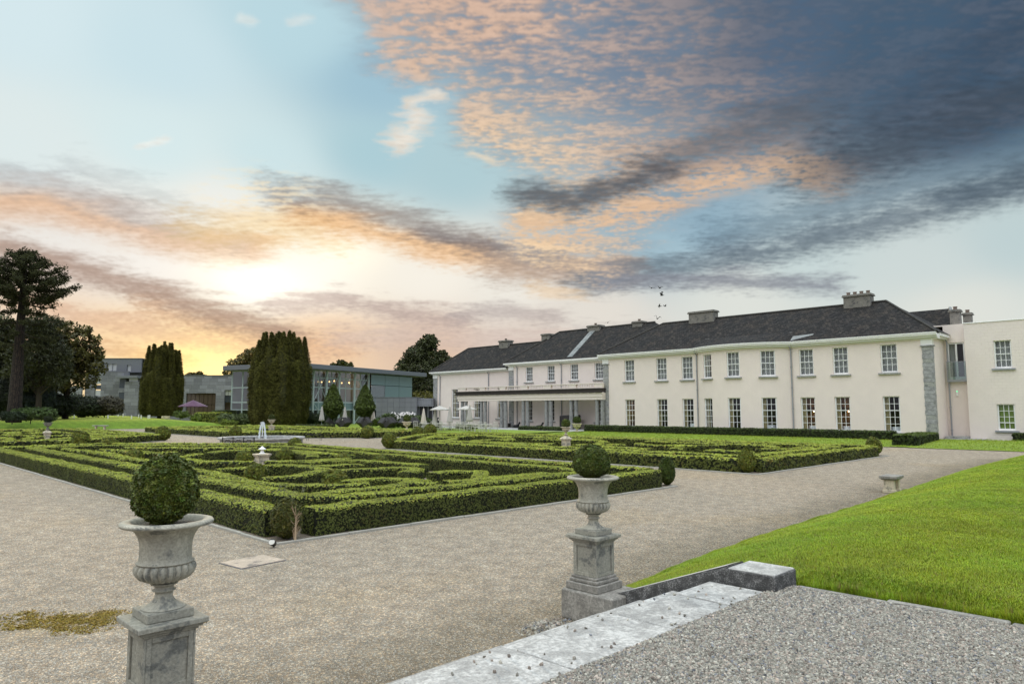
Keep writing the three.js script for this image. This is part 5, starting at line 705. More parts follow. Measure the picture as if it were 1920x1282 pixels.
ball('box ball in front of the back parterre, right of the fountain', 31.4, -47.8, 0.45, 0.5, 600, 51, 0.1);
ball('pointed box bush at the right corner of the back parterre', 37.6, -47.6, 0.5, 0.52, 600, 52, 0.1);
for (const [i, [x, z]] of [[9.9, -21.3], [12.5, -28], [14.9, -21.8], [14.6, -23.9], [14.6, -28.6], [10.4, -17.4], [9.7, -32.4]].entries()) ball(['small clipped mound on the left of the lobed hedge in the near parterre', 'small clipped mound behind the small stone pedestal', 'small clipped mound inside the hook hedge at right', 'small clipped mound at the end of the hedge right of the pedestal', 'small clipped mound inside the arched far hedge', 'clipped mound inside the heart-lobed hedge', 'dark clipped mound at the left of the near parterre'][i], x, z, 0.33, 0.3, 700, 60 + i, 0.06);
{ // damaged pointed bush at the gap in the near corner
  const t = boxBall('topiary_bush', 'pointed half dead box bush with bare pale stems at the near corner gap', 6.05, 0, -11.72, 0.25, 0.36, 0.034, 3600, 71, undefined, [0.085, 0.1, 0.018]);
  const g = new B(), r = rng(72); g.rod(V(0.02, 0.0, 0.3), V(0.04, 0.42, 0.26), 0.022, 6, 0.012); for (let i = 0; i < 26; i++) { const y = 0.05 + r() * 0.42, a = -0.4 + r() * 1.2; g.rod(V(0.02 + (r() - 0.5) * 0.05, y, 0.27), V(Math.sin(a) * 0.2, y + 0.06 + r() * 0.14, 0.22 + Math.cos(a) * 0.08), 0.006, 4, 0.003); }
  local(t, 'bare_stems', g, std(0.42, 0.31, 0.2, 0.95));
}
{ // spindly grey plant inside the hedges
  const t = thing('spindly_plant', 'sparse grey-green spindly plant at the free end of the low inner hedge', 'plant', [7.55, 0, -14.4]), g = new B(), r = rng(73), it = [];
  for (let i = 0; i < 22; i++) { const a = r() * 6.3, s = 0.05 + 0.16 * r(), e = V(Math.cos(a) * s * 1.6, 0.3 + 0.32 * r(), Math.sin(a) * s * 1.6); g.rod(V(Math.cos(a) * s * 0.4, 0, Math.sin(a) * s * 0.4), e, 0.006, 4, 0.003); for (let k = 0; k < 9; k++) { const f = 0.3 + 0.7 * r(); it.push([7.55 + e.x * f, e.y * f, -14.4 + e.z * f, e.x, 0.4, e.z, 0.035, 0.26, 0.28, 0.18]); } }
  local(t, 'stem', g, std(0.25, 0.22, 0.14)); foliage(t, 'foliage', TUFT.spike, M.leaf, it, 74, 1.4);
}
// low stone kerbs round the beds
for (const [nm, f] of [['near parterre', (p) => p], ['right parterre', fR], ['left parterre', fL], ['back parterre', fB]]) {
  const k = thing('bed_kerb', `thin pale stone kerb edging the ${nm}`, 'kerb', [0, 0, 0]); const C = [[5.72, -11.42], [18.42, -11.42], [18.42, -34.4], [11.2, -41.72], [5.72, -41.72]].map(f);
  C.forEach((a, i) => { const b = C[(i + 1) % C.length], d = V(b[0] - a[0], 0, b[1] - a[1]), l = d.length(), n = Math.max(2, Math.round(l / 1.4)); for (let j = 0; j < n; j++) { const g = new RoundedBoxGeometry(l / n - 0.012, 0.12, 0.07, 1, 0.012).rotateY(-Math.atan2(d.z, d.x)).translate(a[0] + d.x * (j + 0.5) / n, -0.02 + (j % 3) * 0.004, a[1] + d.z * (j + 0.5) / n); part(k, 'kerb_stone', new B().add(g), M.kerb); } });
  struct('bed_soil', sheet(Math.min(...C.map((c) => c[0])) + 0.05, Math.max(...C.map((c) => c[0])) - 0.05, Math.min(...C.map((c) => c[1])) + 0.05, Math.max(...C.map((c) => c[1])) - 0.05, 24, 48, () => 0.02, (x, z) => [1, 1, 1], (x, z) => { const [a, b] = [C[2], C[3]]; const s = (b[0] - a[0]) * (z - a[1]) - (b[1] - a[1]) * (x - a[0]), q = (b[0] - a[0]) * (C[0][1] - a[1]) - (b[1] - a[1]) * (C[0][0] - a[0]); return s * q > 0; }), M.soil);
}
// hedges by the house
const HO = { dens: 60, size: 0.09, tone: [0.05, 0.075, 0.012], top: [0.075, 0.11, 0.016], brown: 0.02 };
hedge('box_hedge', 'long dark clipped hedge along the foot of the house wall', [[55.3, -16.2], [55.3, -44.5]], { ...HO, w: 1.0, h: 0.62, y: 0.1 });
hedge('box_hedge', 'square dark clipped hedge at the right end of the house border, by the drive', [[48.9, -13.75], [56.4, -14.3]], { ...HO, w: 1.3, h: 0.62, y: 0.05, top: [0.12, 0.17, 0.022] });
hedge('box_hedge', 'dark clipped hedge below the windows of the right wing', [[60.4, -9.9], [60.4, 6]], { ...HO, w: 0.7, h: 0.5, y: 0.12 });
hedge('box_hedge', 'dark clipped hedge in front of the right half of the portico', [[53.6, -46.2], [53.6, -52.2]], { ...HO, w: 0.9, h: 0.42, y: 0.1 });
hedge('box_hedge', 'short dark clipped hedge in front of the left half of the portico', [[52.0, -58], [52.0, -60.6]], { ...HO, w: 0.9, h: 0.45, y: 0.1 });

// ---------------------------------------------------------------- trees and shrubs
const RAD = (F, px) => cf(F, ((px - 960) / 1300) * F);      // on the bearing that the photograph shows, F metres ahead
function yew(label, F, R, y, w, h, seed, fingers, sk) {
  const [x, z] = cf(F, R), t = thing('irish_yew', label, 'tree', [x, y, z]), r = rng(seed), items = [], bd = new B();
  local(t, 'trunk', new B().lathe([[0.5, -0.6], [0.4, 0.4], [0.35, 1.5], [0, 2]], 10), M.darkBark);
  const tips = [], limbs = new B();
  for (let i = 0; i < fingers; i++) { const a = i * 2.39996, q = Math.sqrt((i + 0.4) / fingers), px = Math.cos(a) * q * 0.5 * w * 0.86, pz = Math.sin(a) * q * 0.5 * w * 0.86, hh = h * (1 - 0.05 * q * q) * (0.9 + 0.11 * r()); tips.push([px, pz, hh, w * (0.05 + 0.025 * r())]); }
  for (const [px, pz, hh, rad] of tips) {
    limbs.rod(V(px * 0.2, 0.2, pz * 0.2), V(px * 0.9, hh * 0.6, pz * 0.9), 0.09, 5, 0.05);
    const pr = (f) => rad * (f < 0.06 ? 0.75 + 4 * f : f < sk ? 1.6 : f < 0.88 ? lerp(1.6, 0.75, (f - sk) / (0.88 - sk)) : lerp(0.75, 0.1, (f - 0.88) / 0.12)), ax = (f) => { const k = lerp(0.8, 1.06, sst(0, 0.3, f)) - 0.1 * sst(0.5, 1, f); return [px * k, pz * k]; };
    const pts = []; for (let j = 0; j <= 10; j++) { const f = j / 10; pts.push(V(ax(f)[0], f * hh, ax(f)[1])); }
    for (let j = 0; j < 10; j++) bd.rod(pts[j], pts[j + 1], pr(j / 10) * 0.8, 7, pr((j + 1) / 10) * 0.8);
    const n = Math.round(hh * 190); for (let k = 0; k < n; k++) { const f = Math.pow(r(), 0.9), a = r() * 2 * PI, q = pr(f) * (0.85 + 0.35 * r()), c = ax(f), kk = (0.5 + 0.9 * r()) * (0.8 + 0.3 * gn(c[0] * 2 + f * 9, c[1] * 2)); items.push([x + c[0] + Math.cos(a) * q, y + f * hh, z + c[1] + Math.sin(a) * q, Math.cos(a) * 0.7, 1.1, Math.sin(a) * 0.7, 0.16, 0.15 * kk, 0.145 * kk, 0.03 * kk]); }
  }
  // the bulging skirt of the mass
  for (let k = 0; k < w * h * 220; k++) { const a = r() * 2 * PI, f = r() * (sk - 0.04 + 0.16 * gn(a * 3.2, seed + 0.5)), q = w * 0.5 * (f < 0.1 ? 0.86 + 1.2 * f : f < 0.45 ? 0.98 : lerp(0.98, 0.92, (f - 0.45) / 0.3)) * (0.93 + 0.1 * r()) * (1 + 0.04 * Math.sin(a * 9 + seed)), kk = (0.45 + 0.95 * r()) * (0.85 + 0.35 * gn(a * 6, f * 7 + seed)); items.push([x + Math.cos(a) * q, y + f * h, z + Math.sin(a) * q, Math.cos(a), 0.8, Math.sin(a), 0.17, 0.145 * kk, 0.145 * kk, 0.03 * kk]); }
  local(t, 'limb', limbs, M.darkBark);
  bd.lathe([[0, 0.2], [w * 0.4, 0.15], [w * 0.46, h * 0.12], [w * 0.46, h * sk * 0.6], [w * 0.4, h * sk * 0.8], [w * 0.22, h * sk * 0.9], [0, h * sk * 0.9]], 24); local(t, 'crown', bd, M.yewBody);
  foliage(t, 'foliage', TUFT.spike, M.needle, items, seed + 3, 0.8); return t;
}
yew('broad dark Irish yew with many upright fingers, left of the fountain against the sunset', 105, -53, 1.35, 5.7, 11.3, 201, 17, 0.5);
yew('tallest and widest dark Irish yew, in front of the glass pavilion', 90, -30.1, 0.3, 7.1, 12.5, 202, 30, 0.62);
// a tree of limbs and leaf clumps; clumps are [dx, dy, dz, r]
function tree(name, label, F, R, y, o) {
  const [x, z] = cf(F, R), t = thing(name, label, 'tree', [x, y, z], o.group), r = rng(o.seed), items = [], tr = new B(), lb = new B();
  const fx = -RT, fz = RT; // towards the camera
  tr.rod(V(0, -0.3, 0), V(o.lean ?? 0, o.trunkH, 0), o.trunkR, 10, o.trunkR * 0.65); local(t, 'trunk', tr, o.bark ?? M.darkBark);
  for (const [a, b, c, q] of o.clumps) {
    // clump offsets: a to the camera's right, b up, c away from the camera
    const X = a * RT + c * RT, Z = a * RT - c * RT;
    lb.rod(V((o.lean ?? 0) * 0.7, Math.min(o.trunkH * 0.95, b * 0.6), 0), V(X, b, Z), o.trunkR * 0.4, 6, 0.03);
    const n = Math.round(q * q * o.dens); for (let k = 0; k < n; k++) { const u = r() * 2 - 1, an = r() * 2 * PI, s = Math.sqrt(1 - u * u), rad = q * (0.55 + 0.5 * Math.pow(r(), 0.6)) * (1 + 0.25 * gn(u * 3 + a, an * 1.5 + b)), d = [s * Math.cos(an), u * (o.flat ?? 0.85), s * Math.sin(an)], kk = (0.5 + 0.9 * r()) * (0.8 + 0.4 * gn(X + d[0] * 2, b + d[1] * 2)); items.push([x + X + d[0] * rad, y + b + d[1] * rad, z + Z + d[2] * rad, d[0], d[1] + 0.4, d[2], o.size, o.tone[0] * kk, o.tone[1] * kk, o.tone[2] * kk]); }
  }
  local(t, 'limb', lb, o.bark ?? M.darkBark); foliage(t, 'foliage', o.leaf ?? TUFT.broad, M.leaf, items, o.seed + 1, 1.3); return t;
}
function clumps(seed, n, w, h0, h1, q0, q1, f = (t) => Math.sqrt(1 - (2 * t - 1) ** 2)) { const r = rng(seed), c = []; for (let i = 0; i < n; i++) { const t = (i + r()) / n, a = r() * 2 * PI, k = f(t) * w * 0.5 * Math.sqrt(r()); c.push([Math.cos(a) * k, lerp(h0, h1, t), Math.sin(a) * k, lerp(q0, q1, r())]); } return c; }
const at = (F, px) => ((px - 960) / 1300) * F;
// two young egg-shaped trees by the pavilion
for (const [px, w, h, lb, s] of [[625.5, 2.3, 4.9, 'left of two young egg-shaped trees in front of the glass pavilion', 211], [685, 2.3, 4.8, 'right of two young egg-shaped trees in front of the glass pavilion', 212]]) {
  const F = 84, [x, z] = cf(F, at(F, px)), y = 0.4, t = thing('young_tree', lb, 'tree', [x, y, z]), r = rng(s), it = [], bd = new B();
  local(t, 'trunk', new B().rod(V(0, -0.2, 0), V(0, 1.6, 0), 0.08, 8, 0.06).rod(V(0, 0.7, 0), V(0.4, 1.6, 0.3), 0.03, 5).rod(V(0, 0.7, 0), V(-0.4, 1.6, -0.3), 0.03, 5), M.darkBark);
  const pr = (f) => (w / 2) * (f < 0.32 ? Math.sqrt(f / 0.32) : Math.pow(1 - (f - 0.32) / 0.68, 0.72));
  const pts = []; for (let j = 0; j <= 14; j++) pts.push([Math.max(0.001, pr(j / 14) * 0.82), 0.95 + (j / 14) * (h - 1.1)]); bd.lathe(pts, 14); local(t, 'crown', bd, M.yewBody);
  for (let k = 0; k < 4200; k++) { const f = Math.pow(r(), 0.8), a = r() * 2 * PI, q = pr(f) * (0.82 + 0.3 * r()), kk = 0.5 + 0.9 * r(); it.push([x + Math.cos(a) * q, y + 0.9 + f * (h - 0.9), z + Math.sin(a) * q, Math.cos(a) * 0.8, 0.9, Math.sin(a) * 0.8, 0.15, 0.1 * kk, 0.14 * kk, 0.022 * kk]); }
  foliage(t, 'foliage', TUFT.box, M.leaf, it, s + 5, 1);
}
tree('broadleaf_tree', 'large dark rounded broadleaf tree rising behind the left end of the house', 130, at(130, 790), 0, { seed: 221, trunkH: 9, trunkR: 0.5, dens: 135, size: 0.36, tone: [0.085, 0.1, 0.03], clumps: [[-3.6, 8.5, 0, 1.98], [-2.6, 10.5, 1, 2.06], [-1, 12.4, 0, 2.06], [0.6, 14, 1, 1.89], [1.4, 15, 0, 1.63], [0.2, 9.5, -1, 2.49], [2.2, 11.5, 0, 1.89], [-3, 6.5, 0, 2.06], [1, 6.5, -1, 2.75], [4.2, 11.2, 0, 1.46], [4.8, 9.6, 1, 1.20], [3.6, 8, 0, 1.46], [-4.6, 7.5, 1, 1.29], [3.8, 12.6, 0, 0.95], [-2.2, 4.5, 0, 2.06], [2.5, 4.5, 0, 2.24]] });
tree('broadleaf_tree', 'small sunlit broadleaf tree behind the left side of the tallest yew', 130, at(130, 450), 0, { seed: 222, trunkH: 8, trunkR: 0.25, dens: 75, size: 0.38, tone: [0.15, 0.13, 0.025], clumps: [[-1.2, 10.5, 0, 1.3], [0.6, 11.6, 0, 1.4], [1.8, 12.6, 0, 1.3], [-2.2, 9.2, 0, 1.0], [2.4, 10.2, 0, 1.5], [0.2, 9.2, 0, 1.5], [3.2, 13, 0, 1.1], [-2.6, 8, 0, 0.9], [1.2, 8, 0, 1.6]] });
tree('broadleaf_tree', 'tree top showing over the long grey wall right of the smaller yew', 150, at(150, 365), 0, { seed: 223, trunkH: 7, trunkR: 0.25, dens: 120, size: 0.5, tone: [0.12, 0.1, 0.02], clumps: [[-0.8, 9.2, 0, 1], [0.6, 9.6, 0, 0.9], [1.8, 8.8, 0, 0.9], [-2, 8.8, 0, 0.8]] });
tree('broadleaf_tree', 'tree top showing over the flat roof of the glass pavilion', 150, at(150, 640), 0, { seed: 224, trunkH: 9, trunkR: 0.25, dens: 120, size: 0.5, tone: [0.09, 0.1, 0.02], clumps: [[-1.5, 11.4, 0, 0.9], [0, 12, 0, 1], [1.4, 11.6, 0, 0.8]] });
// the tall monkey puzzle at the left edge
{
  const F = 76, R = at(F, 31), [x, z] = cf(F, R), y = 1.1, t = thing('monkey_puzzle_tree', 'tall dark monkey puzzle tree with a bare ringed trunk at the left edge', 'tree', [x, y, z]), r = rng(231), it = [], lb = new B();
  const tr = []; for (let i = 0; i <= 34; i++) { const f = i / 34; tr.push([lerp(0.72, 0.2, f) * (1 + 0.05 * (i % 2)), f * 18.4 - 0.2]); } local(t, 'trunk', new B().lathe(tr, 16), M.bark);
  const WH = [[8.6, 4.6, 5], [9.8, 4.2, 5], [11, 3.6, 6], [12.2, 3.8, 7], [13.3, 5.2, 9], [14.2, 6.5, 11], [15, 6.3, 12], [15.8, 5.6, 12], [16.5, 4.8, 11], [17.2, 3.8, 10], [17.9, 2.6, 9], [18.4, 1.5, 7]];
  for (let w = 0; w < WH.length; w++) {
    const [hy, len, n] = WH[w], f = w / (WH.length - 1);
    for (let i = 0; i < n; i++) {
      const a = (i / n) * 2 * PI + w * 0.7 + r() * 0.4, l = len * 0.78 * (0.65 + 0.45 * r()), droop = lerp(-0.3, 0.16, f), P = []; for (let s = 0; s <= 6; s++) { const u = s / 6; P.push(V(Math.cos(a) * l * u, hy + l * (droop * u + 0.1 * u * u * u - 0.08 * Math.sin(u * 3)), Math.sin(a) * l * u)); }
      for (let s = 0; s < 6; s++) lb.rod(P[s], P[s + 1], lerp(0.07, 0.02, s / 6), 4, lerp(0.06, 0.02, s / 6));
      const m = Math.round(l * (f > 0.4 ? 20 : 12)); for (let k = 0; k < m; k++) { const u = 0.22 + 0.78 * Math.pow(r(), 0.7), s = Math.min(5, (u * 6) | 0), q = P[s].clone().lerp(P[s + 1], u * 6 - s), kk = 0.4 + 0.8 * r(), off = V((r() - 0.5) * 0.8 * u, (r() - 0.5) * 0.4, (r() - 0.5) * 0.8 * u); it.push([x + q.x + off.x, y + q.y + off.y, z + q.z + off.z, Math.cos(a) * 0.8, 0.7, Math.sin(a) * 0.8, 0.28, 0.06 * kk, 0.066 * kk, 0.022 * kk]); }
    }
  }
  local(t, 'branch', lb, M.darkBark); foliage(t, 'foliage', TUFT.spike, M.needle, it, 232, 1.3);
}
const DK = [0.075, 0.085, 0.025];
tree('conifer_tree', 'dark conifer close behind the monkey puzzle trunk at left', 84, at(84, 75), 1.1, { seed: 241, trunkH: 9, trunkR: 0.35, bark: M.darkBark, dens: 50, size: 0.34, flat: 0.6, tone: DK, leaf: TUFT.spike, clumps: clumps(241, 26, 9, 3.5, 12.2, 1.1, 1.9, (t) => 1 - 0.75 * t) });
tree('broadleaf_tree', 'dark spreading tree right of the monkey puzzle, its edge lit by the sunset', 90, at(90, 128), 1.2, { seed: 242, trunkH: 8, trunkR: 0.3, bark: M.bark, dens: 60, size: 0.33, tone: [0.14, 0.13, 0.03], clumps: [[2.6, 8.5, 0, 1.5], [1.2, 10.2, 0, 1.6], [-0.5, 11.3, 0, 1.5], [-2.5, 12, 0, 1.3], [3.4, 6.6, 0, 1.3], [0.4, 7.6, 0, 2.2], [-2.4, 9, 1, 2.2], [-3.6, 6.5, 0, 2.2], [2.2, 5, 0, 1.5], [-0.8, 5, 0, 2], [3.8, 8.2, 0, 0.8], [1.9, 11.4, 0, 0.7], [3.3, 10.2, 0, 0.6]] });
tree('broadleaf_tree', 'dark tree at the extreme left edge behind the monkey puzzle', 88, at(88, -20), 1.2, { seed: 243, trunkH: 8, trunkR: 0.35, dens: 55, size: 0.34, tone: DK, clumps: clumps(243, 20, 9, 3, 12, 1.4, 2.2) });
tree('broadleaf_tree', 'slim brown-trunked tree in front of the pale hotel wall at left', 92, at(92, 124), 1.2, { seed: 244, trunkH: 7, trunkR: 0.28, bark: M.bark, dens: 80, size: 0.34, tone: [0.1, 0.1, 0.02], clumps: [[0.5, 6.5, 0, 1.3], [-1.2, 7, 0, 1.5], [1.7, 7.4, 0, 1.1], [0, 8.4, 0, 1.4], [-2.6, 5.4, 0, 1.1]] });
// shrubs
function shrub(label, F, px, y, w, h, seed, tone, o = {}) { const n = o.n ?? 7, r = rng(seed), c = []; for (let i = 0; i < n; i++) c.push([(i / Math.max(1, n - 1) - 0.5) * w * 0.8, h * (0.35 + 0.25 * r()), (r() - 0.5) * w * 0.3, h * (0.36 + 0.14 * r())]); return tree('shrub', label, F, at(F, px), y, { seed, trunkH: h * 0.4, trunkR: 0.05, dens: o.dens ?? 420, size: o.size ?? 0.16, tone: tone.map((v) => v * 1.7), clumps: c, leaf: o.leaf ?? TUFT.broad, group: o.group }); }
shrub('dark rounded shrub in front of the hotel at left', 100, 160, 1.3, 4, 3.2, 301, [0.025, 0.035, 0.012]);
shrub('greyish twiggy shrub beside the dark one in front of the hotel', 101, 200, 1.3, 3.6, 3, 302, [0.1, 0.09, 0.06]);
shrub('low dark bush at the foot of the monkey puzzle', 74, 28, 1.05, 2.2, 1.1, 303, [0.02, 0.035, 0.012]);
shrub('leafy green border plants right of the monkey puzzle trunk', 76, 62, 1.05, 4, 1.7, 304, [0.07, 0.11, 0.03], { n: 9 });
shrub('blue-grey bush under the dark conifer at left', 86, 52, 1.2, 4, 4.6, 305, [0.035, 0.05, 0.04], { n: 7 });
shrub('dark undergrowth between the trunks at left', 90, 92, 1.2, 6, 4, 306, [0.02, 0.028, 0.012], { n: 8 });
shrub('dark undergrowth at the far left edge', 84, -10, 1.2, 5, 5, 307, [0.02, 0.028, 0.012], { n: 8 });
shrub('round green shrub left of the purple parasol', 100, 341, 1.0, 1.8, 1.2, 308, [0.11, 0.15, 0.03], { n: 4 });
shrub('round green shrub at the left end of the block hedge behind the back parterre', 96, 372, 0.7, 1.2, 1.1, 309, [0.14, 0.19, 0.03], { n: 3 });
shrub('broad mound of grey-green leaves left of the tallest yew', 92, 456, 0.2, 5.0, 1.7, 310, [0.12, 0.155, 0.06], { n: 11 });
shrub('low green shrubs at the foot of the tallest yew on its left', 90, 432, 0.2, 1.8, 1.0, 311, [0.15, 0.2, 0.03], { n: 4 });
shrub('dark evergreen hedge-like shrub right of the tallest yew', 92, 588, 0.3, 4.5, 1.7, 312, [0.025, 0.04, 0.012], { n: 8 });
shrub('rounded yellow-green shrub in front of the annexe, left', 84, 714, 0.3, 1.6, 1.1, 313, [0.1, 0.14, 0.02], { n: 4 });
shrub('rounded green shrub in front of the annexe, middle', 84, 732, 0.3, 2.0, 1.4, 314, [0.08, 0.12, 0.02], { n: 5 });
{ const s = shrub('pale flowering rose shrub in front of the annexe', 84, 760, 0.3, 4.2, 1.6, 315, [0.07, 0.1, 0.03], { n: 9 }), r = rng(316), b = bases.get(s), it = []; for (let i = 0; i < 150; i++) it.push([b.x + (r() - 0.5) * 3.6 * RT, b.y + 0.6 + r() * 1.1, b.z + (r() - 0.5) * 3.6 * RT, -0.7, 0.6, 0.7, 0.12, 0.85, 0.8, 0.78]); foliage(s, 'flower', TUFT.broad, M.stones, it, 317, 1); }
shrub('dark green shrubs by the corner of the left wing of the house', 86, 790, 0.3, 2.4, 1.3, 318, [0.05, 0.075, 0.02], { n: 5 });
shrub('yellowish tree top behind the flat link beside the house', 125, 790, 0, 3.6, 6.6, 319, [0.16, 0.15, 0.03], { n: 5, size: 0.3, dens: 200 });
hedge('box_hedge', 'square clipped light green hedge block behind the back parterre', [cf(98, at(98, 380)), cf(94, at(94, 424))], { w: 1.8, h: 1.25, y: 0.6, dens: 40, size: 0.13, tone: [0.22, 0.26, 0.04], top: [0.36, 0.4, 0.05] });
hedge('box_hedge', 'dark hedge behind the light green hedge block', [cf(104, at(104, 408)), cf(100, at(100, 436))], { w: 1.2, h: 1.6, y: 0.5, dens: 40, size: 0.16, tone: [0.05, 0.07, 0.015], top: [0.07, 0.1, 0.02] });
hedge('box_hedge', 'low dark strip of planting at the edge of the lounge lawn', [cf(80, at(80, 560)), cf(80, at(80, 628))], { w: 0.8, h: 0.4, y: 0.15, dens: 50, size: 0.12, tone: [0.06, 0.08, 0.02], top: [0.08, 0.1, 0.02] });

// ---------------------------------------------------------------- fountain and garden ornaments
{
  const t = thing('fountain', 'round pale stone fountain basin at the crossing of the garden walks', 'fountain', [FX, 0, FZ]);
  const n = 20; for (let i = 0; i < n; i++) { const a0 = (i / n) * 2 * PI, g = new THREE.LatheGeometry([[2.3, 0], [2.62, 0], [2.6, 0.36], [2.3, 0.36]].map((p) => new THREE.Vector2(...p)), 4, a0 + 0.004, 2 * PI / n - 0.008), c = new THREE.LatheGeometry([[2.24, 0.37], [2.74, 0.37], [2.75, 0.39], [2.75, 0.48], [2.73, 0.5], [2.26, 0.5], [2.24, 0.48], [2.24, 0.37]].map((p) => new THREE.Vector2(...p)), 4, a0 + 0.003, 2 * PI / n - 0.006); local(t, 'wall_stone', new B().add(g), M.step3); local(t, 'coping_stone', new B().add(c), M.step); }
  local(t, 'basin_floor', new B().add(new THREE.CircleGeometry(2.4, 40).rotateX(-PI / 2).translate(0, 0.04, 0)), M.clad);
  local(t, 'water', new B().add(new THREE.CircleGeometry(2.31, 40).rotateX(-PI / 2).translate(0, 0.33, 0)), new THREE.MeshPhysicalMaterial({ color: col(0.25, 0.3, 0.3), roughness: 0.08, metalness: 0, ior: 1.33 }));
  local(t, 'nozzle', new B().lathe([[0.16, 0.05], [0.14, 0.42], [0.06, 0.5], [0, 0.5]], 12), M.iron);
  const j = thing('water_jet', 'white jet of water rising from the fountain and falling in two streams', 'water', [FX, 0.5, FZ]), r = rng(401), g = new B();
  for (let s = 0; s < 26; s++) { const side = s < 8 ? 0 : s % 2 ? -1 : 1, top = 1.0 - 0.3 * r() * (side ? 1 : 0.3), w = side * (0.15 + 0.1 * r()), dz = (r() - 0.5) * 0.12; let p = V(0, 0, dz * 0.2); const P = []; for (let k = 0; k <= 14; k++) { const u = k / 14; if (!side) P.push(V((r() - 0.5) * 0.03, top * u, dz * 0.3)); else P.push(V(w * RT * (0.1 + 0.9 * Math.pow(u, 0.55)) + (r() - 0.5) * 0.03, top * (1 - Math.pow(u, 1.5)) - 0.12 * u, w * RT * (0.1 + 0.9 * Math.pow(u, 0.55)) + dz * u + (r() - 0.5) * 0.03)); } for (let k = 0; k < 14; k++) if (r() < 0.85) g.rod(P[k], P[k + 1], 0.014 + 0.016 * r(), 5, 0.012); }
  for (let k = 0; k < 140; k++) { const u = r(), sd = r() < 0.5 ? -1 : 1, x = sd * (0.03 + 0.2 * Math.pow(u, 0.6)) + (r() - 0.5) * 0.12, q = 0.008 + 0.014 * r(); g.add(new THREE.IcosahedronGeometry(q, 0).translate(x * RT, 1.0 * (1 - u * 1.05) + (r() - 0.5) * 0.15, x * RT + (r() - 0.5) * 0.16)); }
  local(j, 'water_stream', g, M.spray);
}
function ironFence(label, F, px0, px1, hgt, bays) {
  const [ax, az] = cf(F, at(F, px0)), [bx, bz] = cf(F, at(F, px1)), t = thing('garden_fence', label, 'fence', [ax, 0, az]), D = V(bx - ax, 0, bz - az), g = (u, y) => D.clone().multiplyScalar(u).setY(y);
  for (let i = 0; i <= bays; i++) local(t, 'post', new B().rod(g(i / bays, 0), g(i / bays, hgt + 0.06), 0.034, 8), M.iron);
  local(t, 'rail', new B().rod(g(0, hgt), g(1, hgt), 0.02, 6), M.iron);
  for (let i = 0; i < bays; i++) { const b = new B(), P = []; for (let k = 0; k <= 12; k++) { const u = k / 12; P.push(g((i + u) / bays, hgt * 0.78 * Math.sin(PI * u) + 0.02)); } for (let k = 0; k < 12; k++) b.rod(P[k], P[k + 1], 0.02, 5); const Q = []; for (let k = 0; k <= 8; k++) { const u = k / 8; Q.push(g((i + u) / bays, hgt - 0.2 * Math.sin(PI * u) * hgt)); } for (let k = 0; k < 8; k++) b.rod(Q[k], Q[k + 1], 0.016, 5); local(t, 'arch', b, M.iron); }
}
ironFence('low black wrought iron hoop fence left of the fountain', 43.0, 421.5, 480.5, 0.56, 3);
// pedestals and urns standing in the parterres
function finePedestal(x, z, label, w, h, capMat) {
  const p = thing('stone_pedestal', label, 'pedestal', [x, 0, z]); local(p, 'shaft', new B().rbox(-w, w, 0.1, h - 0.12, -w, w, 0.01), M.cream); local(p, 'plinth', new B().rbox(-w - 0.05, w + 0.05, 0, 0.16, -w - 0.05, w + 0.05, 0.012), M.cream);
  local(p, 'panel', new B().box(-w - 0.012, -w, 0.26, h - 0.26, -w * 0.6, w * 0.6).box(-w * 0.6, w * 0.6, 0.26, h - 0.26, w, w + 0.012), M.pedestal); local(p, 'cornice', new B().rbox(-w - 0.035, w + 0.035, h - 0.12, h - 0.06, -w - 0.035, w + 0.035, 0.01).rbox(-w - 0.07, w + 0.07, h - 0.06, h, -w - 0.07, w + 0.07, 0.01), M.cream); return p;
}
function hipCap(p, w, y0, y1) { const g = new THREE.ConeGeometry(w * Math.SQRT2, y1 - y0, 4, 1).rotateY(PI / 4).translate(0, (y0 + y1) / 2, 0); local(p, 'hipped_cap', new B().add(g), M.cream); }
{ const p = finePedestal(12.75, -26.9, 'square pale stone pedestal with a small white finial amid the near parterre', 0.21, 0.55); local(p, 'finial', new B().lathe([[0.12, 0.55], [0.12, 0.57], [0.075, 0.6], [0.055, 0.7], [0.07, 0.715], [0.15, 0.72], [0.145, 0.74], [0.075, 0.79], [0.045, 0.81], [0.045, 0.83], [0, 0.85]], 16), M.white); }
function gardenUrn(x, z, y, s, label, ballLabel, seed, tone, flat = 0, mat = M.cream, bs = 1) {
  const u = thing('stone_urn', label, 'urn', [x, y, z]); local(u, 'body', new B().lathe([[0, 0], [0.2, 0], [0.2, 0.06], [0.1, 0.12], [0.08, 0.26], [0.16, 0.32], [0.32, 0.42], [0.38, 0.52], [0.38, 0.56], [0.36, 0.6], [0.4, 0.68], [0.5, 0.72], [0.5, 0.76], [0.4, 0.77], [0.3, 0.72], [0, 0.72]].map(([a, b]) => [a * s, b * s]), 24), mat);
  local(u, 'soil', new B().add(new THREE.CircleGeometry(0.36 * s, 16).rotateX(-PI / 2).translate(0, 0.725 * s, 0)), M.soil);
  boxBall('box_ball', ballLabel, x, y + 0.73 * s, z, 0.34 * s * bs, 0.34 * s * bs, 0.07, 900, seed, undefined, tone, flat); return u;
}
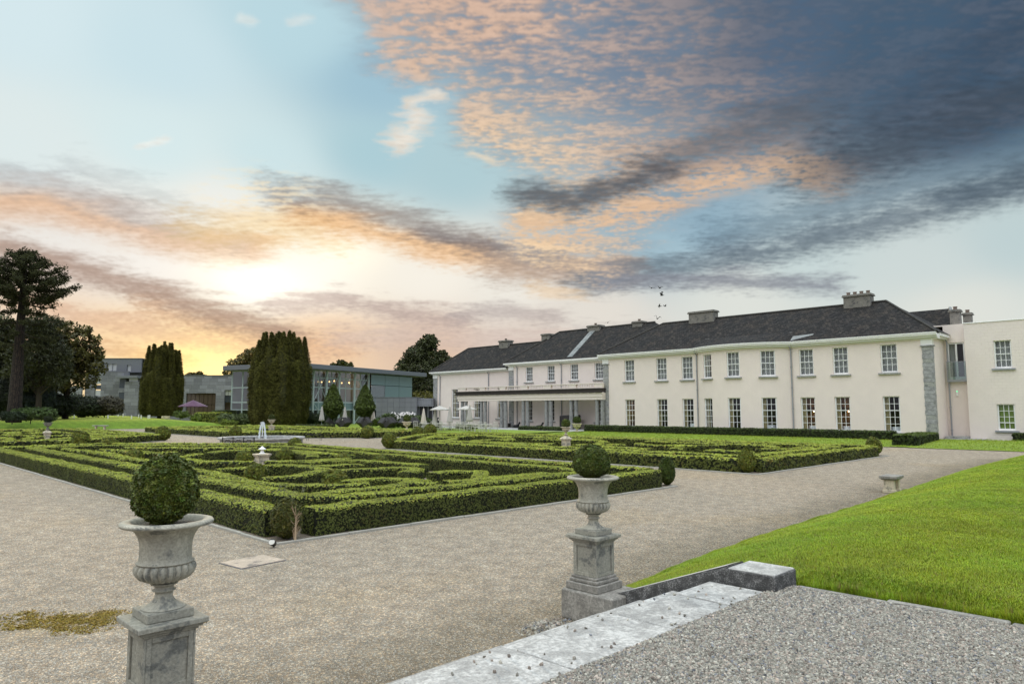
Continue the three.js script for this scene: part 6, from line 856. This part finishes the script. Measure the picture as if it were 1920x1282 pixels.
{ const a = finePedestal(31.05, -26.6, 'pale pedestal with a hipped cap carrying an urn in the right parterre', 0.19, 0.64); hipCap(a, 0.25, 0.64, 0.86); gardenUrn(31.05, -26.6, 0.84, 0.6, 'pale stone urn on the hipped pedestal in the right parterre', 'small clipped ball in the urn of the right parterre', 411, [0.085, 0.13, 0.02], 0, M.cream, 1.05);
  const b = finePedestal(12.35, -61.5, 'pale pedestal with a hipped cap carrying an urn in the left parterre', 0.19, 0.62); hipCap(b, 0.25, 0.62, 0.86); gardenUrn(12.35, -61.5, 0.84, 0.66, 'shallow stone urn on the hipped pedestal in the left parterre', 'square clipped dark bush in the urn of the left parterre', 412, [0.025, 0.04, 0.012], 0.35, M.pedestal, 1.1);
  const c = finePedestal(30.6, -62.8, 'pale pedestal carrying an urn in the back parterre, behind the fountain jet', 0.2, 0.8); gardenUrn(30.6, -62.8, 0.8, 0.75, 'pale stone urn on the pedestal behind the fountain jet', 'small clipped ball in the urn behind the fountain jet', 413, [0.06, 0.09, 0.016], 0, M.cream, 0.95); void c; }
{ let [x, z] = cf(68, at(68, 1081)); gardenUrn(x, z, 0.16, 1.05, 'tall cream urn planter in front of the right end of the portico', 'clipped ball in the cream urn planter by the portico', 414, [0.06, 0.1, 0.016], 0, M.cream, 1.0); [x, z] = cf(74, at(74, 764)); gardenUrn(x, z, 0.2, 1.1, 'cream urn planter on the lawn beside the lounge chairs', 'clipped ball in the cream urn planter beside the lounge chairs', 415, [0.075, 0.11, 0.018], 0, M.cream, 1.0); }
// benches
function stoneBench(x, z, turn, L, W, Hh, label, mat) { const t = thing('stone_bench', label, 'bench', [x, 0, z]); t.rotation.y = turn; local(t, 'seat', new B().rbox(-L / 2, L / 2, Hh - 0.08, Hh, -W / 2, W / 2, 0.018).rbox(-L / 2 + 0.04, L / 2 - 0.04, Hh - 0.11, Hh - 0.08, -W / 2 + 0.04, W / 2 - 0.04, 0.01), mat); for (const s of [-1, 1]) local(t, 'leg', new B().rbox(s * L * 0.3 - 0.07, s * L * 0.3 + 0.07, 0.08, Hh - 0.1, -W * 0.3, W * 0.3, 0.02).rbox(s * L * 0.3 - 0.09, s * L * 0.3 + 0.09, 0, 0.09, -W * 0.36, W * 0.36, 0.015), M.cream); return t; }
stoneBench(21.5, -6.42, 0.05, 0.78, 0.46, 0.47, 'low worn stone bench on the gravel at the edge of the right lawn', M.plinth);
{ const [x, z] = cf(80, at(80, 193)); const b = stoneBench(x, z, -PI / 4, 1.65, 0.5, 0.5, 'pale stone bench at the foot of the grass bank, far left', M.paving); b.position.y = 0.03; }
{ const [x, z] = cf(52.5, at(52.5, 592)), t = thing('iron_bench', 'thin grey wire garden bench in front of the back parterre, right of the fountain', 'bench', [x, 0, z]); t.rotation.y = -PI / 4; const g = new B(), s = new B(); for (const a of [-0.5, 0.5]) { g.rod(V(a, 0, 0.2), V(a, 0.65, 0.2), 0.014).rod(V(a, 0, -0.2), V(a, 0.9, -0.24), 0.014).rod(V(a, 0.62, 0.2), V(a, 0.62, -0.22), 0.012); } g.rod(V(-0.5, 0.88, -0.24), V(0.5, 0.88, -0.24), 0.014); for (let i = 1; i < 12; i++) g.rod(V(-0.5 + i / 12, 0.45, -0.2), V(-0.5 + i / 12, 0.88, -0.24), 0.006, 4); for (let i = 0; i <= 6; i++) s.rod(V(-0.5, 0.44, -0.2 + i * 0.066), V(0.5, 0.44, -0.2 + i * 0.066), 0.008, 4); local(t, 'frame', g, M.iron); local(t, 'seat', s, M.iron); }
{ const t = thing('ground_plate', 'flat pinkish square cover plate lying in the gravel behind the nearest urn', 'cover', [4.85, 0, -10.42]); t.rotation.y = 0.12; local(t, 'plate', new B().rbox(-0.36, 0.36, -0.02, 0.018, -0.3, 0.3, 0.006), M.plate); local(t, 'rim', new B().box(-0.375, 0.375, -0.03, 0.008, -0.315, 0.315), M.clad); }
{ const t = thing('spotlight', 'small black garden spotlight on the ground by the pointed corner bush', 'spotlight', [5.62, 0, -11.3]); local(t, 'housing', new B().rod(V(0, 0.05, 0), V(-0.08, 0.1, 0.08), 0.045, 12, 0.055), M.black); local(t, 'lens', new B().rod(V(-0.08, 0.1, 0.08), V(-0.084, 0.104, 0.084), 0.05, 12), M.paleMetal); local(t, 'stake', new B().rod(V(0, -0.02, 0), V(0, 0.06, 0), 0.012), M.black); }
const NTH = ['first', 'second', 'third', 'fourth', 'fifth', 'sixth', 'seventh', 'eighth', 'ninth', 'tenth', 'eleventh', 'twelfth', 'thirteenth', 'fourteenth', 'fifteenth'];
// croquet pegs and a bronze figure on the raised lawn
for (const [px, F] of [[34, 93], [101, 93.5], [127, 92.5], [143, 95], [206, 94], [225, 108], [250, 92.5], [263, 101], [268, 96], [281, 95], [284, 97], [234, 108]]) { const [x, z] = cf(F, at(F, px)), y = bankH(x, z); const t = thing('croquet_peg', `${NTH[[34, 101, 127, 143, 206, 225, 234, 250, 263, 268, 281, 284].indexOf(px)]} small white peg from the left on the raised croquet lawn`, 'peg', [x, y, z], 'white pegs on the croquet lawn'); local(t, 'stake', new B().rbox(-0.07, 0.07, 0, 0.46, -0.035, 0.035, 0.01), M.white); local(t, 'tip', new B().rod(V(0, 0.46, 0), V(0, 0.5, 0), 0.03, 8, 0.015), M.white); }
{ const [x, z] = cf(97, at(97, 91)), t = thing('bronze_sculpture', 'slim bluish bronze bird-like sculpture on the raised lawn at left', 'sculpture', [x, bankH(x, z), z]); local(t, 'base', new B().rbox(-0.35, 0.35, 0, 0.2, -0.35, 0.35, 0.03), M.bronze); local(t, 'figure', new B().rod(V(-0.25, 0.2, 0), V(0.1, 1.2, 0), 0.22, 10, 0.3).rod(V(0.1, 1.2, 0), V(0.3, 1.85, 0), 0.3, 10, 0.1).rod(V(0.3, 1.85, 0), V(0.2, 2.1, 0), 0.1, 8, 0.07).add(new THREE.SphereGeometry(0.12, 10, 8).translate(0.18, 2.15, 0)), M.bronze); }
{ const [x, z] = cf(80, at(80, 4)), t = thing('garden_boulder', 'pale round stone on the bank at the far left edge', 'stone', [x, bankH(x, z), z]); const g = new THREE.IcosahedronGeometry(0.28, 2); local(t, 'stone', new B().add(g), M.cream); t.position.y = 1.3; }
{ const [x, z] = cf(101, at(101, 314)), t = thing('planter_box', 'low pale wooden planter at the foot of the smaller yew', 'planter', [x, 1.05, z]); t.rotation.y = -PI / 4; local(t, 'box', new B().rbox(-0.5, 0.5, 0, 0.34, -0.3, 0.3, 0.02), M.cream); local(t, 'soil', new B().box(-0.44, 0.44, 0.3, 0.345, -0.25, 0.25), M.soil); }
// parasols
function closedParasol(F, px, y, h, label, mat) { const [x, z] = cf(F, at(F, px)), t = thing('closed_parasol', label, 'parasol', [x, y, z]); local(t, 'pole', new B().rod(V(0, 0, 0), V(0, h, 0), 0.03, 8), M.pipe); local(t, 'base', new B().rbox(-0.3, 0.3, 0, 0.07, -0.3, 0.3, 0.02), M.black); const n = 18, pts = [[0.03, h + 0.06], [0.07, h - 0.05], [0.12, h - 0.35], [0.19, h - 0.9], [0.26, h - 1.4], [0.29, h - 1.62], [0.12, h - 1.66]], g = new THREE.LatheGeometry(pts.map((p) => new THREE.Vector2(...p)), n); const p = g.attributes.position; for (let i = 0; i < p.count; i++) { const a = Math.atan2(p.getZ(i), p.getX(i)), k = 1 + 0.22 * Math.cos(a * 6 + p.getY(i)); p.setX(i, p.getX(i) * k); p.setZ(i, p.getZ(i) * k); } g.computeVertexNormals(); local(t, 'furled_canopy', new B().add(g), mat ?? M.canvas); return t; }
closedParasol(82, 605, 0.3, 2.35, 'leftmost furled white parasol, right of the tallest yew');
closedParasol(82, 648, 0.3, 2.3, 'furled white parasol between the two egg-shaped trees');
const taupe = std(0.62, 0.54, 0.47, 0.95);
closedParasol(86, 701, 0.3, 2.1, 'furled beige parasol just right of the second egg-shaped tree', taupe);
closedParasol(78, 795, 0.2, 2.2, 'furled beige parasol in front of the left corner of the house', taupe);
closedParasol(74, 844, 0.2, 2.4, 'furled pale parasol left of the tall window of the left wing', M.canvas);
closedParasol(76, 816, 0.2, 2.0, 'furled pale parasol half hidden behind the open one', M.canvas);
closedParasol(72, 881, 0.2, 2.55, 'furled white parasol among the portico columns', M.canvas);
function openParasol(F, px, y, w, h, rise, label, mat) { const [x, z] = cf(F, at(F, px)), t = thing('open_parasol', label, 'parasol', [x, y, z]); local(t, 'pole', new B().rod(V(0, 0, 0), V(0, h + rise, 0), 0.03, 8), M.paleMetal); const g = new B(), n = 8; for (let i = 0; i < n; i++) { const a = (i / n) * 2 * PI, b = ((i + 1) / n) * 2 * PI, A = V(Math.cos(a) * w, h, Math.sin(a) * w), C = V(Math.cos(b) * w, h, Math.sin(b) * w), T = V(0, h + rise, 0), mid = A.clone().add(C).multiplyScalar(0.5).add(V(0, 0.04, 0)); g.tri(A, mid, T).tri(mid, C, T).quad(A, mid, mid.clone().add(V(0, -0.1, 0)), A.clone().add(V(0, -0.1, 0))).quad(mid, C, C.clone().add(V(0, -0.1, 0)), mid.clone().add(V(0, -0.1, 0))); } local(t, 'canopy', g, mat); for (let i = 0; i < n; i++) { const a = (i / n) * 2 * PI; local(t, 'rib', new B().rod(V(Math.cos(a) * w, h - 0.01, Math.sin(a) * w), V(0, h + rise - 0.05, 0), 0.012, 4), M.paleMetal); } local(t, 'base', new B().rbox(-0.3, 0.3, 0, 0.07, -0.3, 0.3, 0.02), M.black); return t; }
openParasol(76, 825, 0.2, 1.08, 2.12, 0.42, 'open white parasol at the left corner of the house', M.canvas);
openParasol(76, 875, 0.2, 1.15, 2.15, 0.4, 'open white parasol mostly hidden behind the portico columns', M.canvas);
openParasol(104, 364, 0.9, 2.15, 1.9, 0.95, 'large open purple parasol right of the smaller yew', M.purple);
// cafe tables and chairs on the terrace
{
  const make = () => { const t = thing('cafe_chair', 'light metal garden armchair on the paved terrace by the house', 'chair', [0, 0, 0], 'light metal chairs on the house terrace'); local(t, 'seat', new B().rbox(-0.24, 0.24, 0.42, 0.45, -0.23, 0.23, 0.01), M.paleMetal); for (const [a, b] of [[-1, 1], [1, 1], [-1, -1], [1, -1]]) local(t, 'leg', new B().rod(V(a * 0.25, 0, b * 0.24), V(a * 0.23, b < 0 ? 0.92 : 0.64, b * 0.22 - (b < 0 ? 0.05 : 0)), 0.02, 6), M.paleMetal); const bk = new B().rod(V(-0.23, 0.92, -0.27), V(0.23, 0.92, -0.27), 0.018); for (let i = 1; i < 6; i++) bk.rod(V(-0.23 + i * 0.077, 0.47, -0.23), V(-0.23 + i * 0.077, 0.92, -0.27), 0.01, 4); local(t, 'backrest', bk, M.paleMetal); for (const a of [-1, 1]) local(t, 'armrest', new B().rbox(a * 0.24 - 0.025, a * 0.24 + 0.025, 0.63, 0.66, -0.24, 0.26, 0.008), M.paleMetal); return t; };
  const tb = () => { const t = thing('cafe_table', 'light metal round table on the paved terrace by the house', 'table', [0, 0, 0], 'light metal tables on the house terrace'); local(t, 'tabletop', new B().lathe([[0, 0.7], [0.55, 0.7], [0.56, 0.715], [0.55, 0.73], [0, 0.73]], 24), M.paleMetal); for (let i = 0; i < 4; i++) { const a = i * PI / 2 + 0.5; local(t, 'leg', new B().rod(V(Math.cos(a) * 0.4, 0, Math.sin(a) * 0.4), V(Math.cos(a) * 0.1, 0.7, Math.sin(a) * 0.1), 0.02, 6), M.paleMetal); } return t; };
  const C0 = make(), T0 = tb(); let first = [true, true]; const r = rng(431);
  for (const [q, [px, F]] of [[797, 74], [829, 73], [884, 70], [860, 74], [912, 68]].entries()) { const W = ['leftmost', 'second', 'fourth', 'third', 'rightmost'][q];
    const [x, z] = cf(F, at(F, px)); const t = first[1] ? T0 : copyOf(T0, 'cafe_table'); first[1] = false; t.position.set(x, 0.17, z); t.userData.label = `light metal round table, ${W} from the left on the house terrace`;
    for (let i = 0; i < 4; i++) { const a = i * PI / 2 + r() * 0.6, c = first[0] ? C0 : copyOf(C0, 'cafe_chair'); first[0] = false; c.userData.label = `light metal garden armchair on the ${['house', 'drive', 'garden', 'pavilion'][i]} side of the ${W} cafe table`; c.position.set(x + Math.cos(a) * 0.85, 0.17, z + Math.sin(a) * 0.85); c.rotation.y = Math.atan2(-Math.cos(a), -Math.sin(a)); }
  }
  const lm = () => { const t = thing('rattan_armchair', 'dark rattan lounge armchair tipped forward on the lawn', 'armchair', [0, 0, 0], 'tipped dark rattan armchairs on the lounge lawn'); const g = new THREE.Group(); void g; local(t, 'seat', new B().rbox(-0.42, 0.42, 0.12, 0.42, -0.4, 0.42, 0.04), M.rattan); local(t, 'backrest', new B().rbox(-0.45, 0.45, 0.1, 0.95, -0.5, -0.36, 0.05), M.rattan); for (const a of [-1, 1]) { local(t, 'armrest', new B().rbox(a * 0.44 - 0.09, a * 0.44 + 0.09, 0.1, 0.66, -0.42, 0.44, 0.05), M.rattan); local(t, 'leg', new B().rod(V(a * 0.4, 0, 0.36), V(a * 0.4, 0.14, 0.36), 0.03), M.rattan); local(t, 'leg', new B().rod(V(a * 0.4, 0, -0.42), V(a * 0.4, 0.14, -0.42), 0.03), M.rattan); } return t; };
  const A0 = lm(); let f = true;
  const AP = [617, 636, 651, 655, 677, 686, 693, 717, 726, 734, 740, 755, 775, 783, 816];
  for (const [px, F, sgn] of [[617, 84, 1], [636, 80, 1], [651, 80, -1], [655, 83, -1], [677, 80, 1], [693, 80, -1], [686, 83, 1], [717, 79, 1], [734, 79, -1], [726, 82, 1], [740, 82, -1], [755, 79, 1], [775, 79, -1], [783, 81, -1], [816, 79, 1]]) { const [x, z] = cf(F, at(F, px)), c = f ? A0 : copyOf(A0, 'rattan_armchair'); f = false; c.userData.label = `dark rattan armchair tipped forward, ${NTH[AP.indexOf(px)]} from the left on the lounge lawn`; c.position.set(x, 0.42, z); c.rotation.set(0, 0, 0); const yaw = new THREE.Quaternion().setFromAxisAngle(UP, -PI / 4 + sgn * (PI / 2 + 0.5) + r() * 0.3), tip = new THREE.Quaternion().setFromAxisAngle(V(1, 0, 0), 0.72); c.quaternion.copy(yaw.multiply(tip)); }
  const [bx, bz] = cf(86, at(86, 712)), gb = thing('green_bench', 'pale green painted garden bench behind the lounge chairs', 'bench', [bx, 0.3, bz]); gb.rotation.y = -PI / 4; const gm = std(0.32, 0.52, 0.44, 0.6); local(gb, 'seat', new B().rbox(-0.9, 0.9, 0.42, 0.47, -0.25, 0.25, 0.01), gm); for (let i = 0; i < 4; i++) local(gb, 'slat', new B().rbox(-0.9, 0.9, 0.56 + i * 0.11, 0.64 + i * 0.11, -0.3, -0.27, 0.008), gm); for (const a of [-0.85, 0.85]) local(gb, 'leg', new B().rbox(a - 0.03, a + 0.03, 0, 0.65, -0.26, 0.26, 0.01), gm);
  // covered furniture under the portico
  const cv = thing('covered_furniture', 'dark covered stack of furniture under the portico', 'cover', [59.2, 0.16, -50.1]); const cg = new RoundedBoxGeometry(1.1, 1.55, 2.3, 3, 0.16).translate(0, 0.78, 0), cp = cg.attributes.position; for (let i = 0; i < cp.count; i++) cp.setY(i, cp.getY(i) * (1 + 0.05 * Math.sin(cp.getZ(i) * 2.2))); local(cv, 'cover', new B().add(cg), M.rattan);
  for (const [z, l] of [[-54.2, 'dark dog-like ornament lying under the portico beside the third column pair'], [-57.9, 'dark upright iron ornament under the portico beside the fourth column pair']]) { const d = thing('iron_ornament', l, 'ornament', [58.6, 0.16, z]); local(d, 'body', new B().rod(V(0, 0.2, -0.35), V(0, 0.24, 0.35), 0.16, 10, 0.2).rod(V(0, 0.25, 0.3), V(0, 0.55, 0.5), 0.11, 8, 0.09).add(new THREE.SphereGeometry(0.13, 10, 8).translate(0, 0.6, 0.55)), M.black); local(d, 'base', new B().rbox(-0.25, 0.25, 0, 0.08, -0.5, 0.6, 0.02), M.black); }
  for (const [z, w, l] of [[-61, 1.8, 'low dark bench under the left part of the portico'], [-47, 1.6, 'low pale bench against the wall under the right part of the portico']]) { const d = thing('terrace_bench', l, 'bench', [59.8, 0.16, z]); local(d, 'seat', new B().rbox(-0.25, 0.25, 0.42, 0.5, -w / 2, w / 2, 0.02), z < -50 ? M.darkTimber : M.limestone); for (const s of [-1, 1]) local(d, 'leg', new B().rbox(-0.2, 0.2, 0, 0.42, s * w * 0.4 - 0.05, s * w * 0.4 + 0.05, 0.01), z < -50 ? M.darkTimber : M.limestone); }
  const [mx, mz] = cf(72, at(72, 787)), dm = thing('door_mat', 'small dark low box on the lawn edge in front of the cafe tables', 'box', [mx, 0.2, mz]); dm.rotation.y = -PI / 4; local(dm, 'box', new B().rbox(-0.4, 0.4, 0, 0.2, -0.25, 0.25, 0.02), M.black); local(dm, 'lid', new B().rbox(-0.42, 0.42, 0.2, 0.23, -0.27, 0.27, 0.01), M.rattan);
}
// birds over the house
for (const [px, py, F, s, i] of [[1225, 537, 62, 0.42, 0], [1241, 537, 63, 0.4, 1], [1244.5, 551, 61, 0.44, 2], [1239.5, 572, 63, 0.4, 3], [1250, 572, 66, 0.34, 4], [1235, 596, 62, 0.4, 5], [1141, 603.5, 66, 0.4, 6]]) {
  const R = at(F, px), [x, z] = cf(F, R), y = 2.3 + (768 - py) * F / 1300 * 0.995, t = thing('flying_bird', ['topmost left of the dark birds flying above the roof', 'topmost right of the dark birds flying above the roof', 'dark bird flying just below the top pair', 'left bird of the pair flying side by side above the roof', 'smaller right bird of the pair flying side by side', 'lowest dark bird, flying just above the long chimney', 'lone dark bird flying low over the middle roof at left'][i], 'bird', [x, y, z]);
  t.rotation.y = -0.8 + i * 0.5; t.rotation.z = (i % 3 - 1) * 0.35; local(t, 'body', new B().add(new THREE.SphereGeometry(0.5, 10, 8).scale(0.12, 0.12, 0.42).scale(s * 2, s * 2, s * 2)), M.bird);
  const up = 0.1 + 0.12 * (i % 3); for (const d of [-1, 1]) local(t, 'wing', new B().quad(V(d * 0.03, 0.02, -0.12 * s), V(d * 0.5 * s, up * s * 2, -0.2 * s), V(d * 0.55 * s, up * s * 2, 0.05 * s), V(d * 0.03, 0.02, 0.16 * s)).quad(V(d * 0.5 * s, up * s * 2, -0.2 * s), V(d * 1.0 * s, up * s, 0.06 * s), V(d * 0.95 * s, up * s, 0.14 * s), V(d * 0.55 * s, up * s * 2, 0.05 * s)), M.bird);
  local(t, 'tail', new B().quad(V(-0.03, 0, 0.3 * s), V(0.03, 0, 0.3 * s), V(0.1 * s, 0, 0.62 * s), V(-0.1 * s, 0, 0.62 * s)), M.bird);
}

// ---------------------------------------------------------------- loose stones and grass blades near the camera
function seen(x, z, m = 0.06) { const F = (x - z) * RT, R = (x + z) * RT; return F > 1 && Math.abs(R / F) < 0.76 + m; }
function instanced(name, geo, mat, list) { const o = new THREE.InstancedMesh(geo, mat, list.length), c = new THREE.Color(); list.forEach((m, i) => { o.setMatrixAt(i, m[0]); o.setColorAt(i, c.setRGB(...m[1])); }); o.name = numbered(name); o.userData.kind = 'stuff'; o.castShadow = o.receiveShadow = true; scene.add(o); return o; }
const eul = new THREE.Euler();
{
  const r = rng(501), rock = new THREE.IcosahedronGeometry(1, 0), p = rock.attributes.position, seenV = new Map(); for (let i = 0; i < p.count; i++) { const k = [p.getX(i), p.getY(i), p.getZ(i)].map((v) => v.toFixed(3)).join(); if (!seenV.has(k)) seenV.set(k, 0.75 + 0.5 * r()); const s = seenV.get(k); p.setXYZ(i, p.getX(i) * s, p.getY(i) * s * 0.75, p.getZ(i) * s); } rock.computeVertexNormals();
  const tone = () => { const t = r(); const k = 0.11 + 0.38 * r() * r() + 0.13 * r(); return t < 0.07 ? [k * 0.6, k * 0.63, k * 0.68] : t < 0.34 ? [k * 1.1, k * 0.92, k * 0.76] : [k * 1.06, k, k * 0.84]; };
  const stone = (x, y, z, s, c) => { qa.setFromEuler(eul.set(r() * 6.3, r() * 6.3, r() * 6.3)); return [mtx.compose(pv.set(x, y, z), qa, sv.set(s, s * (0.6 + 0.5 * r()), s)).clone(), c]; };
  const L = []; let tries = 0; while (L.length < 145000 && tries++ < 900000) { const x = 0.5 + r() * 6.1, z = -2.96 + r() * 5.5; if (!seen(x, z, 0.34)) continue; const F = (x - z) * RT; if (F < 3.1 || F > 8 || (x < 1.75 && z < -2.9)) continue; L.push(stone(x, TY - 0.004 + r() * 0.012, z, 0.007 + 0.0088 * r() * r() + 0.0015, tone())); }
  instanced('gravel', rock, M.stones, L);
  const G = []; tries = 0; while (G.length < 76000 && tries++ < 1500000) { const F = 4.6 + 16 * Math.pow(r(), 1.5), R = (r() * 1.64 - 0.82) * F, [x, z] = cf(F, R); if (z > -5.12 && x > 1.5 && x < 7 || z > lawnEdge(x) + 0.05 && x > 6.7 || (z > -3.1)) continue; if (x > 5.65 && x < 18.5 && z < -11.35) continue; if (x > 23.8 && z < -11.8) continue; const k = 0.26 + 0.26 * r(), w = r() < 0.08 ? 1.35 : 1, m = mossAt(x, z); if (m > 0.6 && r() < 0.7) continue; G.push(stone(x, 0.001, z, (0.003 + 0.005 * r() * r()) * (1 + F * 0.02), [k * w * 1.0, k * w * 0.93, k * w * 0.79])); }
  instanced('gravel', rock, M.stones, G);
  const Sx = []; for (let i = 0; i < 60; i++) { const x = 2.5 + r() * 3.7, z = -3.6 + r() * 0.65; Sx.push(stone(x, TY + 0.006, z, 0.008 + 0.008 * r(), tone())); } for (let i = 0; i < 260; i++) { const a = r() * 6.3; Sx.push(stone(5.75 + Math.cos(a) * 0.4 * r() - 0.1, 0.006, -5.15 + (r() - 0.5) * 0.35, 0.008 + 0.014 * r(), tone())); } instanced('gravel', rock, M.stones, Sx);
  const MS = []; for (let i = 0, n = 0; i < 500000 && n < 3600; i++) { const F = 6.8 + 2.2 * r(), R = -6.3 + 3.6 * r(), [x, z] = cf(F, R); if (mossAt(x, z) * (0.7 + 0.7 * gn(x * 5, z * 5)) < r() * 1.1 + 0.02) continue; n++; const k = 0.6 + 0.8 * r(); qa.setFromEuler(eul.set((r() - 0.5) * 0.6, r() * 6.3, 0)); const sz = 0.011 + 0.014 * r(); MS.push([mtx.compose(pv.set(x, 0.0, z), qa, sv.set(sz, sz * 0.6, sz)).clone(), [(0.27 + 0.08 * r()) * k, 0.225 * k, 0.03 * k]]); } instanced('moss', TUFT.broad, M.leaf, MS);
}
{
  const r = rng(511), bl = []; for (let i = 0; i < 7; i++) { const a = r() * 6.3, o = V((r() - 0.5) * 0.6, 0, (r() - 0.5) * 0.6), l = 0.7 + 0.5 * r(), bend = 0.25 + 0.4 * r(), s = V(-Math.sin(a), 0, Math.cos(a)).multiplyScalar(0.055), m = o.clone().add(V(Math.cos(a) * bend * 0.3, l * 0.6, Math.sin(a) * bend * 0.3)), t = o.clone().add(V(Math.cos(a) * bend, l, Math.sin(a) * bend)); bl.push(o.clone().add(s), o.clone().sub(s), m, m.clone().add(s.clone().multiplyScalar(0.8)), m.clone().sub(s.clone().multiplyScalar(0.8)), t, o.clone().add(s), m.clone().sub(s.clone().multiplyScalar(0.6)), m.clone().add(s.clone().multiplyScalar(0.8))); }
  const g = new THREE.BufferGeometry(); g.setAttribute('position', new THREE.BufferAttribute(new Float32Array(bl.flatMap((p) => [p.x, p.y, p.z])), 3)); g.computeVertexNormals();
  const L = []; const add = (x, z, s, tall, y0) => { const yl = 0.09 * gn(x * 0.6 + 9, z * 0.6), k = (0.7 + 0.6 * r()) * (1 + 0.15 * gn(x * 0.35, z * 0.35) + 0.13 * gn(x * 1.3, z * 1.3) + 0.12 * gn(x * 4, z * 4)), dry = r() < 0.03 + (tall > 1.6 ? 0.1 : 0) ? 1 : 0; qa.setFromEuler(eul.set((r() - 0.5) * 0.4, r() * 6.3, (r() - 0.5) * 0.4)); L.push([mtx.compose(pv.set(x, y0 ?? lawnH(x, z) - 0.004, z), qa, sv.set(s, s * tall * (0.7 + 0.6 * r()), s)).clone(), dry ? [0.3 * k, 0.24 * k, 0.08 * k] : [(0.26 + 0.1 * r() + yl * 0.5) * k, 0.4 * k, 0.022 * k]]); };
  let n = 0; while (L.length < 215000 && n++ < 4000000) { const F = 5.2 + 26 * Math.pow(r(), 1.9), R = (r() < 0.86 ? r() * 0.84 : 0.84 + r() * 0.9) * F, [x, z] = cf(F, R); if (x < 6.75 || x > 39.8 || z < lawnEdge(x) + 0.02 || !seen(x, z, 1)) continue; add(x, z, 0.042 * (1 + F * 0.03), (0.72 + 0.34 * gn(x * 1.4, z * 1.4)) * lerp(1, 0.55, sst(7, 14, F))); }
  for (let i = 0; i < 9000; i++) { const z = -2.9 + r() * 5; add(6.74 + r() * r() * 0.16, z, 0.06, 1.3 + 0.5 * gn(z * 3, 2) + (r() < 0.15 ? 0.6 : 0)); }
  for (let i = 0; i < 12000; i++) { const x = 6.75 + r() * 15; add(x, lawnEdge(x) + 0.02 + r() * 0.07, 0.045, 1.0); }
  instanced('grass', g, M.leaf, L);
  const Q = L.splice(0); const add2 = (x0, x1, z0, z1, cnt, hf, s) => { for (let i = 0; i < cnt; i++) { const x = lerp(x0, x1, r()), z = lerp(z0, z1, r()); add(x, z, s, 0.8, hf(x, z)); } }; void Q;
  add2(46.9, 58, -44, -12.8, 9000, houseLawnH, 0.09); add2(47, 60, -12.6, 6, 5000, houseLawnH, 0.09);
  instanced('grass', g, M.leaf, L);
}
renderer.render(scene, camera);
